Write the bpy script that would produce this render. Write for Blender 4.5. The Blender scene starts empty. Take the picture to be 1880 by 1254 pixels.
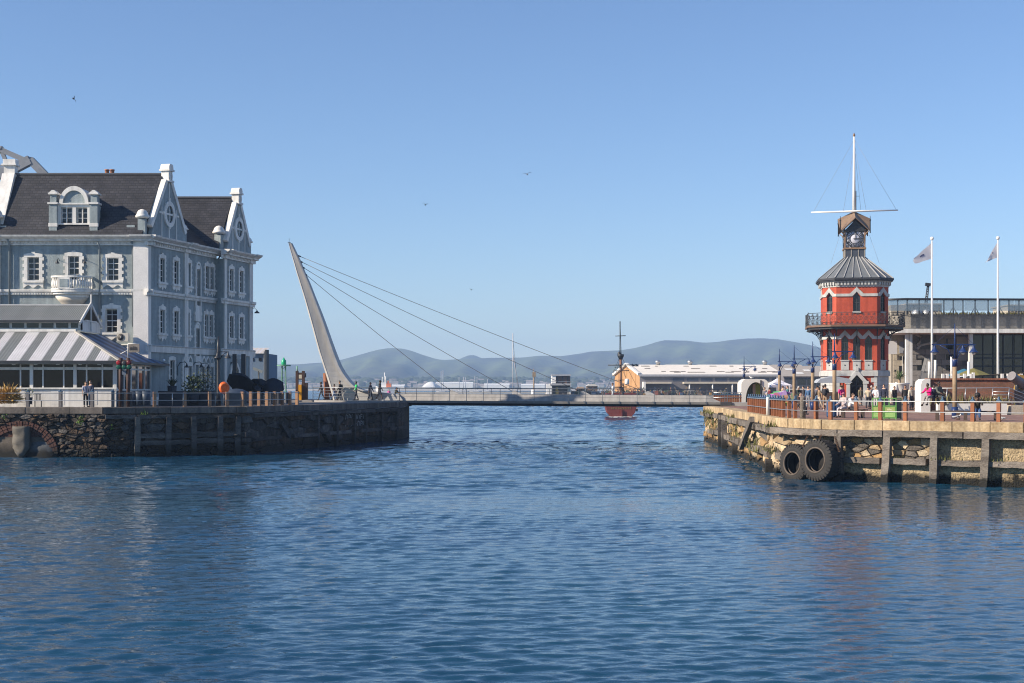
import bpy, math, random
import numpy as np
from mathutils import Vector, Matrix

# ------------------------------------------------------------------ camera
C = bpy.context.scene.collection
SC = bpy.context.scene
F, CX, HY, EYE = 2611.1, 940.0, 712.0, 4.5
cam_d = bpy.data.cameras.new("camera")
cam = bpy.data.objects.new("camera", cam_d)
C.objects.link(cam)
cam.location = (0, 0, EYE)
cam.rotation_euler = (math.radians(90), 0, 0)
cam_d.lens, cam_d.sensor_width = 50.0, 36.0
cam_d.shift_y = (HY - 627.0) / 1880.0
cam_d.clip_start, cam_d.clip_end = 0.5, 30000
SC.camera = cam

# ------------------------------------------------------------------ sky, sun, exposure
SUN_AZ, SUN_EL = math.radians(71), math.radians(29)       # from behind the camera towards the left
sun_dir = Vector((-math.sin(SUN_AZ) * math.cos(SUN_EL), -math.cos(SUN_AZ) * math.cos(SUN_EL), math.sin(SUN_EL)))
world = bpy.data.worlds.new("World")
SC.world = world
world.use_nodes = True
wn = world.node_tree
bg = wn.nodes["Background"]
sky = wn.nodes.new("ShaderNodeTexSky")
sky.sky_type = 'NISHITA'
sky.sun_disc = False
sky.sun_elevation = SUN_EL
sky.sun_rotation = math.atan2(sun_dir.x, sun_dir.y)
sky.altitude, sky.air_density, sky.dust_density, sky.ozone_density = 0, 1.0, 0.0, 3.5
tint = wn.nodes.new('ShaderNodeVectorMath'); tint.operation = 'MULTIPLY'; tint.inputs[1].default_value = (.90, .96, 1.10)   # a slightly violet winter sky
wn.links.new(sky.outputs[0], tint.inputs[0]); wn.links.new(tint.outputs[0], bg.inputs[0])
bg.inputs[1].default_value = 0.083
sun_l = bpy.data.lights.new("sun", 'SUN')
sun_l.energy, sun_l.angle, sun_l.color = 5.0, math.radians(0.53), (1.0, 0.87, 0.70)
sun_o = bpy.data.objects.new("sun", sun_l)
C.objects.link(sun_o)
sun_o.location = (-60, -40, 80)
sun_o.rotation_euler = sun_dir.to_track_quat('Z', 'Y').to_euler()
SC.view_settings.view_transform = 'Standard'
SC.view_settings.look = 'None'
SC.view_settings.gamma = 1
SC.view_settings.use_curve_mapping = False
SC.view_settings.exposure = 0.72
SC.cycles.use_denoising = True
SC.cycles.max_bounces = 6
SC.cycles.pixel_filter_type = 'BLACKMAN_HARRIS'
SC.cycles.filter_width = 1.1
SC.cycles.volume_bounces = 0
SC.cycles.caustics_reflective = False
SC.cycles.caustics_refractive = False

# ------------------------------------------------------------------ helpers
random.seed(11)
R = random.Random(5)
PI = math.pi
def P(px, py, Y):                       # a point of the place seen at photo pixel (px, py), Y metres away
    return Vector(((px - CX) / F * Y, Y, EYE + (HY - py) / F * Y))
def X_(px, Y): return (px - CX) / F * Y
def Z_(py, Y): return EYE + (HY - py) / F * Y
def T(x=0, y=0, z=0): return Matrix.Translation((x, y, z))
def RZ(a): return Matrix.Rotation(a, 4, 'Z')
def RX(a): return Matrix.Rotation(a, 4, 'X')
def RY(a): return Matrix.Rotation(a, 4, 'Y')
def S3(x, y, z): return Matrix.Diagonal((x, y, z, 1))
def WM(o):
    m = o.matrix_basis.copy()
    while o.parent:
        o = o.parent
        m = o.matrix_basis @ m
    return m
def tag(o, label=None, cat=None, group=None, kind=None):
    if label: o['label'] = label
    if cat: o['category'] = cat
    if group: o['group'] = group
    if kind: o['kind'] = kind
    return o
def thing(name, label, cat, loc, group=None, rz=0):
    o = bpy.data.objects.new(name, None)
    C.objects.link(o)
    o.empty_display_size = 0.2
    o.matrix_basis = T(*loc) @ RZ(rz)
    return tag(o, label, cat, group)
def inst(mesh, name, parent=None, M=None):
    o = bpy.data.objects.new(name, mesh)
    C.objects.link(o)
    M = M or Matrix()
    if parent:
        o.parent = parent
        o.matrix_basis = WM(parent).inverted() @ M
    else:
        o.matrix_basis = M
    return o
def kids(o): return [c for c in KIDS.get(o.name, ())]
KIDS = {}
def copy_tree(o, M=None, parent=None, label=None):
    c = o.copy()
    C.objects.link(c)
    c.parent = parent
    if M is not None: c.matrix_basis = M
    if label: c['label'] = label
    for ch in o.children: copy_tree(ch, None, c)
    return c
class MB:
    """collects shapes and links them as ONE mesh object"""
    def __init__(s): s.v, s.f, s.smooth = [], [], []
    def add(s, vs, fs, sm=False, M=None):
        b = len(s.v)
        s.v += [tuple(M @ Vector(v)) if M else tuple(v) for v in vs]
        for f in fs:
            s.f.append([b + i for i in f]); s.smooth.append(sm)
        return s
    def box(s, x0, x1, y0, y1, z0, z1, M=None):
        vs = [(x, y, z) for z in (z0, z1) for y in (y0, y1) for x in (x0, x1)]
        return s.add(vs, [(0, 2, 3, 1), (4, 5, 7, 6), (0, 1, 5, 4), (1, 3, 7, 5), (3, 2, 6, 7), (2, 0, 4, 6)], M=M)
    def ring(s, c, ax, r, n, ry=None, up=None):
        ax = Vector(ax).normalized()
        up = Vector(up) if up else (Vector((0, 0, 1)) if abs(ax.z) < .95 else Vector((0, 1, 0)))
        u = up.cross(ax).normalized(); w = ax.cross(u)
        ry = r if ry is None else ry
        return [Vector(c) + u * (r * math.cos(2 * PI * i / n)) + w * (ry * math.sin(2 * PI * i / n)) for i in range(n)]
    def tube(s, pts, r, n=6, r1=None, sm=True, caps=True, M=None):
        pts = [Vector(p) for p in pts]
        k = len(pts); vs, fs = [], []
        for i, p in enumerate(pts):
            a = pts[min(i + 1, k - 1)] - pts[max(i - 1, 0)]
            rr = r[i] if isinstance(r, (list, tuple)) else (r if r1 is None else r + (r1 - r) * i / (k - 1))
            vs += s.ring(p, a, rr, n)
        for i in range(k - 1):
            for j in range(n):
                a, b = i * n + j, i * n + (j + 1) % n
                fs.append((a, b, b + n, a + n))
        s.add(vs, fs, sm, M)
        if caps:
            b = len(s.v) - k * n
            s.f.append([b + i for i in reversed(range(n))]); s.smooth.append(False)
            s.f.append([b + (k - 1) * n + i for i in range(n)]); s.smooth.append(False)
        return s
    def bar(s, p, q, w, h=None, up=(0, 0, 1)):      # rectangular bar from p to q
        p, q = Vector(p), Vector(q); h = h or w
        a = (q - p).normalized(); up = Vector(up)
        if abs(a.dot(up)) > .98: up = Vector((0, 1, 0))
        u = a.cross(up).normalized() * (w / 2); t = u.cross(a).normalized() * (h / 2)
        vs = [p - u - t, p + u - t, p + u + t, p - u + t, q - u - t, q + u - t, q + u + t, q - u + t]
        return s.add(vs, [(0, 1, 2, 3), (7, 6, 5, 4), (0, 4, 5, 1), (1, 5, 6, 2), (2, 6, 7, 3), (3, 7, 4, 0)])
    def lathe(s, prof, c=(0, 0, 0), n=12, sm=True, a0=0.0, M=None, cap=True, arc=2 * PI):
        full = abs(arc - 2 * PI) < 1e-6
        vs, fs = [], []
        m = n if full else n + 1
        for (r, z) in prof:
            for j in range(m):
                a = a0 + arc * j / n
                vs.append((c[0] + r * math.cos(a), c[1] + r * math.sin(a), c[2] + z))
        for i in range(len(prof) - 1):
            for j in range(n):
                b = (j + 1) % m
                fs.append((i * m + j, i * m + b, (i + 1) * m + b, (i + 1) * m + j))
        s.add(vs, fs, sm, M)
        if cap:
            b = len(s.v) - len(prof) * m
            s.f.append([b + i for i in reversed(range(m))]); s.smooth.append(False)
            s.f.append([b + (len(prof) - 1) * m + i for i in range(m)]); s.smooth.append(False)
        return s
    def prism(s, poly, y0, y1, M=None):              # polygon in (x, z) pushed from y0 to y1
        n = len(poly)
        vs = [(x, y0, z) for x, z in poly] + [(x, y1, z) for x, z in poly]
        ar = sum(poly[i][0] * poly[(i + 1) % n][1] - poly[(i + 1) % n][0] * poly[i][1] for i in range(n))
        fs = [list(range(n)), list(reversed(range(n, 2 * n)))] + [(i, i + n, (i + 1) % n + n, (i + 1) % n) for i in range(n)]
        if ar < 0: fs = [list(reversed(f)) for f in fs]
        return s.add(vs, fs, M=M)
    def slab(s, poly, z0, z1, M=None):               # plan polygon in (x, y) from z0 to z1
        n = len(poly)
        vs = [(x, y, z0) for x, y in poly] + [(x, y, z1) for x, y in poly]
        ar = sum(poly[i][0] * poly[(i + 1) % n][1] - poly[(i + 1) % n][0] * poly[i][1] for i in range(n))
        fs = [list(reversed(range(n))), list(range(n, 2 * n))] + [(i, (i + 1) % n, (i + 1) % n + n, i + n) for i in range(n)]
        if ar < 0: fs = [list(reversed(f)) for f in fs]
        return s.add(vs, fs, M=M)
    def loft(s, polys, sm=False, cap=True, closed=True):  # list of rings of 3-D points
        n = len(polys[0]); vs = [Vector(p) for r in polys for p in r]; fs = []
        for i in range(len(polys) - 1):
            for j in range(n if closed else n - 1):
                b = (j + 1) % n
                fs.append((i * n + j, i * n + b, (i + 1) * n + b, (i + 1) * n + j))
        if cap and closed:
            fs.append(list(reversed(range(n)))); fs.append([(len(polys) - 1) * n + i for i in range(n)])
        return s.add(vs, fs, sm)
    def ball(s, c, rx, ry=None, rz=None, n=10, m=6, M=None):
        ry = rx if ry is None else ry; rz = rx if rz is None else rz
        vs = [(c[0], c[1], c[2] - rz)]; fs = []
        for i in range(1, m):
            t = -PI / 2 + PI * i / m
            for j in range(n):
                a = 2 * PI * j / n
                vs.append((c[0] + rx * math.cos(t) * math.cos(a), c[1] + ry * math.cos(t) * math.sin(a), c[2] + rz * math.sin(t)))
        vs.append((c[0], c[1], c[2] + rz)); k = len(vs) - 1
        for j in range(n):
            b = (j + 1) % n
            fs.append((0, 1 + b, 1 + j)); fs.append((k, k - n + j, k - n + b))
            for i in range(m - 2):
                fs.append((1 + i * n + j, 1 + i * n + b, 1 + (i + 1) * n + b, 1 + (i + 1) * n + j))
        return s.add(vs, fs, True, M)
    def torus(s, c, ax, R_, r, n=20, m=8, M=None):
        ctr = s.ring(c, ax, R_, n); ax = Vector(ax).normalized(); vs, fs = [], []
        for p in ctr:
            d = (p - Vector(c)).normalized()
            for j in range(m):
                a = 2 * PI * j / m
                vs.append(p + d * (r * math.cos(a)) + ax * (r * math.sin(a)))
        for i in range(n):
            for j in range(m):
                i2, j2 = (i + 1) % n, (j + 1) % m
                fs.append((i * m + j, i2 * m + j, i2 * m + j2, i * m + j2))
        return s.add(vs, fs, True, M)
    def mesh(s, name, m):
        me = bpy.data.meshes.new(name)
        me.from_pydata([tuple(v) for v in s.v], [], s.f)
        me.polygons.foreach_set("use_smooth", s.smooth)
        if m: me.materials.append(m)
        me.update()
        return me
    def build(s, name, m, parent=None, M=None):
        """without M the shapes are in world coordinates; the object's origin goes to their base"""
        if M is None:
            a = np.array([tuple(v) for v in s.v])
            lo, hi = a.min(0), a.max(0)
            o = Vector(((lo[0] + hi[0]) / 2, (lo[1] + hi[1]) / 2, lo[2]))
            s.v = [tuple(Vector(v) - o) for v in s.v]
            M = T(*o)
        return inst(s.mesh(name, m), name, parent, M)

# ------------------------------------------------------------------ materials
MATS = {}
def mat(name, col, rough=0.65, var=0.12, scale=2.0, bump=0.0, bscale=15.0, metal=0.0, spec=0.4, col2=None, rnd=0.0, fine=0.35, stretch=(1, 1, 1), thr=None, bdist=0.02, tide=0.0, streak=0.0):
    """paint, stone or metal with uneven colour; col2 adds stains, rnd gives every object its own tone"""
    if name in MATS: return MATS[name]
    m = bpy.data.materials.new(name); m.use_nodes = True
    nt = m.node_tree; N, L = nt.nodes, nt.links
    b = N["Principled BSDF"]
    geo = N.new("ShaderNodeNewGeometry")
    mp = N.new("ShaderNodeMapping"); mp.inputs['Scale'].default_value = stretch
    L.new(geo.outputs['Position'], mp.inputs[0])
    n1 = N.new("ShaderNodeTexNoise"); n1.inputs['Scale'].default_value = scale; n1.inputs['Detail'].default_value = 6; n1.inputs['Roughness'].default_value = .65
    L.new(mp.outputs[0], n1.inputs['Vector'])
    n2 = N.new("ShaderNodeTexNoise"); n2.inputs['Scale'].default_value = scale * 9; n2.inputs['Detail'].default_value = 3
    L.new(mp.outputs[0], n2.inputs['Vector'])
    ma = N.new("ShaderNodeMath"); ma.operation = 'MULTIPLY_ADD'
    L.new(n2.outputs[0], ma.inputs[0]); ma.inputs[1].default_value = fine
    mb = N.new("ShaderNodeMath"); mb.operation = 'MULTIPLY'; L.new(n1.outputs[0], mb.inputs[0]); mb.inputs[1].default_value = 1 - fine
    L.new(mb.outputs[0], ma.inputs[2])
    cr = N.new("ShaderNodeValToRGB"); L.new(ma.outputs[0], cr.inputs[0])
    c2 = col2 or tuple(c * (1 - var) for c in col)
    c1 = tuple(min(1, c * (1 + (0 if col2 else var))) for c in col)
    lo, hi = thr or (.36, .64)
    cr.color_ramp.elements[0].position = lo; cr.color_ramp.elements[1].position = hi
    cr.color_ramp.elements[0].color = (*c2, 1); cr.color_ramp.elements[1].color = (*c1, 1)
    out = cr.outputs[0]
    if rnd:
        oi = N.new("ShaderNodeObjectInfo")
        mr = N.new("ShaderNodeMapRange"); L.new(oi.outputs['Random'], mr.inputs[0])
        mr.inputs['To Min'].default_value = 1 - rnd; mr.inputs['To Max'].default_value = 1 + rnd
        vm = N.new("ShaderNodeVectorMath"); vm.operation = 'SCALE'
        L.new(out, vm.inputs[0]); L.new(mr.outputs[0], vm.inputs['Scale'])
        out = vm.outputs[0]
    if streak or tide:
        sp = N.new("ShaderNodeSeparateXYZ"); L.new(geo.outputs['Position'], sp.inputs[0])
    if streak:                                       # rain streaks running down the face
        ms = N.new("ShaderNodeMapping"); ms.inputs['Scale'].default_value = (2.6, 2.6, .22); L.new(geo.outputs['Position'], ms.inputs[0])
        ns = N.new("ShaderNodeTexNoise"); ns.inputs['Scale'].default_value = 1; ns.inputs['Detail'].default_value = 5; L.new(ms.outputs[0], ns.inputs['Vector'])
        mrs = N.new("ShaderNodeMapRange"); L.new(ns.outputs[0], mrs.inputs[0]); mrs.inputs['From Min'].default_value = .38; mrs.inputs['From Max'].default_value = .62
        mrs.inputs['To Min'].default_value = 1 - streak; mrs.inputs['To Max'].default_value = 1 + streak * .4
        vs_ = N.new("ShaderNodeVectorMath"); vs_.operation = 'SCALE'; L.new(out, vs_.inputs[0]); L.new(mrs.outputs[0], vs_.inputs['Scale']); out = vs_.outputs[0]
    if tide:                                         # wet, weed-dark tidal zone above the water
        at_ = N.new("ShaderNodeMath"); at_.operation = 'MULTIPLY_ADD'; L.new(n1.outputs[0], at_.inputs[0]); at_.inputs[1].default_value = -1.1; L.new(sp.outputs['Z'], at_.inputs[2])
        mrt = N.new("ShaderNodeMapRange"); L.new(at_.outputs[0], mrt.inputs[0]); mrt.inputs['From Min'].default_value = -.25; mrt.inputs['From Max'].default_value = tide - .5
        mx = N.new("ShaderNodeMix"); mx.data_type = 'RGBA'; L.new(mrt.outputs[0], mx.inputs[0]); mx.inputs[6].default_value = (.014, .013, .010, 1); L.new(out, mx.inputs[7]); out = mx.outputs[2]
    L.new(out, b.inputs['Base Color'])
    b.inputs['Roughness'].default_value = rough
    b.inputs['Metallic'].default_value = metal
    b.inputs['Specular IOR Level'].default_value = spec
    if bump:
        n3 = N.new("ShaderNodeTexNoise"); n3.inputs['Scale'].default_value = bscale; n3.inputs['Detail'].default_value = 4
        L.new(mp.outputs[0], n3.inputs['Vector'])
        bp = N.new("ShaderNodeBump"); bp.inputs['Strength'].default_value = bump; bp.inputs['Distance'].default_value = bdist
        L.new(n3.outputs[0], bp.inputs['Height']); L.new(bp.outputs[0], b.inputs['Normal'])
    MATS[name] = m
    return m
def mat_courses(name, c1, c2, cm, bw, bh, axis='X', rough=.8, mortar=.01, bump=.4, offset=.5, var=.3):
    """slates or bricks too small to build singly: courses run along world X or Y, rows up Z"""
    if name in MATS: return MATS[name]
    m = bpy.data.materials.new(name); m.use_nodes = True
    nt = m.node_tree; N, L = nt.nodes, nt.links; b = N["Principled BSDF"]
    geo = N.new("ShaderNodeNewGeometry"); sp = N.new("ShaderNodeSeparateXYZ"); L.new(geo.outputs['Position'], sp.inputs[0])
    cb = N.new("ShaderNodeCombineXYZ"); L.new(sp.outputs[axis], cb.inputs[0]); L.new(sp.outputs['Z'], cb.inputs[1])
    br = N.new("ShaderNodeTexBrick"); L.new(cb.outputs[0], br.inputs['Vector'])
    br.inputs['Color1'].default_value = (*c1, 1); br.inputs['Color2'].default_value = (*c2, 1); br.inputs['Mortar'].default_value = (*cm, 1)
    br.inputs['Scale'].default_value = 1; br.inputs['Brick Width'].default_value = bw; br.inputs['Row Height'].default_value = bh
    br.inputs['Mortar Size'].default_value = mortar; br.inputs['Mortar Smooth'].default_value = .2; br.offset = offset
    nz = N.new("ShaderNodeTexNoise"); nz.inputs['Scale'].default_value = 1.1; nz.inputs['Detail'].default_value = 8; L.new(geo.outputs['Position'], nz.inputs['Vector'])
    mr = N.new("ShaderNodeMapRange"); L.new(nz.outputs[0], mr.inputs[0]); mr.inputs['From Min'].default_value = .3; mr.inputs['From Max'].default_value = .7
    mr.inputs['To Min'].default_value = 1 - var; mr.inputs['To Max'].default_value = 1 + var
    vm = N.new("ShaderNodeVectorMath"); vm.operation = 'SCALE'; L.new(br.outputs[0], vm.inputs[0]); L.new(mr.outputs[0], vm.inputs['Scale'])
    L.new(vm.outputs[0], b.inputs['Base Color']); b.inputs['Roughness'].default_value = rough
    bp = N.new("ShaderNodeBump"); bp.inputs['Strength'].default_value = bump; bp.inputs['Distance'].default_value = .02; bp.invert = True
    L.new(br.outputs['Fac'], bp.inputs['Height']); L.new(bp.outputs[0], b.inputs['Normal'])
    MATS[name] = m
    return m

WHITE = mat("white_trim_paint", (.74, .72, .68), .55, .08, 1.3, .3, 30, streak=.16)
BLUEWALL = mat("blue_grey_render", (.285, .332, .345), .8, .16, .5, .8, 14, bdist=.03, streak=.17)
SLATE_X = mat_courses("slate_along_x", (.040, .039, .044), (.022, .022, .027), (.009, .009, .011), .34, .21, 'X', .55, .022, .9, var=.4)
SLATE_Y = mat_courses("slate_along_y", (.040, .039, .044), (.022, .022, .027), (.009, .009, .011), .34, .21, 'Y', .55, .022, .9, var=.4)
GLASS = mat("window_glass", (.018, .021, .026), .04, .3, .8, spec=.4)
GLASS_B = mat("dark_shop_glass", (.010, .010, .012), .05, .4, .9, spec=.2)
PIPE = mat("grey_pipe_paint", (.22, .25, .26), .5, .1, 2)
DARKM = mat("dark_iron", (.025, .027, .032), .45, .2, 4, spec=.5)
STEEL = mat("galvanised_steel", (.42, .43, .44), .35, .1, 3, metal=.7)
TERRA = mat("terracotta", (.38, .17, .10), .8, .15, 4)
WOODP = mat("reddish_brown_post", (.24, .085, .035), .7, .2, 3, .2, 30, rnd=.15)
WOODT = mat("weathered_timber", (.22, .19, .16), .85, .3, 1.2, .8, 10, rnd=.28, stretch=(1, 1, 3), bdist=.04, col2=(.09, .073, .06), thr=(.38, .60), tide=.4)
WOODL = mat("tan_timber", (.28, .20, .125), .75, .25, 2, .3, 20, rnd=.1)
BLUEP = mat("blue_lamp_paint", (.014, .034, .12), .4, .1, 3)
NAVYCAP = mat("slate_blue_cap", (.055, .11, .18), .5, .1, 3)
RED = mat("red_tower_paint", (.43, .072, .036), .7, .14, .8, .5, 14, streak=.16)
TGREY = mat("pale_grey_dressing", (.46, .465, .45), .7, .12, 1.2, .3, 20, streak=.15)
LEADG = mat("lead_grey_roof", (.165, .178, .19), .5, .15, 1.5, metal=.2)
# ------------------------------------------------------------------ people: shared posed meshes
POSE = {}
def skel(pose):
    h = {}
    def arm(sx, a1, a2, out=.05):                       # swing angles of upper arm and forearm, forward positive
        sh = Vector((sx * .175, 0, 1.42)); el = sh + Vector((sx * out, -math.sin(a1) * .28, -math.cos(a1) * .28))
        wr = el + Vector((0 if out < .2 else -sx * .12, -math.sin(a2) * .25, -math.cos(a2) * .25)); ha = wr + (wr - el).normalized() * .09
        return sh, el, wr, ha
    def leg(sx, a1, a2, hip_z=.92):
        hp = Vector((sx * .09, 0, hip_z)); kn = hp + Vector((sx * .015, -math.sin(a1) * .43, -math.cos(a1) * .43))
        an = kn + Vector((0, -math.sin(a2) * .40, -math.cos(a2) * .40)); to = an + Vector((sx * .02, -.15, -.05))
        return hp, kn, an, to
    P_ = {'walk': ((.45, .62), (-.40, -.1), (.42, .22), (-.30, -.62)), 'stroll': ((-.25, -.05), (.28, .6), (-.18, -.42), (.26, .12)),
          'stand': ((.05, .12), (-.03, .1), (.02, -.02), (-.03, -.04)), 'phone': ((.35, 1.9), (.1, .25), (.0, -.02), (.05, -.05)),
          'sit': ((.5, 1.25), (.45, 1.2), (1.45, .05), (1.5, .12)), 'sitlean': ((.8, 1.3), (.7, 1.5), (1.4, .35), (1.52, -.1))}[pose]
    lift = 0
    seat = pose.startswith('sit')
    lean = .32 if pose == 'sitlean' else (.08 if seat else (.05 if pose == 'walk' else 0))
    armsL, armsR = arm(-1, *P_[0], out=.05), arm(1, *P_[1], out=.05)
    legsL, legsR = leg(-1, *P_[2]), leg(1, *P_[3])
    def ln(v):
        k = max(0, v.z - .95); return Vector((v.x, v.y - k * math.sin(lean), v.z - k * (1 - math.cos(lean))))
    tor = [Vector((0, 0, .93)), Vector((0, 0, 1.10)), Vector((0, .0, 1.30)), Vector((0, 0, 1.44)), Vector((0, -.01, 1.52))]
    tor = [ln(v) for v in tor]; armsL = [ln(v) for v in armsL]; armsR = [ln(v) for v in armsR]
    head = ln(Vector((0, -.02, 1.63)))
    low = min(v.z for v in (*legsL, *legsR)) - .035
    mv = Vector((0, 0, -low))
    f = lambda L_: [v + mv for v in L_]
    return f(tor), f(armsL), f(armsR), f(legsL), f(legsR), head + mv
def skin_obj(chains, radii, sub=1):
    """one continuous skinned surface over joined chains; the first vertex is the root"""
    idx, vs, es, rs = {}, [], [], []
    def key(v): return tuple(round(c, 4) for c in v)
    for ch, rr in zip(chains, radii):
        prev = None
        for v, r_ in zip(ch, rr):
            k = key(v)
            if k not in idx: idx[k] = len(vs); vs.append(tuple(v)); rs.append(r_)
            if prev is not None: es.append((prev, idx[k]))
            prev = idx[k]
    me = bpy.data.meshes.new("figure"); me.from_pydata(vs, es, [])
    o = bpy.data.objects.new("figure", me); C.objects.link(o)
    o.modifiers.new("skin", 'SKIN'); md = o.modifiers.new("sub", 'SUBSURF'); md.levels = md.render_levels = sub
    if not me.skin_vertices: me.skin_vertices.new()
    for i, r_ in enumerate(rs): me.skin_vertices[0].data[i].radius = r_ if isinstance(r_, tuple) else (r_, r_)
    me.skin_vertices[0].data[0].use_root = True
    return o
_pending = []
for pose in ('walk', 'stroll', 'stand', 'phone', 'sit', 'sitlean'):
    t, aL, aR, lL, lR, hd = skel(pose)
    tr_ = [(.145, .105), (.125, .095), (.155, .105), (.115, .08), (.05, .05)]
    ar_ = [.062, .042, .032, .03]; lr_ = [.085, .062, .042, .035]
    def bodies(t, grow, arms, legs, torso, arm_n, leg_n):
        ch, rd = [], []
        g = lambda r_: tuple(x + grow for x in r_) if isinstance(r_, tuple) else r_ + grow
        if torso: ch.append(t[:torso]); rd.append([g(x) for x in tr_[:torso]])
        if arm_n:
            for a in arms: ch.append([t[3]] + list(a[:arm_n])); rd.append([g(tr_[3])] + [g(x) for x in ar_[:arm_n]])
        if leg_n:
            for l in legs: ch.append([t[0]] + list(l[:leg_n])); rd.append([g(tr_[0])] + [g(x) for x in lr_[:leg_n]])
        return ch, rd
    ob = {'body': skin_obj(*bodies(t, 0, (aL, aR), (lL, lR), 5, 4, 4)), 'top': skin_obj(*bodies(t, .022, (aL, aR), (), 4, 3, 0)),
          'tee': skin_obj(*bodies(t, .022, (aL, aR), (), 4, 2, 0)), 'trousers': skin_obj(*bodies(t, .016, (), (lL, lR), 2, 0, 3)), 'shorts': skin_obj(*bodies(t, .018, (), (lL, lR), 2, 0, 2))}
    _pending.append((pose, ob, hd, (aL, aR), (lL, lR)))
bpy.context.view_layer.update()
_dg = bpy.context.evaluated_depsgraph_get()
for pose, ob, hd, arms, legs in _pending:
    d = {'head': hd}
    for k, o in ob.items():
        me = bpy.data.meshes.new_from_object(o.evaluated_get(_dg))
        if k == 'body':                                  # head with its face, five fingers, on the same surface
            mb = MB()
            mb.v = [tuple(v.co) for v in me.vertices]; mb.f = [list(p.vertices) for p in me.polygons]; mb.smooth = [True] * len(mb.f)
            mb.ball(hd, .076, .095, .118, 10, 8)
            mb.ball(hd + Vector((0, -.098, -.015)), .013, .018, .022, 6, 4)
            for sx in (-1, 1): mb.ball(hd + Vector((sx * .078, .005, -.01)), .010, .022, .032, 6, 4)
            mb.tube([hd + Vector((0, .0, -.08)), hd + Vector((0, .01, -.20))], .048, 7)
            for a in arms:
                fw = (a[3] - a[2]).normalized(); sd = Vector((0, 1, 0)) if abs(fw.z) > .7 else Vector((1, 0, 0)); sd = (sd - fw * sd.dot(fw)).normalized()
                for q, ln_ in zip((-.027, -.009, .009, .027), (.065, .08, .076, .058)):
                    p0 = a[3] + sd * q; nrm = fw.cross(sd)
                    mb.tube([p0 - fw * .02, p0 + fw * ln_ * .5, p0 + fw * ln_ * .9 + nrm * .015], [.009, .008, .006], 5)
                mb.tube([a[2] + sd * .02 + fw * .02, a[2] + sd * .05 + fw * .06, a[2] + sd * .052 + fw * .09], [.011, .009, .007], 5)
            me = mb.mesh("body", None)
        else:
            me.name = k
            me.polygons.foreach_set("use_smooth", [True] * len(me.polygons))
        d[k] = me
    # shoes
    mb = MB()
    for l in legs: mb.ball((l[2] + l[3]) / 2 + Vector((0, -.0, -.02)), .05, .14, .052, 8, 5)
    d['shoes'] = mb.mesh("shoes", None)
    mb = MB(); mb.ball(hd + Vector((0, .014, .028)), .087, .098, .108, 10, 7); d['hair'] = mb.mesh("hair", None)
    mb = MB(); mb.ball(hd + Vector((0, .014, .028)), .089, .10, .108, 10, 7); mb.loft([[hd + Vector((math.cos(a) * r_, .05 + math.sin(a) * r_ * .5, z)) for a in np.linspace(0, 2 * PI, 9)[:-1]] for z, r_ in ((.05, .085), (-.08, .10), (-.2, .085), (-.32, .04))], True); d['long'] = mb.mesh("hair", None)
    mb = MB(); mb.ball(hd + Vector((0, .02, .05)), .15, .15, .14, 10, 7); d['afro'] = mb.mesh("hair", None)
    mb = MB(); mb.ball(hd + Vector((0, .008, .035)), .092, .105, .10, 10, 7); mb.lathe([(.0, 0), (.17, 0), (.17, .012), (0, .02)], hd + Vector((0, -.03, .05)), 12, cap=False); d['hat'] = mb.mesh("hat", None)
    mb = MB(); c = hd + Vector((0, .20, -.42)); mb.ball(c, .15, .10, .23, 10, 7); d['pack'] = mb.mesh("backpack", None)
    POSE[pose] = d
    for o in ob.values(): bpy.data.objects.remove(o)
def cmat(c, kind="cloth"):
    return mat(f"{kind}_{int(c[0]*999)}_{int(c[1]*999)}_{int(c[2]*999)}", c, .85 if kind == "cloth" else .6, .12, 6)
SKIN_T = {'l': (.55, .34, .24), 'm': (.34, .19, .12), 'd': (.10, .055, .035)}
HAIR_T = {'k': (.012, .010, .010), 'b': (.08, .045, .025), 'y': (.36, .25, .12), 'g': (.42, .40, .38)}
def person(label, loc, yaw, pose='stand', h=1.72, top=(.02, .02, .025), legs=(.03, .035, .05), hair='k', skin='m', sleeve='top', leg='trousers', cut='hair', pack=None, group="people out on the quays", hatc=None, shoes=(.03, .03, .03)):
    """yaw 0 faces the camera side, positive turns to the figure's left (picture right)"""
    d = POSE[pose]; k = h / 1.74
    t = thing("person", label, "person", loc, group, yaw)
    t.scale = (k * .96, k * .96, k); t.matrix_basis = T(*loc) @ RZ(yaw) @ S3(k * .96, k * .96, k)
    def part(mesh, name, c, kind="cloth"):
        o = bpy.data.objects.new(name, mesh); C.objects.link(o); o.parent = t
        if not mesh.materials: mesh.materials.append(None)
        o.material_slots[0].link = 'OBJECT'; o.material_slots[0].material = cmat(c, kind)
    part(d['body'], "body", SKIN_T[skin], "skin"); part(d[sleeve], "jacket" if sleeve == 'top' else "shirt", top)
    part(d[leg], leg, legs); part(d['shoes'], "shoes", shoes)
    if cut == 'hat': part(d['hat'], "hat", hatc or (.5, .45, .35))
    else: part(d[cut], "hair", HAIR_T[hair], "hair")
    if pack: part(d['pack'], "backpack", pack)
    return t
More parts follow.
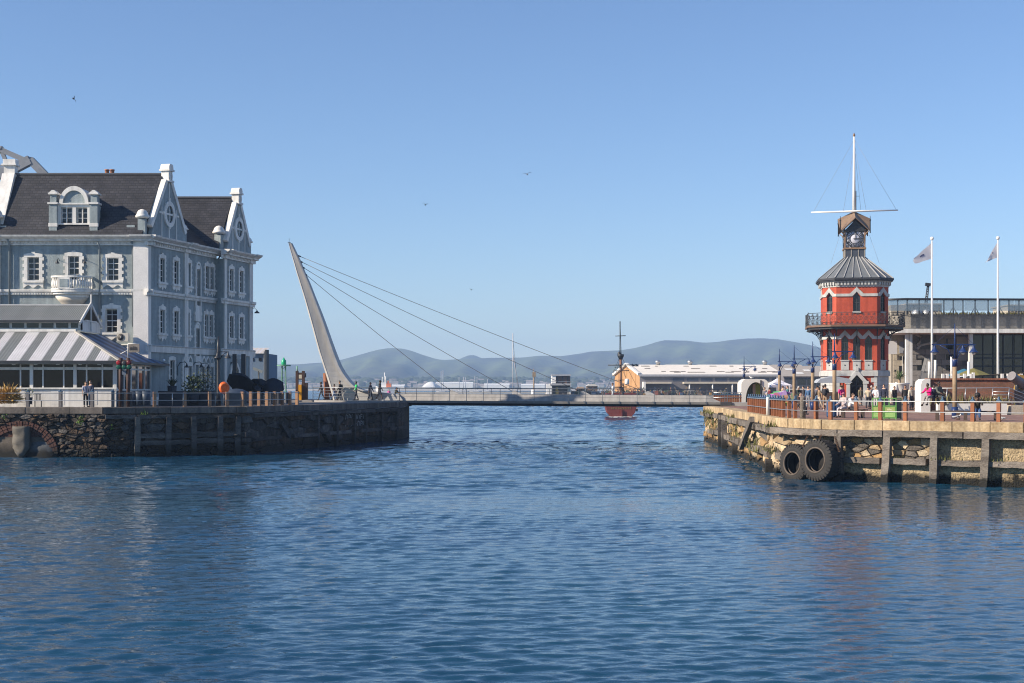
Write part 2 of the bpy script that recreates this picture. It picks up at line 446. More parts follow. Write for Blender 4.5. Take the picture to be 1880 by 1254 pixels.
# ------------------------------------------------------------------ water
ZL, ZR = 3.22, 2.90                                # tops of the two quays
def mat_water():
    m = bpy.data.materials.new("harbour_water"); m.use_nodes = True
    nt = m.node_tree; N, L = nt.nodes, nt.links; b = N["Principled BSDF"]
    geo = N.new("ShaderNodeNewGeometry")
    n0 = N.new("ShaderNodeTexNoise"); n0.inputs['Scale'].default_value = .05; n0.inputs['Detail'].default_value = 4
    L.new(geo.outputs['Position'], n0.inputs['Vector'])
    cr = N.new("ShaderNodeValToRGB"); L.new(n0.outputs[0], cr.inputs[0])
    cr.color_ramp.elements[0].position, cr.color_ramp.elements[1].position = .4, .65
    cr.color_ramp.elements[0].color = (.008, .044, .090, 1); cr.color_ramp.elements[1].color = (.011, .060, .104, 1)
    L.new(cr.outputs[0], b.inputs['Base Color'])
    b.inputs['Roughness'].default_value = .035; b.inputs['IOR'].default_value = 1.333; b.inputs['Specular IOR Level'].default_value = .5
    prev = None
    for sc, st, di in (((2.0, 4.0, 1), .45, .04), ((7, 12, 1), .4, .012)):
        mp = N.new("ShaderNodeMapping"); mp.inputs['Scale'].default_value = sc; mp.inputs['Rotation'].default_value = (0, 0, .12 if prev is None else -.2)
        L.new(geo.outputs['Position'], mp.inputs[0])
        nz = N.new("ShaderNodeTexNoise"); nz.inputs['Scale'].default_value = 1; nz.inputs['Detail'].default_value = 3; nz.inputs['Distortion'].default_value = .6
        L.new(mp.outputs[0], nz.inputs['Vector'])
        bp = N.new("ShaderNodeBump"); bp.inputs['Strength'].default_value = st; bp.inputs['Distance'].default_value = di
        L.new(nz.outputs[0], bp.inputs['Height'])
        if prev: L.new(prev.outputs[0], bp.inputs['Normal'])
        prev = bp
    L.new(prev.outputs[0], b.inputs['Normal'])
    return m
WATER = mat_water()
def mat_far_water():
    m = WATER.copy(); m.name = "open_water"
    for n in m.node_tree.nodes:
        if n.type == 'BUMP': n.inputs['Strength'].default_value = .9; n.inputs['Distance'].default_value *= 14
        if n.type == 'MAPPING': n.inputs['Scale'].default_value = [v * (.22 if i == 0 else .3) for i, v in enumerate(n.inputs['Scale'].default_value)]
        if n.type == 'BSDF_PRINCIPLED': n.inputs['Roughness'].default_value = .16
    return m
rw = np.random.RandomState(3)
NW = 70
lam = .20 * (5.6 ** rw.rand(NW))                   # 0.2 to 1.1 m
ang = np.radians(90 + 8 + rw.randn(NW) * 25)
amp = .0105 * lam ** 1.0 * (.55 + .9 * rw.rand(NW)) * .31
ph = rw.rand(NW) * 2 * PI
def waves(x, y, k_, steep, seed):
    z = np.zeros(x.shape)
    for l, a, A, p in zip(lam * k_, ang, amp * k_ * steep, ph + seed):
        k = 2 * PI / l
        t = k * (np.cos(a) * x + np.sin(a) * y) + p + .7 * np.sin(.31 / k_ ** .5 * x + p * 3) + .5 * np.sin(.23 / k_ ** .5 * y - p)
        z += A * (np.sin(t) + .22 * np.cos(2 * t))
    return z
def smooth(y, a, b): t = np.clip((y - a) / (b - a), 0, 1); return t * t * (3 - 2 * t)
def wave(x, y):
    """short ripples in the basin, longer and steeper chop towards the harbour mouth and outside it"""
    g = .92 + .38 * np.sin(.06 * x + .17 * y + 1.0 + .8 * np.sin(.11 * x)) * np.sin(.05 * x - .09 * y + .6 * np.sin(.07 * y)) + .14 * np.sin(.42 * y + .11 * x + np.sin(.2 * x))
    w1, w3 = 1 - smooth(y, 45, 75), smooth(y, 130, 184.8); w2 = 1 - w1 - w3
    z = np.zeros(x.shape)
    for w, k_, st, sd in ((w1, 1.0, 1.0, 0.0), (w2, 2.4, 1.25, 1.7), (w3, 3.4, 1.9, 4.1)):
        if w.max() > 0: z += w * waves(x, y, k_, st, sd)
    return z * g
def wave_sheet(xs, ys, fade):
    x, y = np.meshgrid(xs, ys)
    z = wave(x, y)
    w = np.clip((fade - y) / 25, 0, 1) if fade else 1.0
    z = z * w
    v = np.stack([x, y, z], -1).reshape(-1, 3)
    nx, ny = len(xs), len(ys)
    i = np.arange(nx * ny).reshape(ny, nx)
    q = np.stack([i[:-1, :-1], i[:-1, 1:], i[1:, 1:], i[1:, :-1]], -1).reshape(-1, 4)
    me = bpy.data.meshes.new("water")
    me.vertices.add(len(v)); me.vertices.foreach_set("co", v.ravel())
    me.loops.add(q.size); me.loops.foreach_set("vertex_index", q.ravel().astype(np.int32))
    me.polygons.add(len(q))
    me.polygons.foreach_set("loop_start", np.arange(0, q.size, 4, dtype=np.int32))
    me.polygons.foreach_set("use_smooth", np.ones(len(q), bool))
    me.update(); me.validate()
    me.materials.append(WATER)
    return me
def geom(a, b, k):
    n = int(math.log(b / a) / k); return a * (b / a) ** (np.arange(n + 1) / n)
o = inst(wave_sheet(np.arange(-30, 30.01, .10), geom(12, 75.2, .0028), None), "water"); tag(o, kind='structure')
o = inst(wave_sheet(np.arange(-64, 64.01, .22), geom(75, 185, .0030), None), "water"); tag(o, kind='structure')
o = inst(wave_sheet(np.arange(-112, 112.01, .42), geom(184.8, 430, .0024), 430), "water"); tag(o, kind='structure')
far = MB()
for (x0, x1, y0, y1) in ((-2600, 2600, 429.9, 2290), (-2600, -111.9, -40, 429.9), (111.9, 2600, -40, 429.9), (-111.9, -63.9, -40, 184.9), (63.9, 111.9, -40, 184.9), (-63.9, -29.9, -40, 75.1), (29.9, 63.9, -40, 75.1), (-29.9, 29.9, -40, 12.1)):
    far.add([(x0, y0, -.004), (x1, y0, -.004), (x1, y1, -.004), (x0, y1, -.004)], [(0, 1, 2, 3)])
tag(far.build("open_water", mat_far_water(), M=Matrix()), kind='structure')

# ------------------------------------------------------------------ far shore, hills, town
prof = [(-900, 690), (0, 688), (400, 672), (480, 668), (545, 669), (600, 665), (625, 661), (660, 651.5), (690, 643), (705, 640), (718, 639), (738, 640), (752, 643), (775, 651), (800, 659), (815, 661),
        (860, 658.5), (900, 657), (960, 656.5), (985, 653.5), (1000, 653), (1030, 654), (1060, 650), (1085, 645.5), (1140, 643), (1165, 639), (1190, 633), (1205, 628), (1220, 624.5), (1240, 625), (1262, 625.5),
        (1290, 629), (1312, 628.5), (1340, 624.5), (1370, 621.5), (1400, 621), (1430, 623), (1460, 628), (1485, 633), (1520, 642), (1600, 655), (1700, 665), (1900, 678), (2800, 690)]
pxs = np.array([p[0] for p in prof], float); pys = np.array([p[1] for p in prof], float)
HILL = mat("hill_grass_and_scrub", (.105, .135, .05), .95, .3, .0045, col2=(.034, .038, .038), fine=.3, thr=(.42, .60), stretch=(1, .35, 1.5))
def hills(name, x0, x1, step, Y0, Y1, yoff, rows, seed, base=704):
    rs = np.random.RandomState(seed)
    cols = np.arange(x0, x1 + 1, step)
    tv = np.linspace(0, 1, rows)
    vs, fs = [], []
    f1, f2, f3 = rs.rand(3) * 6
    for j, t in enumerate(tv):
        for px in cols:
            ry = np.interp(px, pxs, pys) + yoff
            Y = Y0 + (Y1 - Y0) * t
            top = Z_(ry, Y1); foot = Z_(base, Y0)
            prog = t ** 1.25
            g = (math.sin(px * .042 + f1 + 3 * t) + .6 * math.sin(px * .11 + f2 - 5 * t) + .4 * math.sin(px * .023 + 9 * t + f3)) * 8.5 * (1 - t) * t * 4
            vs.append(((px - CX) / F * Y, Y, foot + (top - foot) * prog + g))
    n = len(cols)
    for px in cols:
        vs.append(((px - CX) / F * Y1 * 1.1, Y1 * 1.1, 1))
    for j in range(rows):
        for i in range(n - 1):
            fs.append((j * n + i, j * n + i + 1, (j + 1) * n + i + 1, (j + 1) * n + i))
    mb = MB(); mb.add(vs, fs, True)
    return tag(mb.build(name, HILL, M=Matrix()), kind='structure')
hills("hills", -900, 2800, 8, 2750, 4400, 0, 26, 1)
mb = MB()                                              # the far peak beyond the saddle
pk = [(838, 664), (846, 658), (852, 655.5), (858, 653), (864, 652), (870, 652), (876, 654), (884, 657.5), (894, 664)]
mb.loft([[P(px, 690, 4800) for px, _ in pk], [P(px, y, 5000) for px, y in pk], [P(px, 700, 5250) for px, _ in pk]], True, closed=False)
tag(mb.build("hills", HILL, M=Matrix()), kind='structure')
SHORE = mat("shore_grass", (.075, .105, .045), .95, .3, .01, col2=(.04, .05, .035), fine=.3)
SAND = mat("beach_sand", (.42, .37, .29), .9, .1, .02)
mb = MB(); xs = (-2600, 2600)
mb.add([(xs[0], 2300, 3.2), (xs[1], 2300, 3.2), (xs[1], 2800, 16), (xs[0], 2800, 16), (xs[0], 2300, -1), (xs[1], 2300, -1)], [(0, 1, 2, 3), (4, 5, 1, 0)])
tag(mb.build("far_shore", SHORE, M=Matrix()), kind='structure')
mb = MB(); mb.add([(-1500, 2230, -.5), (2000, 2230, -.5), (2000, 2298, 2.6), (-1500, 2298, 2.6)], [(0, 1, 2, 3)])
tag(mb.build("beach", SAND, M=Matrix()), kind='structure')
rt = random.Random(9)
mbw, mbr, mbt = MB(), MB(), MB()
for i in range(420):                                   # the town across the bay
    px = rt.uniform(440, 1360); Y = rt.uniform(2320, 2760); z = 3 + (Y - 2300) * .026
    x = (px - CX) / F * Y; w = rt.uniform(5, 20); h = rt.uniform(2.5, 6) * (1.7 if rt.random() < .06 else 1); d = 9
    mbw.box(x - w / 2, x + w / 2, Y - d / 2, Y + d / 2, z - 1, z + h)
    mbr.add([(x - w / 2, Y - d / 2 - .3, z + h), (x + w / 2, Y - d / 2 - .3, z + h), (x + w / 2, Y, z + h + 2), (x - w / 2, Y, z + h + 2), (x - w / 2, Y + d / 2, z + h), (x + w / 2, Y + d / 2, z + h)], [(0, 1, 2, 3), (3, 2, 5, 4)])
tw = tag(mbw.build("town_houses", mat("town_walls", (.52, .50, .47), .9, .3, .02, fine=.2, col2=(.22, .2, .19)), M=Matrix()), "low pale houses of the town spread along the far shore", kind='stuff')
tag(mbr.build("town_roofs", mat("town_roofs", (.35, .31, .29), .9, .3, .02, col2=(.15, .12, .11)), M=Matrix()), "pale and grey roofs of the town on the far shore", kind='stuff')
for i in range(900):
    px = rt.uniform(430, 1500) if i % 3 else rt.gauss(900, 160); Y = rt.uniform(2420, 2830); z = 3 + (Y - 2300) * .026
    x = (px - CX) / F * Y; r = rt.uniform(3, 7)
    mbt.ball((x, Y, z + r * .6), r * rt.uniform(.9, 2.2), r, r * rt.uniform(.8, 1.5), 6, 4)
tag(mbt.build("tree_belt", mat("far_trees", (.035, .05, .026), .95, .3, .05), M=Matrix()), "dark belt of trees behind the town on the far shore", kind='stuff')
mb = MB(); mb.loft([[P(776 + k, 711, 2310) + Vector((0, 12 * math.sin(a), 8.2 * h * (abs(math.cos(a)) ** .5))) for a in np.linspace(-PI / 2, PI / 2, 9)] for k, h in ((0, .15), (4, .6), (9, .95), (14, 1.1), (19, 1.1), (23, .75), (24, .3))], True, closed=False)
FARWHITE = mat("far_white_sheet", (.78, .77, .74), .6, .08, .1)
tag(mb.build("storage_dome", FARWHITE), "white humped storage dome on the far shore", "dome")
for k, (a, b, y0, y1, Y, lab) in enumerate(((800, 868, 701.5, 709, 2308, "long white shed beside the white dome on the far shore"), (889, 935, 704, 711, 2306, "white stepped shed on the far shore left of the sailing mast"),
                                     (957, 1000, 704.5, 711, 2309, "white long shed on far shore, right of the sailing mast"), (710, 742, 706, 711, 2304, "pale low shed on far shore above the bridge railing"))):
    t = thing("far_shed", lab, "shed", P((a + b) / 2, 712, Y), "white sheds on the far shore")
    mb = MB(); mb.box(X_(a, Y), X_(b, Y), Y, Y + 20, 1, Z_(y0 + 2.5, Y)); mb.build("wall", FARWHITE, t)
    mb = MB(); xa, xb = X_(a - .5, Y), X_(b + .5, Y); z0, z1 = Z_(y0 + 2.5, Y), Z_(y0, Y)
    mb.prism([(-.3, z0), (20.3, z0), (10, z1)], 0, xb - xa, M=T(xb, Y, 0) @ RZ(PI / 2)); mb.build("roof", FARWHITE, t)

# haze in the air over the bay
hz = MB(); hz.box(-3700, 3700, -60, 5600, -2.4, 185)
HZM = bpy.data.materials.new("haze"); HZM.use_nodes = True
hn = HZM.node_tree; hn.nodes.remove(hn.nodes["Principled BSDF"])
pv = hn.nodes.new("ShaderNodeVolumePrincipled"); pv.inputs['Color'].default_value = (.46, .67, 1.0, 1); pv.inputs['Density'].default_value = HAZE_D = .00021
hn.links.new(pv.outputs[0], hn.nodes["Material Output"].inputs['Volume'])
tag(hz.build("haze", HZM, M=Matrix()), "thin blue haze over the bay", kind='stuff')

# ------------------------------------------------------------------ quays
def RE_(): return globals().get('RE')
class Edge:
    """a polyline in plan; at(s) gives the frame with x along it, y into the land, z up"""
    def __init__(s, pts):
        s.p = [Vector((a, b, 0)) for a, b in pts]
        s.d = [0]
        for a, b in zip(s.p, s.p[1:]): s.d.append(s.d[-1] + (b - a).length)
        s.L = s.d[-1]
    def seg(s, q):
        for i in range(len(s.p) - 1):
            if q <= s.d[i + 1] or i == len(s.p) - 2: return i
    def at(s, q, z=0):
        i = s.seg(q); u = (s.p[i + 1] - s.p[i]).normalized()
        o = s.p[i] + u * (q - s.d[i])
        return Matrix(((u.x, -u.y, 0, o.x), (u.y, u.x, 0, o.y), (0, 0, 1, z), (0, 0, 0, 1)))
    def pt(s, q, off=0, z=0): return (s.at(q, z) @ Vector((0, off, 0)))
    def s_at_px(s, px):
        lo = None
        q0 = s.d[2] if s is RE_() else 0
        for k in range(4001):
            q = q0 + (s.L - q0) * k / 4000; p = s.pt(q)
            v = abs(CX + F * p.x / p.y - px)
            if p.y > 5 and (lo is None or v < lo[0]): lo = (v, q)
        return lo[1]
LE = Edge([(-75, 93.0), (-33.2, 92.4), (-26.4, 91.8), (-17.9, 95.5), (-9.48, 125), (-9.3, 131)])
RE = Edge([(25.5, 150), (20.5, 127), (16.5, 122), (16.2, 108.8), (15.2, 95.5), (13.95, 75.6), (14.15, 72.6), (15.2, 69.7), (23.1, 64.2), (45, 50.5)])
def offset(e, off): return [tuple((e.at(min(max(d, .001), e.L - .001)) @ Vector((0, off, 0))).to_2d()) for d in e.d]
MASON_D = mat("dark_quay_masonry", (.115, .098, .082), .9, .3, .7, 1.0, 5, col2=(.026, .023, .022), fine=.5, thr=(.42, .58), bdist=.1, tide=1.0)
MASON_L = mat("sandy_quay_masonry", (.36, .27, .16), .9, .3, 1.1, 1.0, 6, col2=(.14, .10, .06), fine=.5, thr=(.38, .57), bdist=.1, tide=.45)
CONC = mat("rough_shell_concrete", (.46, .36, .22), .95, .3, 1.2, 1.0, 12, col2=(.20, .15, .09), fine=.62, bdist=.12, tide=.45, thr=(.36, .58))
PAVE_L = mat("grey_quay_paving", (.17, .15, .14), .85, .15, .8, .3, 8)
PAVE_R = mat_courses("red_brick_paving", (.26, .14, .10), (.20, .11, .085), (.13, .10, .08), .22, .11, 'X', .85)
COPE_L = mat("grey_coping_stone", (.17, .145, .125), .85, .25, 1.0, .6, 9, col2=(.07, .06, .055), rnd=.15, streak=.3)
COPE_R = mat("sandstone_coping", (.50, .385, .235), .85, .2, .9, .8, 10, col2=(.30, .205, .11), fine=.5, rnd=.2, thr=(.36, .60), streak=.25)
lw = tag(MB().slab(offset(LE, .16) + [(-24, 165), (-110, 165), (-110, 93.2)], -1.2, ZL - .05).build("quay_wall", MASON_D, M=Matrix()), kind='structure')
rwall = tag(MB().slab(offset(RE, .16) + [(120, 50), (260, 402), (62, 402)], -1.2, ZR - .05).build("quay_wall", MASON_L, M=Matrix()), kind='structure')
tag(MB().slab(offset(LE, .9) + [(-24, 164), (-109, 164), (-109, 94)], ZL - .1, ZL).build("pavement", PAVE_L, M=Matrix()), kind='structure')
tag(MB().slab(offset(RE, .9) + [(119, 51), (258, 401), (63, 401)], ZR - .1, ZR).build("pavement", PAVE_R, M=Matrix()), kind='structure')
tag(MB().slab([(13, 404), (400, 404), (500, 620), (13, 560)], -1.2, 2.5).build("far_quay", mat("far_quay_concrete", (.30, .27, .24), .9, .2, .1), M=Matrix()), kind='structure')

# rubble stones
ST_D = [mat("rubble_dark", (.075, .060, .048), .9, .25, 2.2, 1.0, 7, col2=(.026, .023, .022), rnd=.35, streak=.45, bdist=.14, tide=.8), mat("rubble_brown", (.12, .078, .048), .9, .25, 2.2, 1.0, 7, col2=(.05, .034, .025), rnd=.3, streak=.45, bdist=.14, tide=.8),
        mat("rubble_grey", (.13, .12, .112), .9, .25, 2.2, 1.0, 7, col2=(.04, .037, .036), rnd=.3, streak=.45, bdist=.14, tide=.8)]
ST_L = [mat("rubble_sand", (.43, .335, .21), .9, .25, 2.2, .9, 12, col2=(.26, .17, .09), rnd=.25, bdist=.06, tide=.45), mat("rubble_ochre", (.40, .25, .11), .9, .25, 2.2, .9, 12, col2=(.27, .17, .08), rnd=.25, bdist=.06, tide=.45),
        mat("rubble_slate", (.16, .135, .11), .9, .25, 2.2, .9, 12, col2=(.08, .07, .06), rnd=.25, bdist=.06, tide=.45), mat("rubble_cream", (.56, .46, .32), .9, .25, 2.2, .9, 12, col2=(.34, .25, .15), rnd=.25, bdist=.06, tide=.45)]
def clip_poly(poly, nx, ny, d):
    out = []
    for i in range(len(poly)):
        a, b = poly[i], poly[(i + 1) % len(poly)]; da, db = a[0] * nx + a[1] * ny - d, b[0] * nx + b[1] * ny - d
        if da <= 0: out.append(a)
        if da * db < 0: t = da / (da - db); out.append((a[0] + (b[0] - a[0]) * t, a[1] + (b[1] - a[1]) * t))
    return out
def rubble(parent, e, s0, s1, z0, z1, w, h, mats_, seed, skip=None, depth=.12, gap=.018, jit=.42):
    """tight irregular rubble: every stone is one cell of a jittered mosaic, its edges set back from its neighbours"""
    r = random.Random(seed); nx, nz = max(1, int((s1 - s0) / w)), max(1, int((z1 - z0) / h)); cw, chh = (s1 - s0) / nx, (z1 - z0) / nz
    pts = {}
    for j in range(-1, nz + 1):
        for i in range(-1, nx + 1):
            pts[i, j] = (s0 + (i + .5 + (.5 if j % 2 else 0) + r.uniform(-jit, jit)) * cw, z0 + (j + .5 + r.uniform(-jit, jit) * .8) * chh)
            if r.random() < .14: pts[i, j] = None
    k = w / h
    for (i, j), p in list(pts.items()):
        if p is None or not (s0 < p[0] < s1 and z0 < p[1] < z1) or (skip and skip(*p)): continue
        poly = [(p[0] - cw * 1.6, max(z0, p[1] - chh * 1.6)), (p[0] + cw * 1.6, max(z0, p[1] - chh * 1.6)), (p[0] + cw * 1.6, min(z1, p[1] + chh * 1.6)), (p[0] - cw * 1.6, min(z1, p[1] + chh * 1.6))]
        for di in range(-2, 3):
            for dj in range(-2, 3):
                q = pts.get((i + di, j + dj))
                if (di or dj) and q:
                    ax, az = q[0] - p[0], (q[1] - p[1]) * k * k
                    poly = clip_poly(poly, ax, az, ax * (p[0] + q[0]) / 2 + az * (p[1] + q[1]) / 2)
                    if len(poly) < 3: break
        if len(poly) < 3: continue
        cx_, cz_ = sum(v[0] for v in poly) / len(poly), sum(v[1] for v in poly) / len(poly)
        if skip and skip(cx_, cz_): continue
        rings = []; dp = depth * r.uniform(.35, 1.5); tx, tz = r.uniform(-.22, .22), r.uniform(-.22, .22)
        hw = max(abs(v[0] - cx_) for v in poly) + .01; hh = max(abs(v[1] - cz_) for v in poly) + .01
        for sc, dd in ((1, .2), (1, -.35 * dp), (.86, -dp)):
            ring = []
            for vx, vz in poly:
                lx, lz = vx - cx_, vz - cz_; g = gap if dd < .1 else 0
                fx, fz = max(.1, 1 - g / hw) * sc, max(.1, 1 - g / hh) * sc
                ring.append((lx * fx, dd - (tx * lx + tz * lz) * (.5 if dd < 0 else 0) + (r.uniform(-.25, .25) * dp if dd < 0 else 0), lz * fz))
            rings.append(ring)
        n = len(poly); mb = MB(); mb.loft(rings, False, cap=False); b = len(mb.v) - n
        mb.v.append((r.uniform(-.1, .1) * hw, -dp * r.uniform(.9, 1.35), r.uniform(-.1, .1) * hh))
        for q in range(n): mb.f.append([b + q, b + (q + 1) % n, b + n]); mb.smooth.append(False)
        mb.build("stone", r.choice(mats_), parent, e.at(cx_, cz_) @ T(0, .14, 0))
def coping(parent, e, s0, s1, w, zt, h, m, seed, name="coping_stone", y0=-.08, y1=1.0):
    r = random.Random(seed); s = s0
    while s < s1 - .05:
        L_ = min(r.uniform(*w), s1 - s)
        if s1 - s - L_ < .4: L_ = s1 - s
        # follow the bend of the edge inside the block
        i = e.seg(s + L_ / 2)
        M = e.at(s + L_ / 2, 0)
        j = r.uniform(-.02, .02); g = .018
        a, b = -L_ / 2 + g, L_ / 2 - g
        mb = MB(); c = .03
        pr = [(y0 + j, zt - h), (y0 + j, zt - c), (y0 + j + c, zt + j * .5), (y1, zt + j * .5), (y1, zt - h)]
        mb.loft([[(a, y, z) for y, z in pr], [(b, y, z) for y, z in pr]])
        mb.build(name, m, parent, M)
        s += L_
a0 = LE.s_at_px(-90)
s_bend = LE.d[3]
for k_, (a_, b_) in enumerate(zip([a0] + LE.d[2:5], LE.d[2:5] + [LE.L])): coping(lw, LE, a_, b_, (1.7, 3.2), ZL + .03, .42, COPE_L, 2 + k_)
rs_cuts = RE.d[1:9] + [RE.s_at_px(2050)]
for k_, (a_, b_) in enumerate(zip(rs_cuts, rs_cuts[1:])): coping(rwall, RE, a_, b_, (1.3, 2.1), ZR + .03, .46, COPE_R, 3 + k_)
# left wall: rubble, timber frame, concrete
s240, s262 = LE.s_at_px(236), LE.s_at_px(262)
s_arch = LE.s_at_px(38)
def no_arch(s, z): return ((s - s_arch) / 2.55) ** 2 + ((z - .25) / 2.05) ** 2 < 1.0
rubble(lw, LE, LE.s_at_px(-50), s240, -.2, ZL - .40, .50, .25, ST_D, 7, no_arch, .24)
rubble(lw, LE, s240, s_bend - .05, -.2, ZL - .62, .9, .45, ST_D, 8, None, .11)
def plank(parent, e, s0, s1, z, h, y0, y1, m=WOODT, name="plank", tilt=0):
    M = e.at((s0 + s1) / 2, z) @ RY(tilt)
    L_ = s1 - s0; r = random.Random(int(s0 * 97) + int(z * 13)); n = 5; rings = []
    for k in range(n + 1):
        x = -L_ / 2 + L_ * k / n; j = [r.uniform(-.02, .02) for _ in range(4)]
        rings.append([(x, y0 + j[0], -h / 2 + j[1]), (x, y0 + j[2], h / 2 + j[3]), (x, y1, h / 2 + j[3]), (x, y1, -h / 2 + j[1])])
    mb = MB(); mb.loft(rings); return mb.build(name, m, parent, M)
def pile(parent, e, s, z0, z1, w=.34, y=-.30, tilt=0.0, m=WOODT, name="timber_pile", lean=0.0):
    r = random.Random(int(s * 101)); rings = []
    for k in range(6):
        z = z0 + (z1 - z0) * k / 5; j = r.uniform(-.025, .025); ww = w * (1 - .05 * abs(k - 3)) / 2
        rings.append([(-ww + j, -ww, z), (ww + j, -ww, z), (ww + j, ww, z), (-ww + j, ww, z)])
    mb = MB(); mb.loft(rings); return mb.build(name, m, parent, e.at(s, 0) @ T(0, y, 0) @ RY(tilt) @ RX(lean))
WOODD = mat("tarred_timber", (.125, .11, .10), .85, .3, 1.2, .9, 10, rnd=.45, stretch=(1, 1, 3), bdist=.05, col2=(.03, .027, .026), thr=(.38, .6), tide=.9)
for px, ti in ((251, 0), (307, .02), (355, -.02), (403, .01), (434, .03)):
    pile(lw, LE, LE.s_at_px(px), -.8, ZL - .62, .36, -.20, ti, WOODT if px == 251 else WOODD)
for (a, b, z, h) in ((193, 250, 2.62, .24), (252, 312, 2.62, .22), (256, 302, 1.35, .30), (256, 304, .90, .28), (312, 350, 1.35, .32), (312, 350, .92, .30), (359, 399, 1.42, .34), (359, 399, 1.0, .32),
                     (408, 430, 1.42, .3), (408, 430, 1.02, .28), (438, 462, 1.36, .3), (438, 470, 1.0, .28), (312, 440, 2.60, .22)):
    plank(lw, LE, LE.s_at_px(a), LE.s_at_px(b), z, h, -.26, .06, WOODD)
for k in range(9):                                     # waler timbers along the shaded flank
    sa = s_bend + .8 + k * 3.2
    plank(lw, LE, sa, sa + 3.1, 2.62, .26, -.30, .05, WOODD)
    if k % 2 == 0: plank(lw, LE, sa + .2, sa + 4.4, 1.02, .26, -.22, .05, WOODD)
    if k > 2: pile(lw, LE, sa + 1.2 + .4 * (k % 3), -.8, 2.45, .26, -.14, .015, WOODD)
plank(lw, LE, LE.s_at_px(508), LE.s_at_px(527), 1.55, .34, -.34, -.1, WOODD, tilt=.62)
rubble(lw, LE, s_bend + .1, LE.d[4] - .1, -.2, ZL - .40, 2.0, .6, ST_D, 12, None, .16, .03)
mbx = MB()
for k in range(5): mbx.box(k * .42, k * .42 + .26, -.01, .01, 0, .5 + .1 * (k % 2))
# graffiti strokes on the shaded flank
GRAF = mat("white_wall_paint", (.30, .30, .31), .8, .3, 3)
g = MB(); r = random.Random(4)
for row in (0, 1):
    for k in range(7):
        x = k * .62; z = row * .55
        g.bar((x, 0, z), (x + .1, 0, z + .38), .07, .02, up=(0, 1, 0)); g.bar((x + .1, 0, z + .38), (x + .42, 0, z + .3), .06, .02, up=(0, 1, 0))
        if (k + row) % 3: g.bar((x + .42, 0, z + .3), (x + .34, 0, z), .07, .02, up=(0, 1, 0))
        if k % 2: g.bar((x + .05, 0, z + .18), (x + .4, 0, z + .16), .05, .02, up=(0, 1, 0))
g.build("graffiti", GRAF, lw, LE.at(LE.s_at_px(634), 1.45) @ T(0, -.03, 0))
# cable sagging along the shaded flank
pts = []
for k in range(41):
    s = LE.s_at_px(448 + 290 * k / 40)
    pts.append(LE.pt(s, -.34, 2.86 - .12 * abs(math.sin(k * .55))))
MB().tube(pts, .035, 5).build("cable", DARKM, lw)
# brick arch with its blocked opening
BRK = mat("old_brick", (.13, .055, .038), .9, .25, 3, .7, 14, col2=(.05, .028, .024), rnd=.2, tide=.8)
arch = MB()
for ring_, (ra, rb) in enumerate(((2.1, 1.6), (2.28, 1.8), (2.46, 2.0))):
    n = 40
    for k in range(n):
        a = PI * (k + .5) / n
        x, z = ra * math.cos(a), .25 + rb * math.sin(a)
        if z < .3: continue
        arch.box(-.075, .075, -.14 - .03 * (k % 2), .1, -.082, .082, M=LE.at(s_arch, 0) @ T(x, 0, z) @ RY(-a + PI / 2) )
tag(arch.build("brick_arch", BRK, lw), kind='stuff')
blk = MB()
for row in range(7):
    for k in range(-9, 10):
        x = k * .235 + .117 * (row % 2); z = 1.32 + row * .085
        if (x / 2.0) ** 2 + ((z - .25) / 1.5) ** 2 < 1: blk.box(x - .11, x + .11, -.05, .12, z, z + .073, M=LE.at(s_arch, 0))
tag(blk.build("brick_infill", BRK, lw), kind='stuff')
MB().prism([(-2.0, -.8), (2.0, -.8), (2.0, .5), (1.75, .95), (1.55, 1.3), (-2.0, 1.3)], -.03, .3).build("arch_sill", mat("stained_concrete", (.15, .125, .10), .9, .3, 1.2, .5, 10, col2=(.06, .05, .04), tide=.8), lw, LE.at(s_arch, 0))
MB().lathe([(.0, -.6), (1.25, -.6), (1.15, .2), (.95, .65), (.6, .98), (0.0, 1.05)], n=20, cap=False).build("fallen_slab", mat("blue_grey_slab", (.08, .085, .09), .9, .3, 2, .4, 8, tide=.6), lw, LE.at(s_arch + 1.35, 0) @ T(0, .05, 0) @ S3(1, .35, 1))
# hanging tarpaulin over a ladder box
tp = MB(); rings = []
for k in range(15):
    z = 2.0 - 1.95 * k / 14; b = .05 * math.sin(k * 1.1) + .03 * math.sin(k * 2.7)
    w = .52 if k < 11 else .52 - .09 * (k - 10)
    rings.append([(-w, -.05, z), (-w, -.55 - b, z + .02), (-w * .3, -.62 - b * 1.6, z - .05), (w * .4, -.62 + b, z + .03), (w, -.56 + b, z), (w, -.05, z)])
tp.loft(rings, True)
tag(tp.build("tarpaulin", mat("grey_tarpaulin", (.105, .095, .08), .75, .25, 1.5, .5, 7), M=LE.at(LE.s_at_px(44), 0)), "grey brown tarpaulin hanging down the wall over the brick arch", "tarpaulin")

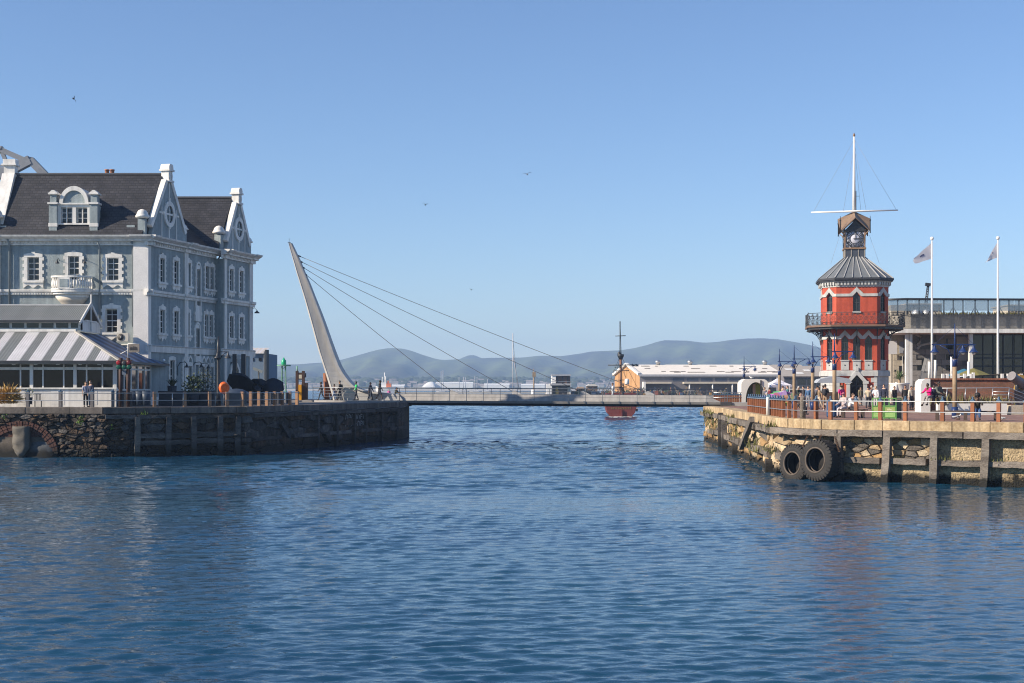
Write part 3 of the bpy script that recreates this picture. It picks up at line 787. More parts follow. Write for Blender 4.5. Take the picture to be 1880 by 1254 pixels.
# right wall: stones along the side, timber bays along the front
s_tip, s_c, s_f = RE.d[2], RE.d[5], RE.d[7]
for k_ in range(1, 7): rubble(rwall, RE, RE.d[k_], RE.d[k_ + 1], -.2, 2.42, 1.25, .42, ST_L, 21 + k_, None, .16, .03)
rubble(rwall, RE, s_f, s_f + .9, -.2, 2.42, .5, .35, ST_L, 29, None, .14, .02)
s1545, s1631, s1720, s1811, s1905 = [RE.s_at_px(p) for p in (1547, 1631, 1720, 1811, 1905)]
rubble(rwall, RE, s1545, s1720, 1.0, 2.42, .52, .27, ST_L, 22, None, .11)
for a, b in ((s1545, s1631), (s1631, s1720)):
    MB().box(-(b - a) / 2, (b - a) / 2, .02, .3, -.9, 1.0).build("concrete_panel", CONC, rwall, RE.at((a + b) / 2, 0))
for a, b in ((s1720, s1811), (s1811, s1905), (s1905, s1905 + 5)):
    MB().box(-(b - a) / 2, (b - a) / 2, .03, .3, -.9, 2.35).build("concrete_panel", CONC, rwall, RE.at((a + b) / 2, 0))
for px, ti in ((1547, -.02), (1631, .05), (1720, .03), (1811, .05), (1905, .02), (1990, 0)):
    pile(rwall, RE, RE.s_at_px(px), -.9, 2.3, .36, -.42, ti)
cuts = [1440, 1492, 1545, 1628, 1775, 1890, 2000]
for a, b in zip(cuts, cuts[1:]):
    plank(rwall, RE, RE.s_at_px(a) + .03, RE.s_at_px(b) - .03, 2.32, .30, -.58, .05, name="waler")
for a, b in ((1549, 1620), (1636, 1704), (1722, 1804), (1820, 1900)):
    plank(rwall, RE, RE.s_at_px(a), RE.s_at_px(b), 1.02, .27, -.40, .1, name="waler")
s = RE.d[2] + .2; k = 0
rr = random.Random(17)
while s < RE.s_at_px(1440) - .5:
    w = rr.uniform(1.6, 3.0)
    if k not in (3,):
        plank(rwall, RE, s, min(s + w - rr.uniform(.05, .35), RE.s_at_px(1440)), 2.28 + rr.uniform(-.03, .03), .32, -.34 - rr.uniform(0, .12), .05, name="waler")
    if k % 7 != 5 and k > 1: plank(rwall, RE, s + .1, s + w - rr.uniform(0, .4), .98 + rr.uniform(-.06, .06), .34, -.34, .05, name="waler")
    s += w; k += 1
for px, z0, z1 in ((1329, -.9, 2.6), (1336, -.9, 2.2), (1356, -.9, .8), (1420, -.9, .7)):
    pile(rwall, RE, RE.s_at_px(px), z0, z1, .4, -.25, 0, WOODD)
plank(rwall, RE, RE.s_at_px(1378) - 1.0, RE.s_at_px(1396) + .3, 1.75, .35, -.62, -.35, WOODT, tilt=-.28)
# weeds in the joints
def weeds(name, label, spots, seed, m, size=.16, n=26):
    r = random.Random(seed); mb = MB()
    for (o, sp, up) in spots:
        for k in range(n):
            c = o + Vector((r.gauss(0, sp[0]), r.gauss(0, sp[1]), r.gauss(0, sp[2])))
            a = r.uniform(0, 2 * PI); l = size * r.uniform(.6, 1.5); t = r.uniform(-.5, .5)
            d = Vector((math.cos(a) * l * .45, math.sin(a) * l * .45, l * up + r.uniform(-.05, .05))); w = Vector((-math.sin(a), math.cos(a), t)) * (l * .16)
            mb.add([c - w, c + w, c + d + w * .4, c + d * 1.3], [(0, 1, 2, 3)])
    return tag(mb.build(name, m, M=Matrix()), label, kind='stuff')
GRASS = mat("wall_weeds_green", (.10, .125, .03), .8, .3, 4, col2=(.17, .14, .05))
sp = [(RE.pt(RE.s_at_px(px), -.12, z), (.3, .5, zz), 1) for px, z, zz in ((1304, 1.7, .35), (1312, 1.3, .35), (1318, 1.75, .3), (1322, 1.2, .3), (1300, 2.35, .06), (1306, 2.4, .06), (1312, 2.4, .06), (1352, 1.7, .3), (1356, 1.3, .25), (1350, 2.4, .08), (1389, .95, .1), (1392, 1.2, .15), (1425, 2.4, .06), (1430, 1.1, .12), (1408, .95, .1))]
weeds("wall_weeds", "green weeds growing out of the sunny quay wall", sp, 5, GRASS, .2, 60)
sp = [(RE.pt(RE.s_at_px(px), -.35, 1.17), (.25, .04, .03), 1) for px in (1644, 1735, 1745, 1790, 1826, 1848)]
weeds("ledge_weeds", "tufts of grass on the lower quay timbers", sp, 6, GRASS, .1, 16)
sp = [(LE.pt(LE.s_at_px(px), -.12, z), (.12, .06, .1), 1) for px, z in ((13, 2.55), (150, 2.35), (148, 2.2), (203, 1.95), (262, 2.7))]
weeds("shade_weeds", "small green plants rooted in the dark quay wall", sp, 7, mat("fresh_weed_green", (.12, .20, .03), .8, .2, 4), .16, 24)
# ------------------------------------------------------------------ grey-blue harbour building on the left quay
FY = 105.0                                               # its street front
hb = thing("harbour_building", "grey blue gabled harbour building with white trim and slate roof", "building", (-27, FY, ZL))
EX = Vector((.248, .969, 0)).normalized()                # its flank runs along this
X0L, XC = -38.3, -26.9
MF = T(XC, FY, 0)                                        # front frame: x along the front (negative to the left), y into the house
u = EX; MS = Matrix(((u.x, -u.y, 0, XC), (u.y, u.x, 0, FY), (0, 0, 1, 0), (0, 0, 0, 1)))  # flank frame
def s_px(px):
    k = (px - CX) / F
    return (XC - k * FY) / (k * u.y - u.x)
def s_px2(px):                                           # the same along the far bay, which stands .75 m forward
    k = (px - CX) / F; ox, oy = XC + .75 * u.y, FY - .75 * u.x
    return (ox - k * oy) / (k * u.y - u.x)
def wall_holes(x0, x1, z0, z1, holes, depth=.22, th=None):
    """wall face in x, z with real openings; each hole (xa, xb, za, zb) gets its reveals"""
    mb = MB()
    xs = sorted({x0, x1, *[h[0] for h in holes], *[h[1] for h in holes]}); zs = sorted({z0, z1, *[h[2] for h in holes], *[h[3] for h in holes]})
    for a, b in zip(xs, xs[1:]):
        for c, d in zip(zs, zs[1:]):
            if any(h[0] - 1e-6 <= a and b <= h[1] + 1e-6 and h[2] - 1e-6 <= c and d <= h[3] + 1e-6 for h in holes): continue
            mb.add([(a, 0, c), (b, 0, c), (b, 0, d), (a, 0, d)], [(0, 1, 2, 3)])
    for a, b, c, d in holes:
        mb.add([(a, 0, c), (b, 0, c), (b, 0, d), (a, 0, d), (a, depth, c), (b, depth, c), (b, depth, d), (a, depth, d)],
               [(0, 4, 5, 1), (1, 5, 6, 2), (2, 6, 7, 3), (3, 7, 4, 0)])
    return mb
# shared window meshes
def frame_mesh(w, h, cols, rows, arch=0):
    mb = MB(); t = .045
    mb.box(-w / 2, -w / 2 + .06, .10, .17, 0, h); mb.box(w / 2 - .06, w / 2, .10, .17, 0, h)
    mb.box(-w / 2 + .06, w / 2 - .06, .10, .17, 0, .06); mb.box(-w / 2 + .06, w / 2 - .06, .10, .17, h - .06, h)
    for i in range(1, cols): x = -w / 2 + w * i / cols; mb.box(x - t / 2, x + t / 2, .115, .16, .06, h - .06)
    for j in range(1, rows): z = h * j / rows; mb.box(-w / 2 + .06, w / 2 - .06, .11, .158, z - t / 2 - (.015 if j * 2 == rows else 0), z + t / 2 + (.015 if j * 2 == rows else 0))
    return mb.mesh("frame", WHITE)
def pane_mesh(w, h):
    return MB().add([(-w / 2, .145, 0), (w / 2, .145, 0), (w / 2, .145, h), (-w / 2, .145, h)], [(0, 1, 2, 3)]).mesh("pane", GLASS)
def surround_mesh(w, h, key=True, k=7, jw=.20, quoin=.11, apron='scallop', pr=.085):
    mb = MB(); hw = w / 2
    for sgn in (-1, 1):
        poly = [(sgn * hw, 0)]
        for j in range(k):
            q = jw + (quoin if j % 2 == 0 else 0)
            poly += [(sgn * (hw + q), h * j / k), (sgn * (hw + q), h * (j + 1) / k)]
        poly += [(sgn * hw, h)]
        mb.prism(poly, -pr, .005)
    top = .30
    hd = [(-hw - jw - .02, h), (hw + jw + .02, h), (hw + jw + .02, h + top * .75), (hw * .6, h + top), (.13, h + top * 1.05)]
    hd += [(.13, h + top * 1.35), (-.13, h + top * 1.35)] if key else []
    hd += [(-.13, h + top * 1.05), (-hw * .6, h + top), (-hw - jw - .02, h + top * .75)]
    mb.prism(hd, -pr - .012, .005)
    arch = [(-hw, h)] + [(hw * math.cos(a), h - .11 + .11 * math.sin(a)) for a in np.linspace(PI, 0, 9)] + [(hw, h)]
    mb.prism([(x, z) for x, z in arch], .02, .14)
    return mb.mesh("surround", WHITE)
def sill_mesh(w, apron):
    mb = MB(); hw = w / 2 + .31
    mb.box(-hw - .03, hw + .03, -.17, .01, -.16, 0)
    if apron == 'wave':
        b = [(hw * t, -.44 - .10 * math.cos(t * PI * 2)) for t in np.linspace(-.97, .97, 17)]
        mb.prism([(-hw, -.16), (-hw, -.58)] + b + [(hw, -.58), (hw, -.16)], -.085, .005)
    elif apron == 'teeth':
        pts = []
        for i, t in enumerate(np.linspace(-1, 1, 7)): pts.append((hw * .9 * t, -.62 if i in (3,) else (-.50 if i % 2 else -.34)))
        mb.prism([(-hw * .92, -.16)] + pts + [(hw * .92, -.16)], -.075, .005)
    return mb.mesh("sill", WHITE)
_wm = {}
def window(parent, M, w, h, cols=2, rows=4, apron='teeth', quoin=.11, jw=.2, k=7, key=True, pr=.085):
    kk = (w, h, cols, rows, apron, quoin, jw, k, key)
    if kk not in _wm: _wm[kk] = (frame_mesh(w, h, cols, rows), pane_mesh(w, h), surround_mesh(w, h, key, k, jw, quoin, pr=pr), sill_mesh(w, apron) if apron else None)
    a, b, c, d = _wm[kk]
    o = inst(a, "window", parent, M)
    inst(b, "pane", o, M); inst(c, "surround", o, M)
    if d: inst(d, "sill", o, M)
    return o
ZE, ZC = 15.72, 15.02                                    # top and underside of the cornice
# front wall
fw = [(61.5, .86, 12.42, 14.14), (135.5, .80, 12.45, 14.22), (207.5, .86, 12.42, 14.10), (205, .86, 8.58, 10.34)]
holes = []
for px, w, a, b in fw:
    x = X_(px, FY) - XC; holes.append((x - w / 2, x + w / 2, a, b))
wall_holes(X0L - XC, 0, ZL - .05, ZC, holes).build("wall", BLUEWALL, hb, MF)
for (px, w, a, b), rows in zip(fw, (4, 3, 4, 4)):
    if px == 135.5:
        x = X_(px, FY) - XC
        o = window(hb, MF @ T(x, 0, a), w, b - a, 2, 4, None, .12, .24, 7)
    else: window(hb, MF @ T(X_(px, FY) - XC, 0, a), w, b - a, 2, 4, 'wave', .12, .24, 7)
# flank: three bays, the far one stands forward
sA, sB, sE = 6.05, 11.1, 16.4
def srow(pxs, w, a, b): return [(s_px(p), w, a, b) for p in pxs]
top, mid_ = (12.45, 14.25), (8.6, 10.38)
flank = [(x, .72, *top) for x in (2.15, 4.35)] + [(x, .72, *mid_) for x in (2.15, 4.35)] + [(3.7, .72, 4.2, 6.6)] \
      + [(s_px(345.5), .66, *top)] + [(s_px(343.5), .66, *mid_)] + [(s_px(379.6), .62, *top), (s_px(388.6), .62, *top), (s_px(378.4), .62, *mid_), (s_px(387), .62, *mid_)] \
      + [(s_px(338.8), .62, 4.35, 6.2), (s_px(347.4), .62, 4.35, 6.2), (s_px(372.4), .62, 4.35, 6.2), (s_px(380), .62, 4.35, 6.2), (s_px(387.5), .62, 4.35, 6.2)] \
      + [(s_px(362.8), .62, 11.0, 13.9), (s_px(361.3), .62, 7.0, 9.2)]
fl2 = [(s_px2(p), .68, *r) for p in (424, 442.3) for r in (top, mid_)] + [(s_px2(430), 1.4, ZL + .1, 6.6)]
wall_holes(0, sB, ZL - .05, ZC, [(s - w / 2, s + w / 2, a, b) for s, w, a, b in flank]).build("wall", BLUEWALL, hb, MS)
MS2 = MS @ T(0, -.75, 0)
wall_holes(sB, sE, ZL - .05, ZC, [(s - w / 2, s + w / 2, a, b) for s, w, a, b in fl2]).build("wall", BLUEWALL, hb, MS2)
MB().box(sB, sB + .3, -.75, .2, ZL - .05, ZC).build("wall_return", BLUEWALL, hb, MS)
MB().box(sB, sE, .3, .4, ZL, ZC).build("wall_return", BLUEWALL, hb, MS)
for s, w, a, b in flank:
    arch = a < 5 or abs(w - .62) < .001 and (a in (11.0, 7.0))
    window(hb, MS @ T(s, 0, a), w, b - a, 2 if w > .63 else 1, 4, 'teeth' if a > 8 and a not in (11.0,) else None, .07, .16, 9, not arch, .075)
for s, w, a, b in fl2:
    if w < 1: window(hb, MS2 @ T(s, 0, a), w, b - a, 2, 4, 'teeth', .07, .16, 9)
# pointed and round hoods over the low windows and the tall stair window
def hood(M, w, z, rise, t=.16, pointed=True, drop=0.0, m=WHITE, y0=-.12):
    out, inn = [], []
    for k in range(13):
        a = PI - PI * k / 12
        px_ = math.cos(a); pz = math.sin(a) ** (.75 if pointed else 1) * (1 + (.25 * (1 - abs(px_)) if pointed else 0))
        out.append((px_ * (w / 2 + t), z + pz * (rise + t))); inn.append((px_ * w / 2, z + pz * rise))
    poly = [(-w / 2 - t, z - drop)] + out + [(w / 2 + t, z - drop), (w / 2, z - drop)] + inn[::-1] + [(-w / 2, z - drop)]
    MB().prism(poly, y0, .005).build("arch_hood", m, hb, M)
for px in (338.8, 347.4, 372.4, 380, 387.5): hood(MS @ T(s_px(px), 0, 0), .64, 6.2, .55, .13, True, 1.85)
hood(MS @ T(s_px(362.8), 0, 0), .62, 13.9, .45, .15, False, 3.4)
hood(MS @ T(s_px(361.3), 0, 0), .62, 9.2, .35, .15, False, 2.6)
hood(MS @ T(s_px(360), 0, 0), .66, 5.9, .6, .15, True, 2.6)
hood(MS2 @ T(s_px2(430), 0, 0), 1.4, 5.5, .9, .26, False, 2.2)
mb = MB(); mb.box(-.75, .75, .16, .2, ZL + .1, 6.6); mb.build("doorway", mat("dark_interior", (.02, .02, .022), .7), hb, MS2 @ T(s_px2(430), 0, 0))
sx = s_px(361.3)
for z0, z1, w in ((9.75, 10.25, 1.0), (10.25, 10.5, 1.2), (5.0 + 1.3, 7.0, .95), (10.5, 11.0, .85)):
    MB().box(-w / 2, w / 2, -.16, .004, z0, z1).build("stair_panel", WHITE, hb, MS @ T(sx + .02, 0, 0))
# corner piers and strips
def strip(M, x0, x1, pr, z0=ZL, z1=ZC, m=WHITE): return MB().box(x0, x1, -pr, .004, z0, z1).build("pier", m, hb, M)
QUOIN = mat("stippled_white_render", (.72, .70, .68), .75, .08, 1.2, .9, 12, bdist=.03)
strip(MF, -.98, .13, .32, m=QUOIN); strip(MF, X0L - XC - .2, X0L - XC + .55, .32, m=QUOIN)
strip(MS, -.29, .28, .14); strip(MS, sA - .45, sA + .12, .14)
strip(MS2, sB + .002, sB + .38, .12); strip(MS2, sE - .55, sE + .06, .12)
# cornices, dentils and string courses, mitred along each face
def band(M, x0, x1, z0, prof, name="cornice"):
    mb = MB(); poly = [(-y, z0 + z) for y, z in prof]
    mb.loft([[(x0, y, z) for y, z in poly], [(x1, y, z) for y, z in poly]]); return mb.build(name, WHITE, hb, M)
CP = [(-.02, 0), (.12, 0), (.12, .26), (.42, .30), (.42, .40), (.74, .58), (.78, .70), (-.02, .72)]
SP_ = [(-.02, 0), (.10, 0), (.10, .16), (.20, .24), (.22, .40), (-.02, .44)]
LP = [(-.02, 0), (.12, 0), (.14, .42), (.22, .5), (-.02, .56)]
def dentils(M, x0, x1, z, step, w, h, d):
    mb = MB(); n = int((x1 - x0) / step)
    for k in range(n):
        x = x0 + (k + .5) * (x1 - x0) / n; mb.box(x - w / 2, x + w / 2, -d, .02, z, z + h)
    tag(mb.build("dentils", WHITE, hb, M), kind='stuff')
for M, a, b in ((MF, X0L - XC - .3, .55), (MS, -.4, sB - .01), (MS2, sB - .5, sE + .5)):
    band(M, a, b, ZC, CP); band(M, a, b if M is not MF else .3, 11.35, SP_, "string_course"); band(M, a, b if M is not MF else .3, 7.15, LP, "string_course")
    dentils(M, a + .5, b - .1, ZC + .12, .27, .13, .15, .20); dentils(M, a + .5, b - .1, 11.38, .2, .1, .1, .16)
for M, a, b in ((MF, -1.15, .45), (MS, -.5, .5), (MS, sA - .6, sA + .25), (MS2, sB - .15, sB + .5), (MS2, sE - .7, sE + .25), (MF, X0L - XC - .4, X0L - XC + .7)):
    band(M, a, b, ZC - .02, [(y + (.16 if y > 0 else 0), z * 1.05) for y, z in CP])
    band(M, a, b, 11.33, [(y + (.12 if y > 0 else 0), z * 1.08) for y, z in SP_], "string_course")
# plinth
MB().box(0, sB, -.08, .01, ZL, ZL + .6).build("plinth", WHITE, hb, MS)
# roofs
ZRG = 20.72
def wing_roof(M, s0, s1, xl, xr, zr, name="roof", mm=SLATE_X):
    """ridge along world x between flank positions s0..s1"""
    ya, yb = FY + s0 * u.y - .35, FY + s1 * u.y + .2
    ym = (ya + yb) / 2; xo = XC + (s0 + s1) / 2 * u.x
    vs = [(xl, ya, ZE - .02), (XC + s0 * u.x + xr, ya, ZE - .02), (xo + xr, ym, zr), (xl, ym, zr), (xl, yb, ZE - .02), (XC + s1 * u.x + xr, yb, ZE - .02)]
    mb = MB().add(vs, [(0, 1, 2, 3), (3, 2, 5, 4), (1, 5, 2), (0, 3, 4), (0, 4, 5, 1)])
    return mb.build(name, mm, hb)
r1 = wing_roof(None, -.1, 6.4, X0L + .45, -.35, ZRG)
r2 = wing_roof(None, sB - .3, sE - .1, X0L + 2, .35, 20.3)
xm0, xm1 = XC + 6 * u.x, XC + 13.2 * u.x
ym0, ym1 = FY + 3.2, FY + 13.6
mb = MB().add([(XC + 3.2 * u.x + .12, ym0, ZE), (XC + 13.6 * u.x + .12, ym1, ZE), (XC - 4.2, ym0, 19.6), (XC - 1.4, ym1, 19.6), (XC - 10, ym0, ZE), (XC - 8, ym1, ZE)], [(0, 1, 3, 2), (2, 3, 5, 4)])
mb.build("roof", SLATE_Y, hb)
ym = FY + (-.1 + 6.4) / 2 * u.y - .07
MB().bar((X0L + .4, ym, ZRG + .02), (XC + .3, ym, ZRG + .02), .22, .12).build("ridge_cap", mat("ridge_lead", (.10, .10, .11), .6), r1)
ym2 = FY + (sB - .3 + sE - .1) / 2 * u.y - .07
MB().bar((X0L + 2, ym2, 20.32), (XC + 13.6 * u.x + .3, ym2, 20.32), .22, .12).build("ridge_cap", MATS["ridge_lead"], r2)
# gables on the flank
PINP = [(.34, 0), (.34, .08), (.31, .1), (.31, 1.25), (.36, 1.3), (.50, 1.38), (.52, 1.46), (.46, 1.52), (.42, 1.60), (.39, 1.72), (.30, 1.86), (.16, 1.95), (.06, 1.98), (0, 1.98)]
def pinnacle(M, h=2.2, sc=1.0):
    k = h / 2.2
    sq = lambda p: [(r * 1.25, z * k) for r, z in p]
    mb = MB().lathe(sq(PINP[:4]), n=4, a0=PI / 4, sm=False)
    mb.build("pinnacle_shaft", BLUEWALL, hb, M)
    MB().lathe([(r * 1.02, z * k) for r, z in PINP[4:]], n=12, sm=True).build("pinnacle_cap", WHITE, hb, M)
def gable(M, s0, s1, apex_z, pin=(1.95, 1.75)):
    c = (s0 + s1) / 2; g = s1 - s0
    gw = MB().prism([(s0 + .35, ZE), (s1 - .35, ZE), (c + .28, apex_z), (c - .28, apex_z)], -.05, .35); gw_o = gw.build("gable_wall", BLUEWALL, hb, M)
    for sg in (-1, 1):                                   # raking coping
        p, q = Vector((c + sg * (g / 2 - .42), 0, ZE + .75)), Vector((c + sg * .34, 0, apex_z + .02))
        d = (q - p).normalized(); n_ = Vector((-d.z, 0, d.x)) * sg * -1
        if n_.z < 0: n_ = -n_
        w = .20
        a = [p - n_ * .12, q - n_ * .12, q + n_ * w, p + n_ * w]
        MB().prism([(v.x, v.z) for v in a], -.12, .30).build("raking_coping", WHITE, gw_o, M)
        MB().box(c + sg * 1.15 - .05, c + sg * 1.15 + .05, -.10, 0, ZE + .02, ZE + 2.4).build("gable_strip", WHITE, gw_o, M)
    cz = ZE + 1.95
    for z0, z1 in ((ZE + .02, cz - .95), (cz + .95, apex_z - .1)):
        MB().box(c - .06, c + .06, -.10, 0, z0, z1).build("gable_strip", WHITE, gw_o, M)
    MB().box(c - 1.55, c + 1.55, -.105, 0, cz - .07, cz + .07).build("gable_strip", WHITE, gw_o, M)
    # round window
    mb = MB(); outer, inner = [], []
    for k in range(28):
        a = 2 * PI * k / 28; outer.append((c + .86 * math.cos(a), cz + 1.0 * math.sin(a))); inner.append((c + .55 * math.cos(a), cz + .66 * math.sin(a)))
    for k in range(28):
        k2 = (k + 1) % 28
        mb.prism([outer[k], outer[k2], inner[k2], inner[k]], -.17, -.02)
    for a in (0, PI / 2, PI, 3 * PI / 2): mb.prism([(c + .8 * math.cos(a) - .13, cz + .98 * math.sin(a) - .13), (c + .8 * math.cos(a) + .13, cz + .98 * math.sin(a) - .13), (c + .92 * math.cos(a) + .1, cz + 1.12 * math.sin(a) + .13), (c + .92 * math.cos(a) - .1, cz + 1.12 * math.sin(a) + .13)], -.15, -.02)
    rw_ = mb.build("round_window", WHITE, hb, M)
    MB().prism(inner, -.075, -.055).build("pane", GLASS, rw_, M)
    mb = MB(); mb.box(c - .025, c + .025, -.10, -.05, cz - .64, cz + .64); mb.box(c - .53, c + .53, -.10, -.05, cz - .025, cz + .025); mb.build("frame", WHITE, rw_, M)
    # finial block like a little chimney
    mb = MB(); z = apex_z - .05
    mb.box(c - .40, c + .40, -.30, .52, z, z + .16); mb.box(c - .30, c + .30, -.20, .42, z + .16, z + .84); mb.box(c - .42, c + .42, -.32, .54, z + .84, z + .98)
    mb.prism([(c - .36, z + .98), (c + .36, z + .98), (c + .32, z + 1.22), (c + .2, z + 1.38), (c - .2, z + 1.38), (c - .32, z + 1.22)], -.26, .48)
    for sg in (-1, 1): mb.prism([(c + sg * .16 + .11 * math.cos(a), z + .48 + .24 * math.sin(a)) for a in np.linspace(0, 2 * PI, 12, endpoint=False)], -.24, -.19)
    mb.build("finial", WHITE, gw_o, M)
    return c
gable(MS, .05, 6.25, 20.15)
gable(MS2, sB + .05, sE - .05, 19.75)
pinnacle(MF @ T(-.42, .12, ZE)); pinnacle(MS @ T(sA - .15, .3, ZE), 1.75); pinnacle(MS2 @ T(sB + .15, .5, ZE)); pinnacle(MS2 @ T(sE - .3, .3, ZE), 1.75)
# left end gable seen edge on
ML = Matrix(((.0, 1, 0, X0L), (-1, .0, 0, FY), (0, 0, 1, 0), (0, 0, 0, 1)))   # x runs towards the camera, y to the right
g0 = MB().prism([(.1, ZE), (-6.3, ZE), (-3.3, 20.6), (-2.8, 20.6)], -.1, .35).build("gable_wall", BLUEWALL, hb, ML)
for a, b in (((-.35, ZE + .75), (-2.75, 20.6)), ((-5.9, ZE + .75), (-3.4, 20.6))):
    p, q = Vector((a[0], 0, a[1])), Vector((b[0], 0, b[1])); d = (q - p).normalized(); n_ = Vector((-d.z, 0, d.x))
    if n_.z < 0: n_ = -n_
    MB().prism([(v.x, v.z) for v in (p - n_ * .1, q - n_ * .1, q + n_ * .24, p + n_ * .24)], -.25, .68).build("raking_coping", WHITE, g0, ML)
mb = MB(); z = 20.5
mb.box(-3.55, -2.6, -.30, .72, z, z + .16); mb.box(-3.4, -2.75, -.2, .62, z + .16, z + .85); mb.box(-3.56, -2.6, -.34, .76, z + .85, z + .97); mb.box(-3.45, -2.7, -.26, .68, z + .97, z + 1.32); mb.build("finial", WHITE, g0, ML)
pinnacle(MF @ T(X0L - XC + .2, .12, ZE)); MB().box(X0L - XC + .4, X0L - XC + .95, .0, .4, ZE, ZE + .75).build("parapet_block", BLUEWALL, hb, MF)
MB().box(-1.55, -.95, .0, .4, ZE, ZE + .8).build("parapet_block", BLUEWALL, hb, MF)
# dormer
Yd = FY + .18; MD = T(X_(137, Yd), Yd, 0); k_ = Yd / F
def zd(py): return Z_(py, Yd)
dm = MB(); hw = 1.62
wall_d = wall_holes(-1.75, 1.75, ZE - .1, zd(377), [(-.98, -.18, zd(410), zd(381)), (.18, .98, zd(410), zd(381))], .15)
wall_d.box(-1.7, 1.7, .15, 3.0, ZE - .1, zd(377)); do = wall_d.build("dormer", BLUEWALL, hb, MD)
for x in (-.58, .58):
    M = MD @ T(x, -.02, zd(410)); h = zd(381) - zd(410)
    inst(frame_mesh(.8, h, 2, 3), "window_frame", do, M); inst(pane_mesh(.8, h), "pane", do, M)
    MB().box(x - .03, x + .03, -.03, .14, zd(410), zd(381)).build("window_mullion", WHITE, do, MD)
for x in (-1.1, 1.1, 0): MB().box(x - .13, x + .13, -.12, .0, zd(412), zd(381)).build("window_jamb", WHITE, do, MD)
MB().box(-1.22, 1.22, -.2, 0, zd(413), zd(410)).build("window_sill", WHITE, do, MD)
MB().box(-1.22, 1.22, -.13, 0, zd(381), zd(376)).build("window_head", WHITE, do, MD)
for x in (-1.5, 1.5):
    mb = MB(); w = .29
    mb.box(x - w, x + w, -.36, .4, ZE - .02, zd(376)); mb.box(x - w * .8, x + w * .8, -.28, .4, zd(373), zd(358)); mb.build("dormer_pillar", BLUEWALL, do, MD)
    MB().box(x - w - .03, x + w + .03, -.39, .43, zd(417), zd(410.5)).build("pillar_base", WHITE, do, MD)
    MB().box(x - w - .08, x + w + .08, -.45, .48, zd(376), zd(372.5)).build("pillar_band", WHITE, do, MD)
    mb = MB(); mb.box(x - w - .06, x + w + .06, -.40, .46, zd(358), zd(355))
    mb.prism([(x - w - .02, zd(355)), (x + w + .02, zd(355)), (x + w * .6, zd(352)), (x + .08, zd(350)), (x - .08, zd(350)), (x - w * .6, zd(352))], -.36, .42); mb.build("pillar_cap", WHITE, do, MD)
    for j in range(5): pass
ri, ro = .82, 1.07; zc = zd(374) + .02
outer = [(ro * math.cos(a), zc + ro * 1.18 * math.sin(a)) for a in np.linspace(0, PI, 25)]
inner = [(ri * math.cos(a), zc + ri * 1.14 * math.sin(a)) for a in np.linspace(0, PI, 25)]
mb = MB()
for k in range(24): mb.prism([outer[k], outer[k + 1], inner[k + 1], inner[k]], -.22, 2.4)
mb.box(-1.2, 1.2, -.24, .3, zd(376), zc); mb.build("dormer_arch", WHITE, do, MD)
MB().prism(inner, -.08, 2.3).build("tympanum", BLUEWALL, do, MD)
# balcony
xb = X_(134, FY) - XC
MBc = MF @ T(xb, 0, 0)
zb0, zb1 = Z_(541, FY), Z_(508, FY)
def dplan(r, d): return [(r * math.cos(a), -d * max(0, math.sin(a)) ** .62) for a in np.linspace(PI, 0, 21)]
mb = MB(); mb.slab(dplan(1.48, 1.25), zb0 + .14, zb0 + .30); mb.slab(dplan(1.38, 1.13), zb0 - .02, zb0 + .14); mb.slab(dplan(1.2, .95), zb0 - .22, zb0 - .02)
bal = mb.build("balcony", WHITE, hb, MBc)
rl = dplan(1.40, 1.17)
for zz, ww, hh_ in ((zb1 - .06, .22, .13), (zb0 + .36, .2, .1)):
    inn_, out_ = [(x * (1 - ww / 2 / 1.4), y * (1 - ww / 2 / 1.17)) for x, y in rl], [(x * (1 + ww / 2 / 1.4), y * (1 + ww / 2 / 1.17)) for x, y in rl]
    MB().slab(out_ + inn_[::-1], zz - hh_ / 2, zz + hh_ / 2).build("balcony_rail", WHITE, bal, MBc)
bm = MB().lathe([(.045, 0), (.05, .08), (.09, .2), (.10, .32), (.06, .5), (.04, .62), (.055, .7)], n=8).mesh("baluster", WHITE)
hbal = (zb1 - .12) - (zb0 + .4)
for k, (x, y) in enumerate(dplan(1.40, 1.17)):
    if .2 < x + .35 < .35 or k in (9, 10, 11, 12) and False: continue
    if k in (7, 8, 9, 10): continue
    inst(bm, "baluster", bal, MBc @ T(x, y, zb0 + .4) @ S3(1, 1, hbal / .7))
mb = MB(); x0, y0 = rl[8]; mb.box(-.42, .42, -.1, .1, zb0 + .36, zb1 - .12)
MP = MBc @ T(-.28, -1.17, 0)
mb.build("balcony_panel", WHITE, bal, MP); MB().box(-.30, .30, -.13, -.1, zb0 + .5, zb1 - .26).build("panel_field", BLUEWALL, bal, MP)
mb = MB(); mb.loft([[(x * s_, y * s_, z) for x, y in dplan(1.2, .95)] for s_, z in ((1, zb0 - .22), (.8, zb0 - .5), (.62, zb0 - .75), (.5, zb0 - 1.0), (.1, zb0 - 1.2))], True); mb.build("corbel", mat("cream_stone", (.58, .52, .44), .7, .1, 2, .2, 10), bal, MBc)
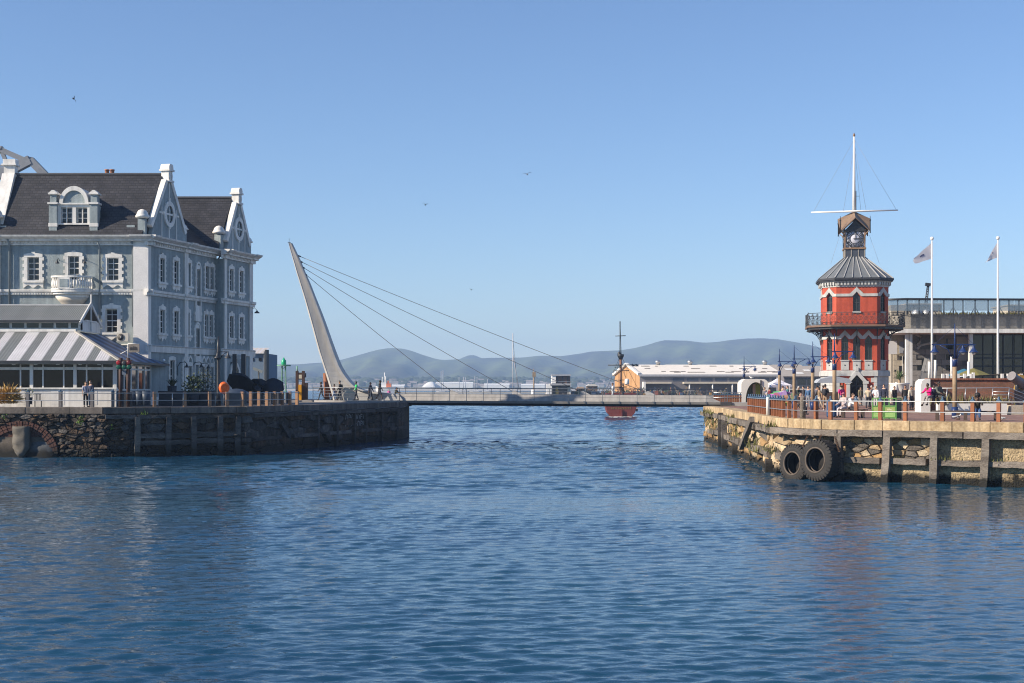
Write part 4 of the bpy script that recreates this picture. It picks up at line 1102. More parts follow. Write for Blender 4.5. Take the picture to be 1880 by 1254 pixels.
# downpipes, wall lamps, chimney pots
for px, z0, z1, y in ((19, 10.2, 15.0, -.16), (184, 4, 14.8, -.16), (245, 9.0, 15.0, -.16)):
    x = X_(px, FY) - XC; MB().tube([(x, y, z0), (x, y, z1), (x - .04, y - .3, z1 + .4)], .075, 8).build("downpipe", PIPE, hb, MF)
MB().tube([(s_px(396.5), -.14, ZL), (s_px(396.5), -.14, 14.9), (s_px(398), -.35, 15.3)], .07, 8).build("downpipe", DARKM, hb, MS)
def wall_lamp(M, arm=.5, s=1.0):
    mb = MB(); mb.tube([(0, 0, 0), (0, -arm * .5, .12 * s), (0, -arm, 0)], .02, 6); mb.lathe([(.03, 0), (.05, -.08), (.15 * s, -.24), (.16 * s, -.27), (.02, -.26)], (0, -arm, 0), 10); return mb.build("wall_lamp", DARKM, hb, M)
for px in (109, 159): wall_lamp(MF @ T(X_(px, FY) - XC, 0, Z_(478, FY)))
def arm_lamp(M):
    mb = MB(); mb.tube([(0, -.02, -.9), (0, -.02, -.2), (.02, -.2, .1), (.05, -.6, .15), (.06, -.75, .02)], .03, 6); mb.lathe([(.04, 0), (.06, -.1), (.17, -.28), (.19, -.31), (.02, -.3)], (.06, -.75, .02), 10); return mb.build("wall_lamp", DARKM, hb, M)
for px, py in ((326, 668), (353, 668), (366, 670), (418, 672)): arm_lamp(MS @ T(s_px(px), 0, Z_(py, FY + s_px(px) * u.y)))
wall_lamp(MS2 @ T(sE, 0, Z_(572, 123)), .5, 1.6)
for px in (196.5, 206): MB().lathe([(.2, 0), (.2, .05), (.17, .07), (.16, .5), (.2, .52), (.2, .58), (.15, .6)], (X_(px, 109), 109, ZRG - .08), 12).build("chimney_pot", TERRA, hb)
MB().box(X_(189, 109.5), X_(213, 109.5), 109.2, 110, 18, ZRG - .1).build("chimney_stack", BLUEWALL, hb)

# ------------------------------------------------------------------ glazed restaurant in front
YR, YRE, XRR = 95.0, 94.25, -26.0
rs_ = thing("restaurant_pavilion", "white glazed restaurant with grey and white striped tin roof", "restaurant", (-32, 97, ZL))
SHG = mat("grey_roof_sheet", (.155, .165, .165), .5, .1, 1, spec=.4, rnd=.08); SHW = mat("white_roof_sheet", (.52, .51, .53), .5, .08, 1, rnd=.05); SHB = mat("blue_roof_sheet", (.014, .035, .10), .45, .1, 1, rnd=.06); SHP = mat("pale_blue_roof_sheet", (.11, .19, .33), .45, .1, 1)
ze, zt = 6.27, 8.42; yt = 98.5; xt = -30.3
def sheet(x0, x1, ya, za, yb, zb, m, clip=None, n=6, amp=.018, name="roof_sheet", parent=rs_, flip=False):
    """corrugated sheet running up the slope; clip(x) limits how far up it goes (hip)"""
    mb = MB(); va, vb = [], []
    for k in range(2 * n + 1):
        x = x0 + (x1 - x0) * k / (2 * n); d = amp if k % 2 else 0
        t = min(1, clip(x)) if clip else 1
        va.append((x, ya, za + d)); vb.append((x, ya + (yb - ya) * t, za + (zb - za) * t + d))
    mb.add(va + vb, [(i, i + 1, i + 2 + 2 * n, i + 1 + 2 * n) for i in range(2 * n)])
    if flip: mb.v = [(a[1], a[0], a[2]) for a in mb.v]
    return mb.build(name, m, parent)
edges = [58 + 40 * k for k in range(8)]
x = XRR; k = 0; sw = .80
hipf = lambda x: (XRR - x) / (XRR - xt)
lastw = 1
xs = [XRR, X_(197, YRE), X_(173.4, YRE), X_(156.9, YRE), X_(133, YRE), X_(115.6, YRE), X_(91.7, YRE), X_(75.2, YRE), X_(51.4, YRE), X_(35, YRE), X_(11, YRE)]
while xs[-1] > -46: xs.append(xs[-1] - (.6 if len(xs) % 2 == 0 else .86))
for i in range(len(xs) - 1):
    sheet(xs[i + 1], xs[i], YRE, ze, yt, zt, SHW if i % 2 else SHG, hipf, 5 if i % 2 else 4)
# right hip slope, striped blue
n = 12; ys = [YRE + (107.5 - YRE) * k / n for k in range(n + 1)]
for k in range(n):
    a, b = ys[k], ys[k + 1]
    mb = MB()
    def up(y): return max(0.0, min(1, (y - YRE) / (yt - YRE)))
    va = [(XRR, y, ze) for y in (a, b)]; vb = [(XRR + (xt - XRR) * up(y), y, ze + (zt - ze) * up(y)) for y in (b, a)]
    mb.add(va + vb, [(0, 1, 2, 3)]); mb.add([(v[0], v[1], v[2] - .03) for v in va + vb], [(3, 2, 1, 0)])
    mb.build("roof_sheet", SHB if k % 2 else SHP, rs_)
MB().bar((XRR, YRE, ze + .05), (xt, yt, zt + .05), .22, .08).build("hip_cap", mat("hip_flashing", (.40, .38, .34), .5), rs_)
mb = MB(); mb.box(-46, XRR + .02, YRE - .14, YRE, ze - .16, ze + .03); mb.build("gutter", DARKM, rs_)
MB().box(XRR, XRR + .12, YRE - .14, 107.5, ze - .14, ze + .02).build("gutter", DARKM, rs_)
MB().box(-46, XRR - .1, YRE + .1, YR + .02, ze - .2, ze - .16).build("soffit", WHITE, rs_)
# front wall: base, posts, glass
xw0, xw1 = -46, -26.45
zs, zh = Z_(711.5, YR), Z_(666.5, YR)
MB().box(xw0, xw1, YR, YR + .2, ZL, zs - .1).build("base_wall", WHITE, rs_)
MB().box(xw0, xw1 + .06, YR - .1, YR + .22, zs - .1, zs).build("window_sill", WHITE, rs_)
wide = [58, 138, -22, -102, 210.5]; thin = [37.6, 79, 117, 159, 188, -2.5, -40, -62]
for px in wide: x = X_(px, YR); MB().box(x - .11, x + .11, YR - .06, YR + .16, zs, ze - .2).build("post", WHITE, rs_)
pl = sorted(wide + thin); tr = Z_(676.5, YR)
for px in thin: x = X_(px, YR); MB().box(x - .045, x + .045, YR - .02, YR + .12, zs, ze - .2).build("mullion", WHITE, rs_)
MB().box(xw0, xw1, YR, YR + .10, tr - .09, tr + .09).build("transom", WHITE, rs_)
for a, b in zip(pl, pl[1:]):
    xa, xb_ = X_(a, YR) + .03, X_(b, YR) - .03
    for z0, z1 in ((zs, tr - .09), (tr + .09, ze - .2)): MB().add([(xa, YR + .06, z0), (xb_, YR + .06, z0), (xb_, YR + .06, z1), (xa, YR + .06, z1)], [(0, 1, 2, 3)]).build("pane", GLASS_B, rs_)
for k in range(4): x = X_(-40 + 60 * k, YR) + .5; MB().box(x, x + .9, YR - .012, YR, ZL + .15, zs - .2).build("base_panel", WHITE, rs_)
# right glazed side
XS = -26.45; yy = [YR, 96.9, 98.7, 100.5, 102.3, 104.0]
MB().box(XS - .15, XS, YR + .2, 104.1, ZL, ZL + 1.1).build("base_wall", mat("dark_base_panel", (.03, .032, .035), .6), rs_)
for y in yy: MB().box(XS - .12, XS + .05, y - .08, y + .08, ZL + 1.1, ze - .15).build("post", WHITE, rs_)
for z in (ZL + 1.14, tr, ze - .2): MB().box(XS - .1, XS + .02, YR, 104.1, z - .06, z + .06).build("transom", WHITE, rs_)
for a, b in zip(yy, yy[1:]): MB().add([(XS - .04, a, ZL + 1.2), (XS - .04, b, ZL + 1.2), (XS - .04, b, ze - .2), (XS - .04, a, ze - .2)], [(0, 1, 2, 3)]).build("pane", GLASS, rs_)
MB().box(xw0, XS - .3, 98, 98.1, ZL, ze).build("back_wall", mat("dim_room", (.06, .045, .035), .8), rs_)
# clerestory and upper roof
yc, ye2, yr2 = 98.6, 98.15, 100.6
xe = X_(147, ye2)
zc0, zc1 = zt, 9.15
MB().box(-46, xt + .15, yt - .2, yt + .15, zt - .04, zt + .14).build("ridge_board", WHITE, rs_)
MB().box(-46, xe, yc, yc + .12, zt + .1, zc1).build("clerestory_wall", WHITE, rs_)
for px in range(-140, 141, 27):
    xa = X_(px, yc); w = .84 if xa + .9 < xe else .5
    MB().add([(xa, yc - .012, zt + .24), (xa + w, yc - .012, zt + .24), (xa + w, yc - .012, zc1 - .16), (xa, yc - .012, zc1 - .16)], [(0, 1, 2, 3)]).build("pane", GLASS, rs_)
for k in range(14):
    xa = xe - k * .95; sheet(xa - .95, xa, ye2, zc1, yr2, 10.32, SHG, None, 7)
mb = MB().add([(-46, yr2, 10.32), (xe, yr2, 10.32), (xe, 103, 9.15), (-46, 103, 9.15)], [(0, 1, 2, 3)]); mb.build("roof_sheet", SHG, rs_)
MB().bar((-46, yr2, 10.36), (xe + .05, yr2, 10.36), .25, .1).build("ridge_cap", mat("pale_ridge", (.5, .5, .5), .5), rs_)
MB().box(-46, xe, ye2 - .12, ye2, zc1 - .12, zc1 + .02).build("gutter", DARKM, rs_)
mb = MB(); xg = xe + .03
for a, b in (((yc - .6, 8.95), (yr2, 10.45)), ((103.2, 8.95), (yr2, 10.45))): mb.bar((xg, a[0], a[1]), (xg, b[0], b[1]), .08, .22)
mb.bar((xg, yr2, 8.5), (xg, yr2, 11.1), .1); mb.bar((xg, 99.2, 9.2), (xg, 102, 9.2), .07, .1); mb.build("gable_truss", WHITE, rs_)
MB().box(xe - .1, xe, yc, 103, zt, 9.2).build("gable_wall", WHITE, rs_)
for px in (30, 70, 110.5, 151.5, 186): x = X_(px, YR); MB().box(x - .09, x + .09, YRE + .15, YRE + .35, ze - .25, ze - .2).build("soffit_lamp", mat("lit_soffit_lamp", (.85, .82, .75), .4), rs_)
MB().ball((XRR + .05, 106.0, ze + .28), .11).build("eave_globe", mat("white_globe", (.9, .9, .88), .25), rs_)
# air conditioner and hanging sign
ac = thing("air_conditioner", "boxy white air conditioning unit on the blue wall beside the window", "air conditioner", P(226, 627, 104.3))
MB().box(-.42, .42, -.18, .2, 0, .62).build("casing", mat("cream_casing", (.62, .58, .50), .5, .05, 2), ac, T(*ac.location))
mb = MB(); mb.torus((-.12, -.19, .31), (0, 1, 0), .25, .018, 24, 6); mb.torus((-.12, -.19, .31), (0, 1, 0), .15, .012, 20, 5); mb.bar((-.37, -.19, .31), (.13, -.19, .31), .015); mb.bar((-.12, -.19, .06), (-.12, -.19, .56), .015); mb.build("fan_guard", mat("grille_grey", (.35, .33, .3), .5), ac, T(*ac.location))
MB().lathe([(.0, 0), (.24, 0), (.24, .02), (0, .02)], n=24, M=T(-.12, -.182, .31) @ RX(PI / 2), cap=False).build("fan", mat("fan_dark_grey", (.07, .065, .06), .6), ac, T(*ac.location))  # flat dark disc behind the guard
MB().ball((-.12, -.2, .31), .05).build("fan_hub", WHITE, ac, T(*ac.location))
sg = thing("hanging_sign", "weathered wooden board sign on a white bracket above the blue roof", "sign", P(236, 660, 96.5))
mb = MB(); o_ = P(235, 658, 96.5); mb.tube([o_, P(235, 631, 96.5)], .035, 6); mb.tube([P(236, 642, 96.5), P(221, 650, 96.5)], .025, 6); mb.tube([P(235, 631, 96.5), P(257, 631.5, 96.5)], .025, 6); mb.build("bracket", WHITE, sg)
a, b = P(236.5, 647, 96.5), P(256, 632, 96.5)
MB().box(a.x, b.x, 96.46, 96.54, a.z, b.z).build("board", mat("sign_board_brown", (.22, .19, .16), .8, .25, 3), sg)
def scribble(name, parent, M, n, w, h, m, seed=1, th=.03):
    """worn lettering too small to read: uneven upright strokes joined by curves"""
    r = random.Random(seed); g = MB(); x = 0; st = w / n
    for k in range(n):
        hh = h * r.uniform(.55, 1); g.bar((x, 0, 0), (x + r.uniform(-.2, .2) * st, 0, hh), th, .012, up=(0, 1, 0))
        if k < n - 1: g.bar((x, 0, hh * r.uniform(.1, .9)), (x + st, 0, h * r.uniform(.1, .6)), th * .7, .011, up=(0, 1, 0))
        x += st
    return g.build(name, m, parent, M)
scribble("worn_lettering", sg, T(a.x + .08, 96.45, a.z + .16), 7, .55, .28, mat("sign_letter_dark", (.06, .05, .045), .7), 3)
# ------------------------------------------------------------------ swing footbridge with its leaning pylon
PA, PB = P(548, 735, 131.0), P(1345, 738, 126.0)
PA.z = PB.z = 0
bu = (PB - PA).normalized(); BL = (PB - PA).length
MBR = Matrix(((bu.x, -bu.y, 0, PA.x), (bu.y, bu.x, 0, PA.y), (0, 0, 1, 0), (0, 0, 0, 1)))
def bs(px, off=0.0):                                    # distance along the bridge of a photo column, at depth off across it
    k = (px - CX) / F; n = Vector((-bu.y, bu.x)); o = Vector((PA.x + n.x * off, PA.y + n.y * off))
    return (k * o.y - o.x) / (bu.x - k * bu.y)
def bY(s, off=0.0): return PA.y + bu.y * s + bu.x * off
def bz(s, z): return z - .0042 * s
br = thing("swing_bridge", "pale grey swing footbridge with one leaning pylon and four cables", "bridge", (MBR @ Vector((BL / 2, 0, 3.0))))
BCON = mat("pale_bridge_steel", (.43, .42, .405), .55, .06, .6, .08, 12, streak=.10); BCON2 = mat("darker_bridge_steel", (.32, .305, .285), .6, .06, .6); BDK = mat("dark_deck_edge", (.045, .045, .05), .6, .2, 1)  # second steel is a darker grey, used for the turning platform
BRAIL = mat("bridge_rail_steel", (.16, .17, .19), .35, .1, 3, metal=.5)
YN, YF = -1.7, 2.7
def xloft(prof_at, ss, m, name, parent=br):
    mb = MB(); mb.loft([[(s, y, bz(s, z)) for y, z in prof_at(s)] for s in ss]); return mb.build(name, m, parent, MBR)
sR = bs(1322)
xloft(lambda s: [(YN, 3.22), (YN, 3.36), (YF, 3.36), (YF, 3.22)], (0, BL * .5, BL - .6), mat("deck_boards", (.25, .23, .21), .8, .15, 1.5), "deck")
xloft(lambda s: [(YN - .03, 3.19), (YN - .06, 3.40), (YN - .004, 3.40), (YN - .004, 3.19)], (bs(738), BL * .5, BL - .4), mat("deck_edge_grey", (.20, .19, .18), .6, .1, 1), "deck_edge")
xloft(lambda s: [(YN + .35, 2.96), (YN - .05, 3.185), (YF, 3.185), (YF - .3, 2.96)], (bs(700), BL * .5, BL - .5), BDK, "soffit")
def girder(s):
    if s < bs(760): k = 1
    top = 3.98 if s < bs(1296) else 3.98 - (s - bs(1296)) / max(.01, sR - bs(1296)) * .55
    return [(-.25, 3.365), (.0, top), (.75, top), (.9, 3.365)]
ss = [bs(690), bs(740), bs(820), bs(950), bs(1070), bs(1190), bs(1296), sR]
gd = xloft(girder, ss, mat("girder_grey", (.34, .325, .305), .6, .08, .6, .08, 12, streak=.15), "spine_girder")
for px in (834, 948.5, 1074, 1194):                      # cable anchor fins on the girder
    s = bs(px, .3); mb = MB(); z = bz(s, 3.98)
    mb.prism([(s - .42, z - .02), (s - .40, z + .30), (s - .18, z + .36), (s + .55, z - .02)], .22, .5); mb.build("cable_anchor", BCON, br, MBR)
# pylon
lft = [(447, 530.5), (456, 532.5), (500, 544.5), (548, 559), (600, 573), (640, 583.5), (680, 596), (710, 605), (725, 609.5), (738, 612)]
rgt = [(447, 537), (477, 551), (500, 560), (522, 569.5), (555, 582), (583, 593), (612, 603), (638, 611.6), (660, 620), (672, 625), (683, 631), (693, 638), (702, 645.5), (708, 652), (713, 660), (717, 672), (720, 700), (724, 735), (738, 745)]
ly, lx = zip(*lft); ry_, rx_ = zip(*rgt)
rows = [447, 460, 477, 500, 522, 548, 575, 600, 625, 645, 660, 672, 683, 693, 702, 708, 713, 717, 720, 724, 737]
rings, ringsp = [], []
for py in rows:
    sl, sr = bs(np.interp(py, ly, lx), .2), bs(np.interp(py, ry_, rx_), .2)
    t = (py - 447) / 290; d = .35 + 1.25 * t; w = sr - sl; z = EYE + (HY - py) / F * bY(sl, .2)
    b1 = min(.18 * w, .1 + .28 * t); b2 = min(.2 * w, .12 + .25 * t); y0 = -.1 - .4 * t
    if py > 717: b2 = w * .3
    rings.append([(sl, y0 + d * .45, z), (sl + b1, y0, z), (sl + b1 + .03, y0 + .03, z), (sr - b2 - .02, y0 + .06 + .26 * min(1, t * 2), z), (sr - b2, y0, z), (sr - .02, y0 + .05, z), (sr, y0 + d, z), (sl, y0 + d, z)])
mb = MB(); mb.loft(rings)
py_o = mb.build("pylon", BCON, br, MBR)
mb = MB(); p = MBR.inverted() @ P(533, 446, bY(0)); 
mb = MB(); c0 = rings[0][1]; mb.tube([(c0[0], .05, c0[2] - .1), (c0[0], .05, c0[2] + .45)], .02, 5); mb.bar((c0[0] - .12, .05, c0[2] + .05), (c0[0] + .15, .05, c0[2] + .05), .06); mb.build("aerial", DARKM, py_o, MBR)
for (ax, ay), (bx_, by_) in (((547, 468), (1194, 721.5)), ((550.5, 478), (1074, 721)), ((554.5, 488), (948.5, 720.5)), ((559.5, 500), (834, 719.5))):
    s0, s1 = bs(ax, .3), bs(bx_, .36)
    p0 = Vector((s0 - .15, .3, EYE + (HY - ay) / F * bY(s0, .3))); p1 = Vector((s1 - .2, .36, EYE + (HY - by_) / F * bY(s1, .36)))
    c_ = MB(); pts = [p0 + (p1 - p0) * k / 10 + Vector((0, 0, -.14 * math.sin(PI * k / 10))) for k in range(11)]
    c_.tube(pts, .027, 6); co = c_.build("stay_cable", mat("dark_cable", (.10, .105, .12), .5, .05, 2), br, MBR)
    dv = (p1 - p0).normalized(); MB().tube([p0 - dv * .1, p0 + dv * .45], .07, 6).build("cable_socket", DARKM, br, MBR)
# railings
pm = MB(); pm.box(-.02, .02, -.05, .03, -.22, 1.12); pm.prism([(-.02, -.18), (-.02, .02), (-.2, .02)], -.06, -.045); post = pm.mesh("railing_post", BRAIL)
def rail(yo, s0, s1, step, z0=3.4, name="bridge_rail"):
    n = int(round((s1 - s0) / step))
    for k in range(n + 1):
        s = s0 + (s1 - s0) * k / n; inst(post, "railing_post", br, MBR @ T(s, yo, bz(s, z0)))
    for z, r_ in ((1.12, .045), (.86, .012), (.6, .012), (.34, .012)):
        MB().tube([(s0, yo, bz(s0, z0 + z)), ((s0 + s1) / 2, yo, bz((s0 + s1) / 2, z0 + z)), (s1, yo, bz(s1, z0 + z))], r_, 6).build("top_rail" if r_ > .02 else "rail_wire", BRAIL, br, MBR)
s734 = bs(734, YN)
rail(YN - .05, s734, bs(1330, YN), (bs(764.5, YN) - s734) * .985)
rail(YF - .05, bs(745, YF), bs(1335, YF), 2.8)
rail(YN - .05, bs(575, YN), s734 - .01, 2.9)
# turning platform on the left quay
pf = MB()
arc = [(bs(642) + math.cos(a) * 4.6, 1.2 + math.sin(a) * 3.8) for a in np.linspace(PI * .55, PI * 1.5, 18)]
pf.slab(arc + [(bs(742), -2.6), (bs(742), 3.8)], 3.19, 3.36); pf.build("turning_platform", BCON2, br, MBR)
stb = MB(); arc2 = [(bs(642) + math.cos(a) * 5.3, .9 + math.sin(a) * 4.6) for a in np.linspace(PI * .55, PI * 1.5, 18)]
stb.slab(arc2 + [(bs(738), -3.7), (bs(738), 4)], ZL - .02, 3.27)
tag(stb.build("bridge_footing", mat("pale_footing", (.42, .36, .28), .85, .12, 1)), kind='structure')
# landing on the right
MB().box(BL - .5, BL + 2.2, YN, YF, 2.4, 3.19).build("landing_block", mat("landing_concrete", (.30, .29, .27), .85, .12, 1), br, MBR)
MB().box(BL - 1.1, BL - .1, YN - .12, YN + .4, 2.95, 3.25).build("latch", BDK, br, MBR)
# a lattice guy column and the wooden brace behind the pylon
bp_ = thing("timber_dolphin", "rust brown timber post cluster behind the foot of the pylon", "post", P(597, 738, 135))
for k, (dx, lean) in enumerate(((0, .25), (.4, .05), (-.3, .4))): MB().tube([P(603, 738, 135) + Vector((dx, k * .3, 0)), P(597, 685, 135) + Vector((dx * .3, k * .2, 0))], .17, 7).build("pile", WOODP, bp_)

# people on the bridge
def on_bridge(px, off, label, yaw, pose, **kw):
    s = bs(px, off); loc = MBR @ Vector((s, off, bz(s, 3.37))); return person(label, loc, yaw, pose, group="people crossing the footbridge", **kw)
on_bridge(590, -1.0, "walker in black leading towards the left end of the bridge, arm swinging", -1.45, 'walk', h=1.72, skin='d')
on_bridge(613, -1.1, "short walker in a dark jacket with light blue jeans beside the pylon", 1.5, 'walk', h=1.52, legs=(.16, .22, .34), top=(.05, .03, .045))
on_bridge(624, -.7, "walker in black with a grey green backpack in front of the pylon", -1.45, 'stroll', h=1.82, pack=(.07, .075, .06))
on_bridge(654, -1.0, "walker in a bright green hooded top at the foot of the pylon", -1.2, 'stroll', h=1.74, top=(.03, .55, .14), skin='d')
on_bridge(680, -.9, "walker in navy beside the bridge girder, second from the right of six", 1.3, 'stroll', h=1.68, top=(.03, .035, .06), skin='d')
on_bridge(697, -.8, "tall walker in black shorts and a black top with white shoes", 1.5, 'walk', h=1.9, leg='shorts', shoes=(.6, .6, .6), skin='d')
on_bridge(725, 1.6, "dark hunched figure sitting behind the pale girder", 1.2, 'sitlean', h=1.6, top=(.06, .06, .04))
on_bridge(1125, 1.7, "walker in a pale shirt on the right half of the bridge", -1.3, 'stroll', h=1.72, top=(.50, .52, .55), legs=(.45, .47, .5))
on_bridge(1143, 1.5, "walker in black on the right half of the bridge", 1.4, 'walk', h=1.64)
on_bridge(714, 1.6, "small child in pink and yellow behind the pale girder", 0, 'stand', h=1.05, top=(.6, .15, .4), legs=(.6, .45, .05), skin='l', hair='b')
# ------------------------------------------------------------------ red clock tower
TYF = 130.0
phi = -math.radians(9.0)
tf = Vector((X_(1572.8, TYF), TYF, 0)); inn = Vector((-math.sin(phi), math.cos(phi), 0))
TA, TCH = 1.82, 1.12; TH = TA + TCH
tc = tf + inn * TH
MTW = T(tc.x, tc.y, 0) @ RZ(phi)
ct = thing("clock_tower", "red eight sided clock tower with iron balcony and white flag mast", "clock tower", (tc.x, tc.y, ZR))
def tz(py): return Z_(py, TYF)
def octp(off=0.0):
    h, a = TH + off, TA + off * .414
    return [(-a, -h), (a, -h), (h, -a), (h, a), (a, h), (-a, h), (-h, a), (-h, -a)]
OP = octp()
def face(i):                                            # frame of wall i: x along it, y inward; 0 front, 7 left chamfer, 1 right chamfer
    a, b = Vector((*OP[i], 0)), Vector((*OP[(i + 1) % 8], 0)); u_ = (b - a).normalized(); m = (a + b) / 2
    return MTW @ Matrix(((u_.x, -u_.y, 0, m.x), (u_.y, u_.x, 0, m.y), (0, 0, 1, 0), (0, 0, 0, 1))), (b - a).length
Z0, Z1, Z2, Z3 = ZR, tz(690), tz(602), tz(526)
ZB = tz(680)
win2 = {0: [-1.055, 0, 1.055], 7: [0], 1: [0], 6: [-1.0, 1.0], 2: [-1.0, 1.0]}
win3 = {0: [0], 7: [0], 1: [0], 6: [0], 2: [0]}
zw2, zw2t, zw3, zw3t = tz(662), tz(616), tz(571.5), tz(536)
def pointed_fill(mb, x, w, zs_, zt_):
    for sg in (-1, 1): mb.prism([(x + sg * w / 2, zs_), (x + sg * w / 2, zt_), (x, zt_)], .004, .2)
for i in range(8):
    M, w = face(i)
    h2 = [(x - .32, x + .32, zw2, zw2t) for x in win2.get(i, [])]; h3 = [(x - .33, x + .33, zw3, zw3t) for x in win3.get(i, [])]
    mb = wall_holes(-w / 2, w / 2, Z1, Z3, h2 + h3, .2)
    for h in h2 + h3: pointed_fill(mb, (h[0] + h[1]) / 2, h[1] - h[0], h[3] - .42, h[3])
    mb.build("wall", RED, ct, M)
    for h in h2 + h3:
        x = (h[0] + h[1]) / 2; wd = h[1] - h[0]; hh = h[3] - h[2]
        k = ('t', round(hh, 2))
        if k not in _wm:
            fm = MB(); DG = mat("dark_window_frame", (.06, .06, .065), .5)
            fm.box(-wd / 2, -wd / 2 + .045, .1, .16, 0, hh); fm.box(wd / 2 - .045, wd / 2, .1, .16, 0, hh); fm.box(-.018, .018, .11, .15, 0, hh); fm.box(-wd / 2, wd / 2, .105, .155, 0, .05); fm.box(-wd / 2, wd / 2, .105, .155, hh * .45, hh * .45 + .04); fm.box(-wd / 2, wd / 2, .105, .155, hh * .72, hh * .72 + .04)
            _wm[k] = (fm.mesh("frame", DG), pane_mesh(wd, hh))
        o = inst(_wm[k][0], "window", ct, M @ T(x, 0, h[2])); inst(_wm[k][1], "pane", o, M @ T(x, 0, h[2]))
    # chevron hoods joined by a string band
    for xs_, zb_, zt_, zp, hw in ((win2.get(i, []), tz(622.5), tz(617), tz(607), .52), (win3.get(i, []), tz(544), tz(539), tz(528), .62)):
        th_ = zt_ - zb_; up_, dn = [(-w / 2 - .05, zt_)], [(-w / 2 - .05, zb_)]
        if not xs_: up_.append((w / 2 + .05, zt_)); dn.append((w / 2 + .05, zb_))
        for x in xs_:
            up_ += [(max(x - hw, -w / 2), zt_), (x, zp + .05), (min(x + hw, w / 2), zt_)]; dn += [(max(x - hw * .64, -w / 2 + .05), zb_), (x, zp - th_ - .12), (min(x + hw * .64, w / 2 - .05), zb_)]
        if xs_: up_.append((w / 2 + .05, zt_)); dn.append((w / 2 + .05, zb_))
        MB().prism(up_ + dn[::-1], -.09, .003).build("hood_band", TGREY, ct, M)
    for x in win2.get(i, []):
        pw = .35
        po = MB().box(x - pw, x + pw, -.05, .003, tz(679), zw2 - .03).box(x - pw - .05, x + pw + .05, -.12, .003, zw2 - .03, zw2 + .06).build("window_panel", TGREY, ct, M)
        MB().lathe([(.02, 0), (.06, 0), (.06, .02), (.02, .02)], n=10, M=T(x, -.05, tz(670.5)) @ RX(PI / 2)).build("boss", DARKM, po, M)
    for x in win3.get(i, []): MB().box(x - .38, x + .38, -.09, .003, zw3 - .16, zw3).build("window_sill", TGREY, ct, M)
    # ground storey
    if i == 0:
        g = wall_holes(-w / 2, w / 2, Z0 - .05, Z1, [(-.62, .62, tz(729), tz(690))], .3)
        g.build("wall", RED, ct, M)
        for sg in (-1, 1):
            for k in range(7):
                q = .55 if k % 2 else .30; zz = Z0 + .42 * k
                MB().box(min(sg * w / 2, sg * (w / 2 - q)), max(sg * w / 2, sg * (w / 2 - q)), -.06, .003, zz + .01, min(zz + .41, Z1)).build("quoin", TGREY, ct, M)
    elif i in (1, 7, 2, 6):
        MB().box(-w / 2, w / 2, .06, .2, Z0 - .05, Z1).build("wall", TGREY, ct, M)
        for r_ in range(6):
            n = max(2, int(w / .8)); off = .5 * (r_ % 2)
            xs_ = sorted({-w / 2, w / 2, *[-w / 2 + (k + off) * w / n for k in range(n + 1) if -w / 2 < -w / 2 + (k + off) * w / n < w / 2]})
            z_a = Z0 + (Z1 - Z0) * r_ / 6
            for a, b in zip(xs_, xs_[1:]): MB().box(a + .008, b - .008, -.02, .06, z_a + .008, z_a + (Z1 - Z0) / 6 - .008).build("ashlar_block", TGREY, ct, M)
    else: MB().box(-w / 2, w / 2, 0, .2, Z0 - .05, Z1).build("wall", TGREY, ct, M)
MB().slab(octp(.16), Z1 - .02, ZB - .1).slab(octp(.10), ZB - .1, ZB).build("plinth_band", TGREY, ct, MTW)
MB().slab(octp(.12), Z0 - .05, Z0 + .35).build("plinth", mat("grey_plinth", (.26, .26, .27), .8, .12, 1), ct, MTW)
# doorway
MD_ = face(0)[0]
dz0, dz1, dza, dzp = tz(729), tz(702), tz(690), tz(681)
dr = MB()
dr.prism([(-.92, dz0), (-.92, dz1), (-.60, dz1), (-.60, dz0)], -.22, .1); dr.prism([(.92, dz0), (.92, dz1), (.60, dz1), (.60, dz0)], -.22, .1)
dr.prism([(-1.0, dz1), (0, dzp + .15), (1.0, dz1), (.62, dz1), (0, dza + .10), (-.62, dz1)], -.24, .1)
for sg in (-1, 1): dr.box(sg * .80 - .24, sg * .80 + .24, -.27, .1, dz1 - .14, dz1 + .12)
dr.box(-.14, .14, -.28, .1, dzp + .0, dzp + .32)
tag(dr.build("door_surround", TGREY, ct, MD_), kind=None)
MB().prism([(-.6, dz0), (.6, dz0), (.6, dz1), (0, dza), (-.6, dz1)], .18, .24).build("door_glass", GLASS_B, ct, MD_)
fm = MB(); fm.box(-.02, .02, .12, .175, dz0, dza - .05); fm.box(-.6, .6, .12, .172, dz0 + 1.0, dz0 + 1.05); fm.build("door_frame", DARKM, ct, MD_)
for k in range(4): MB().box(-1.3 - .25 * k * .3, 1.3 + .25 * k * .3, -.4 - .3 * k, .1, Z0 - .02, dz0 - .17 * k - .004).build("door_step", mat("grey_step", (.30, .30, .30), .8, .1, 1), ct, MD_)
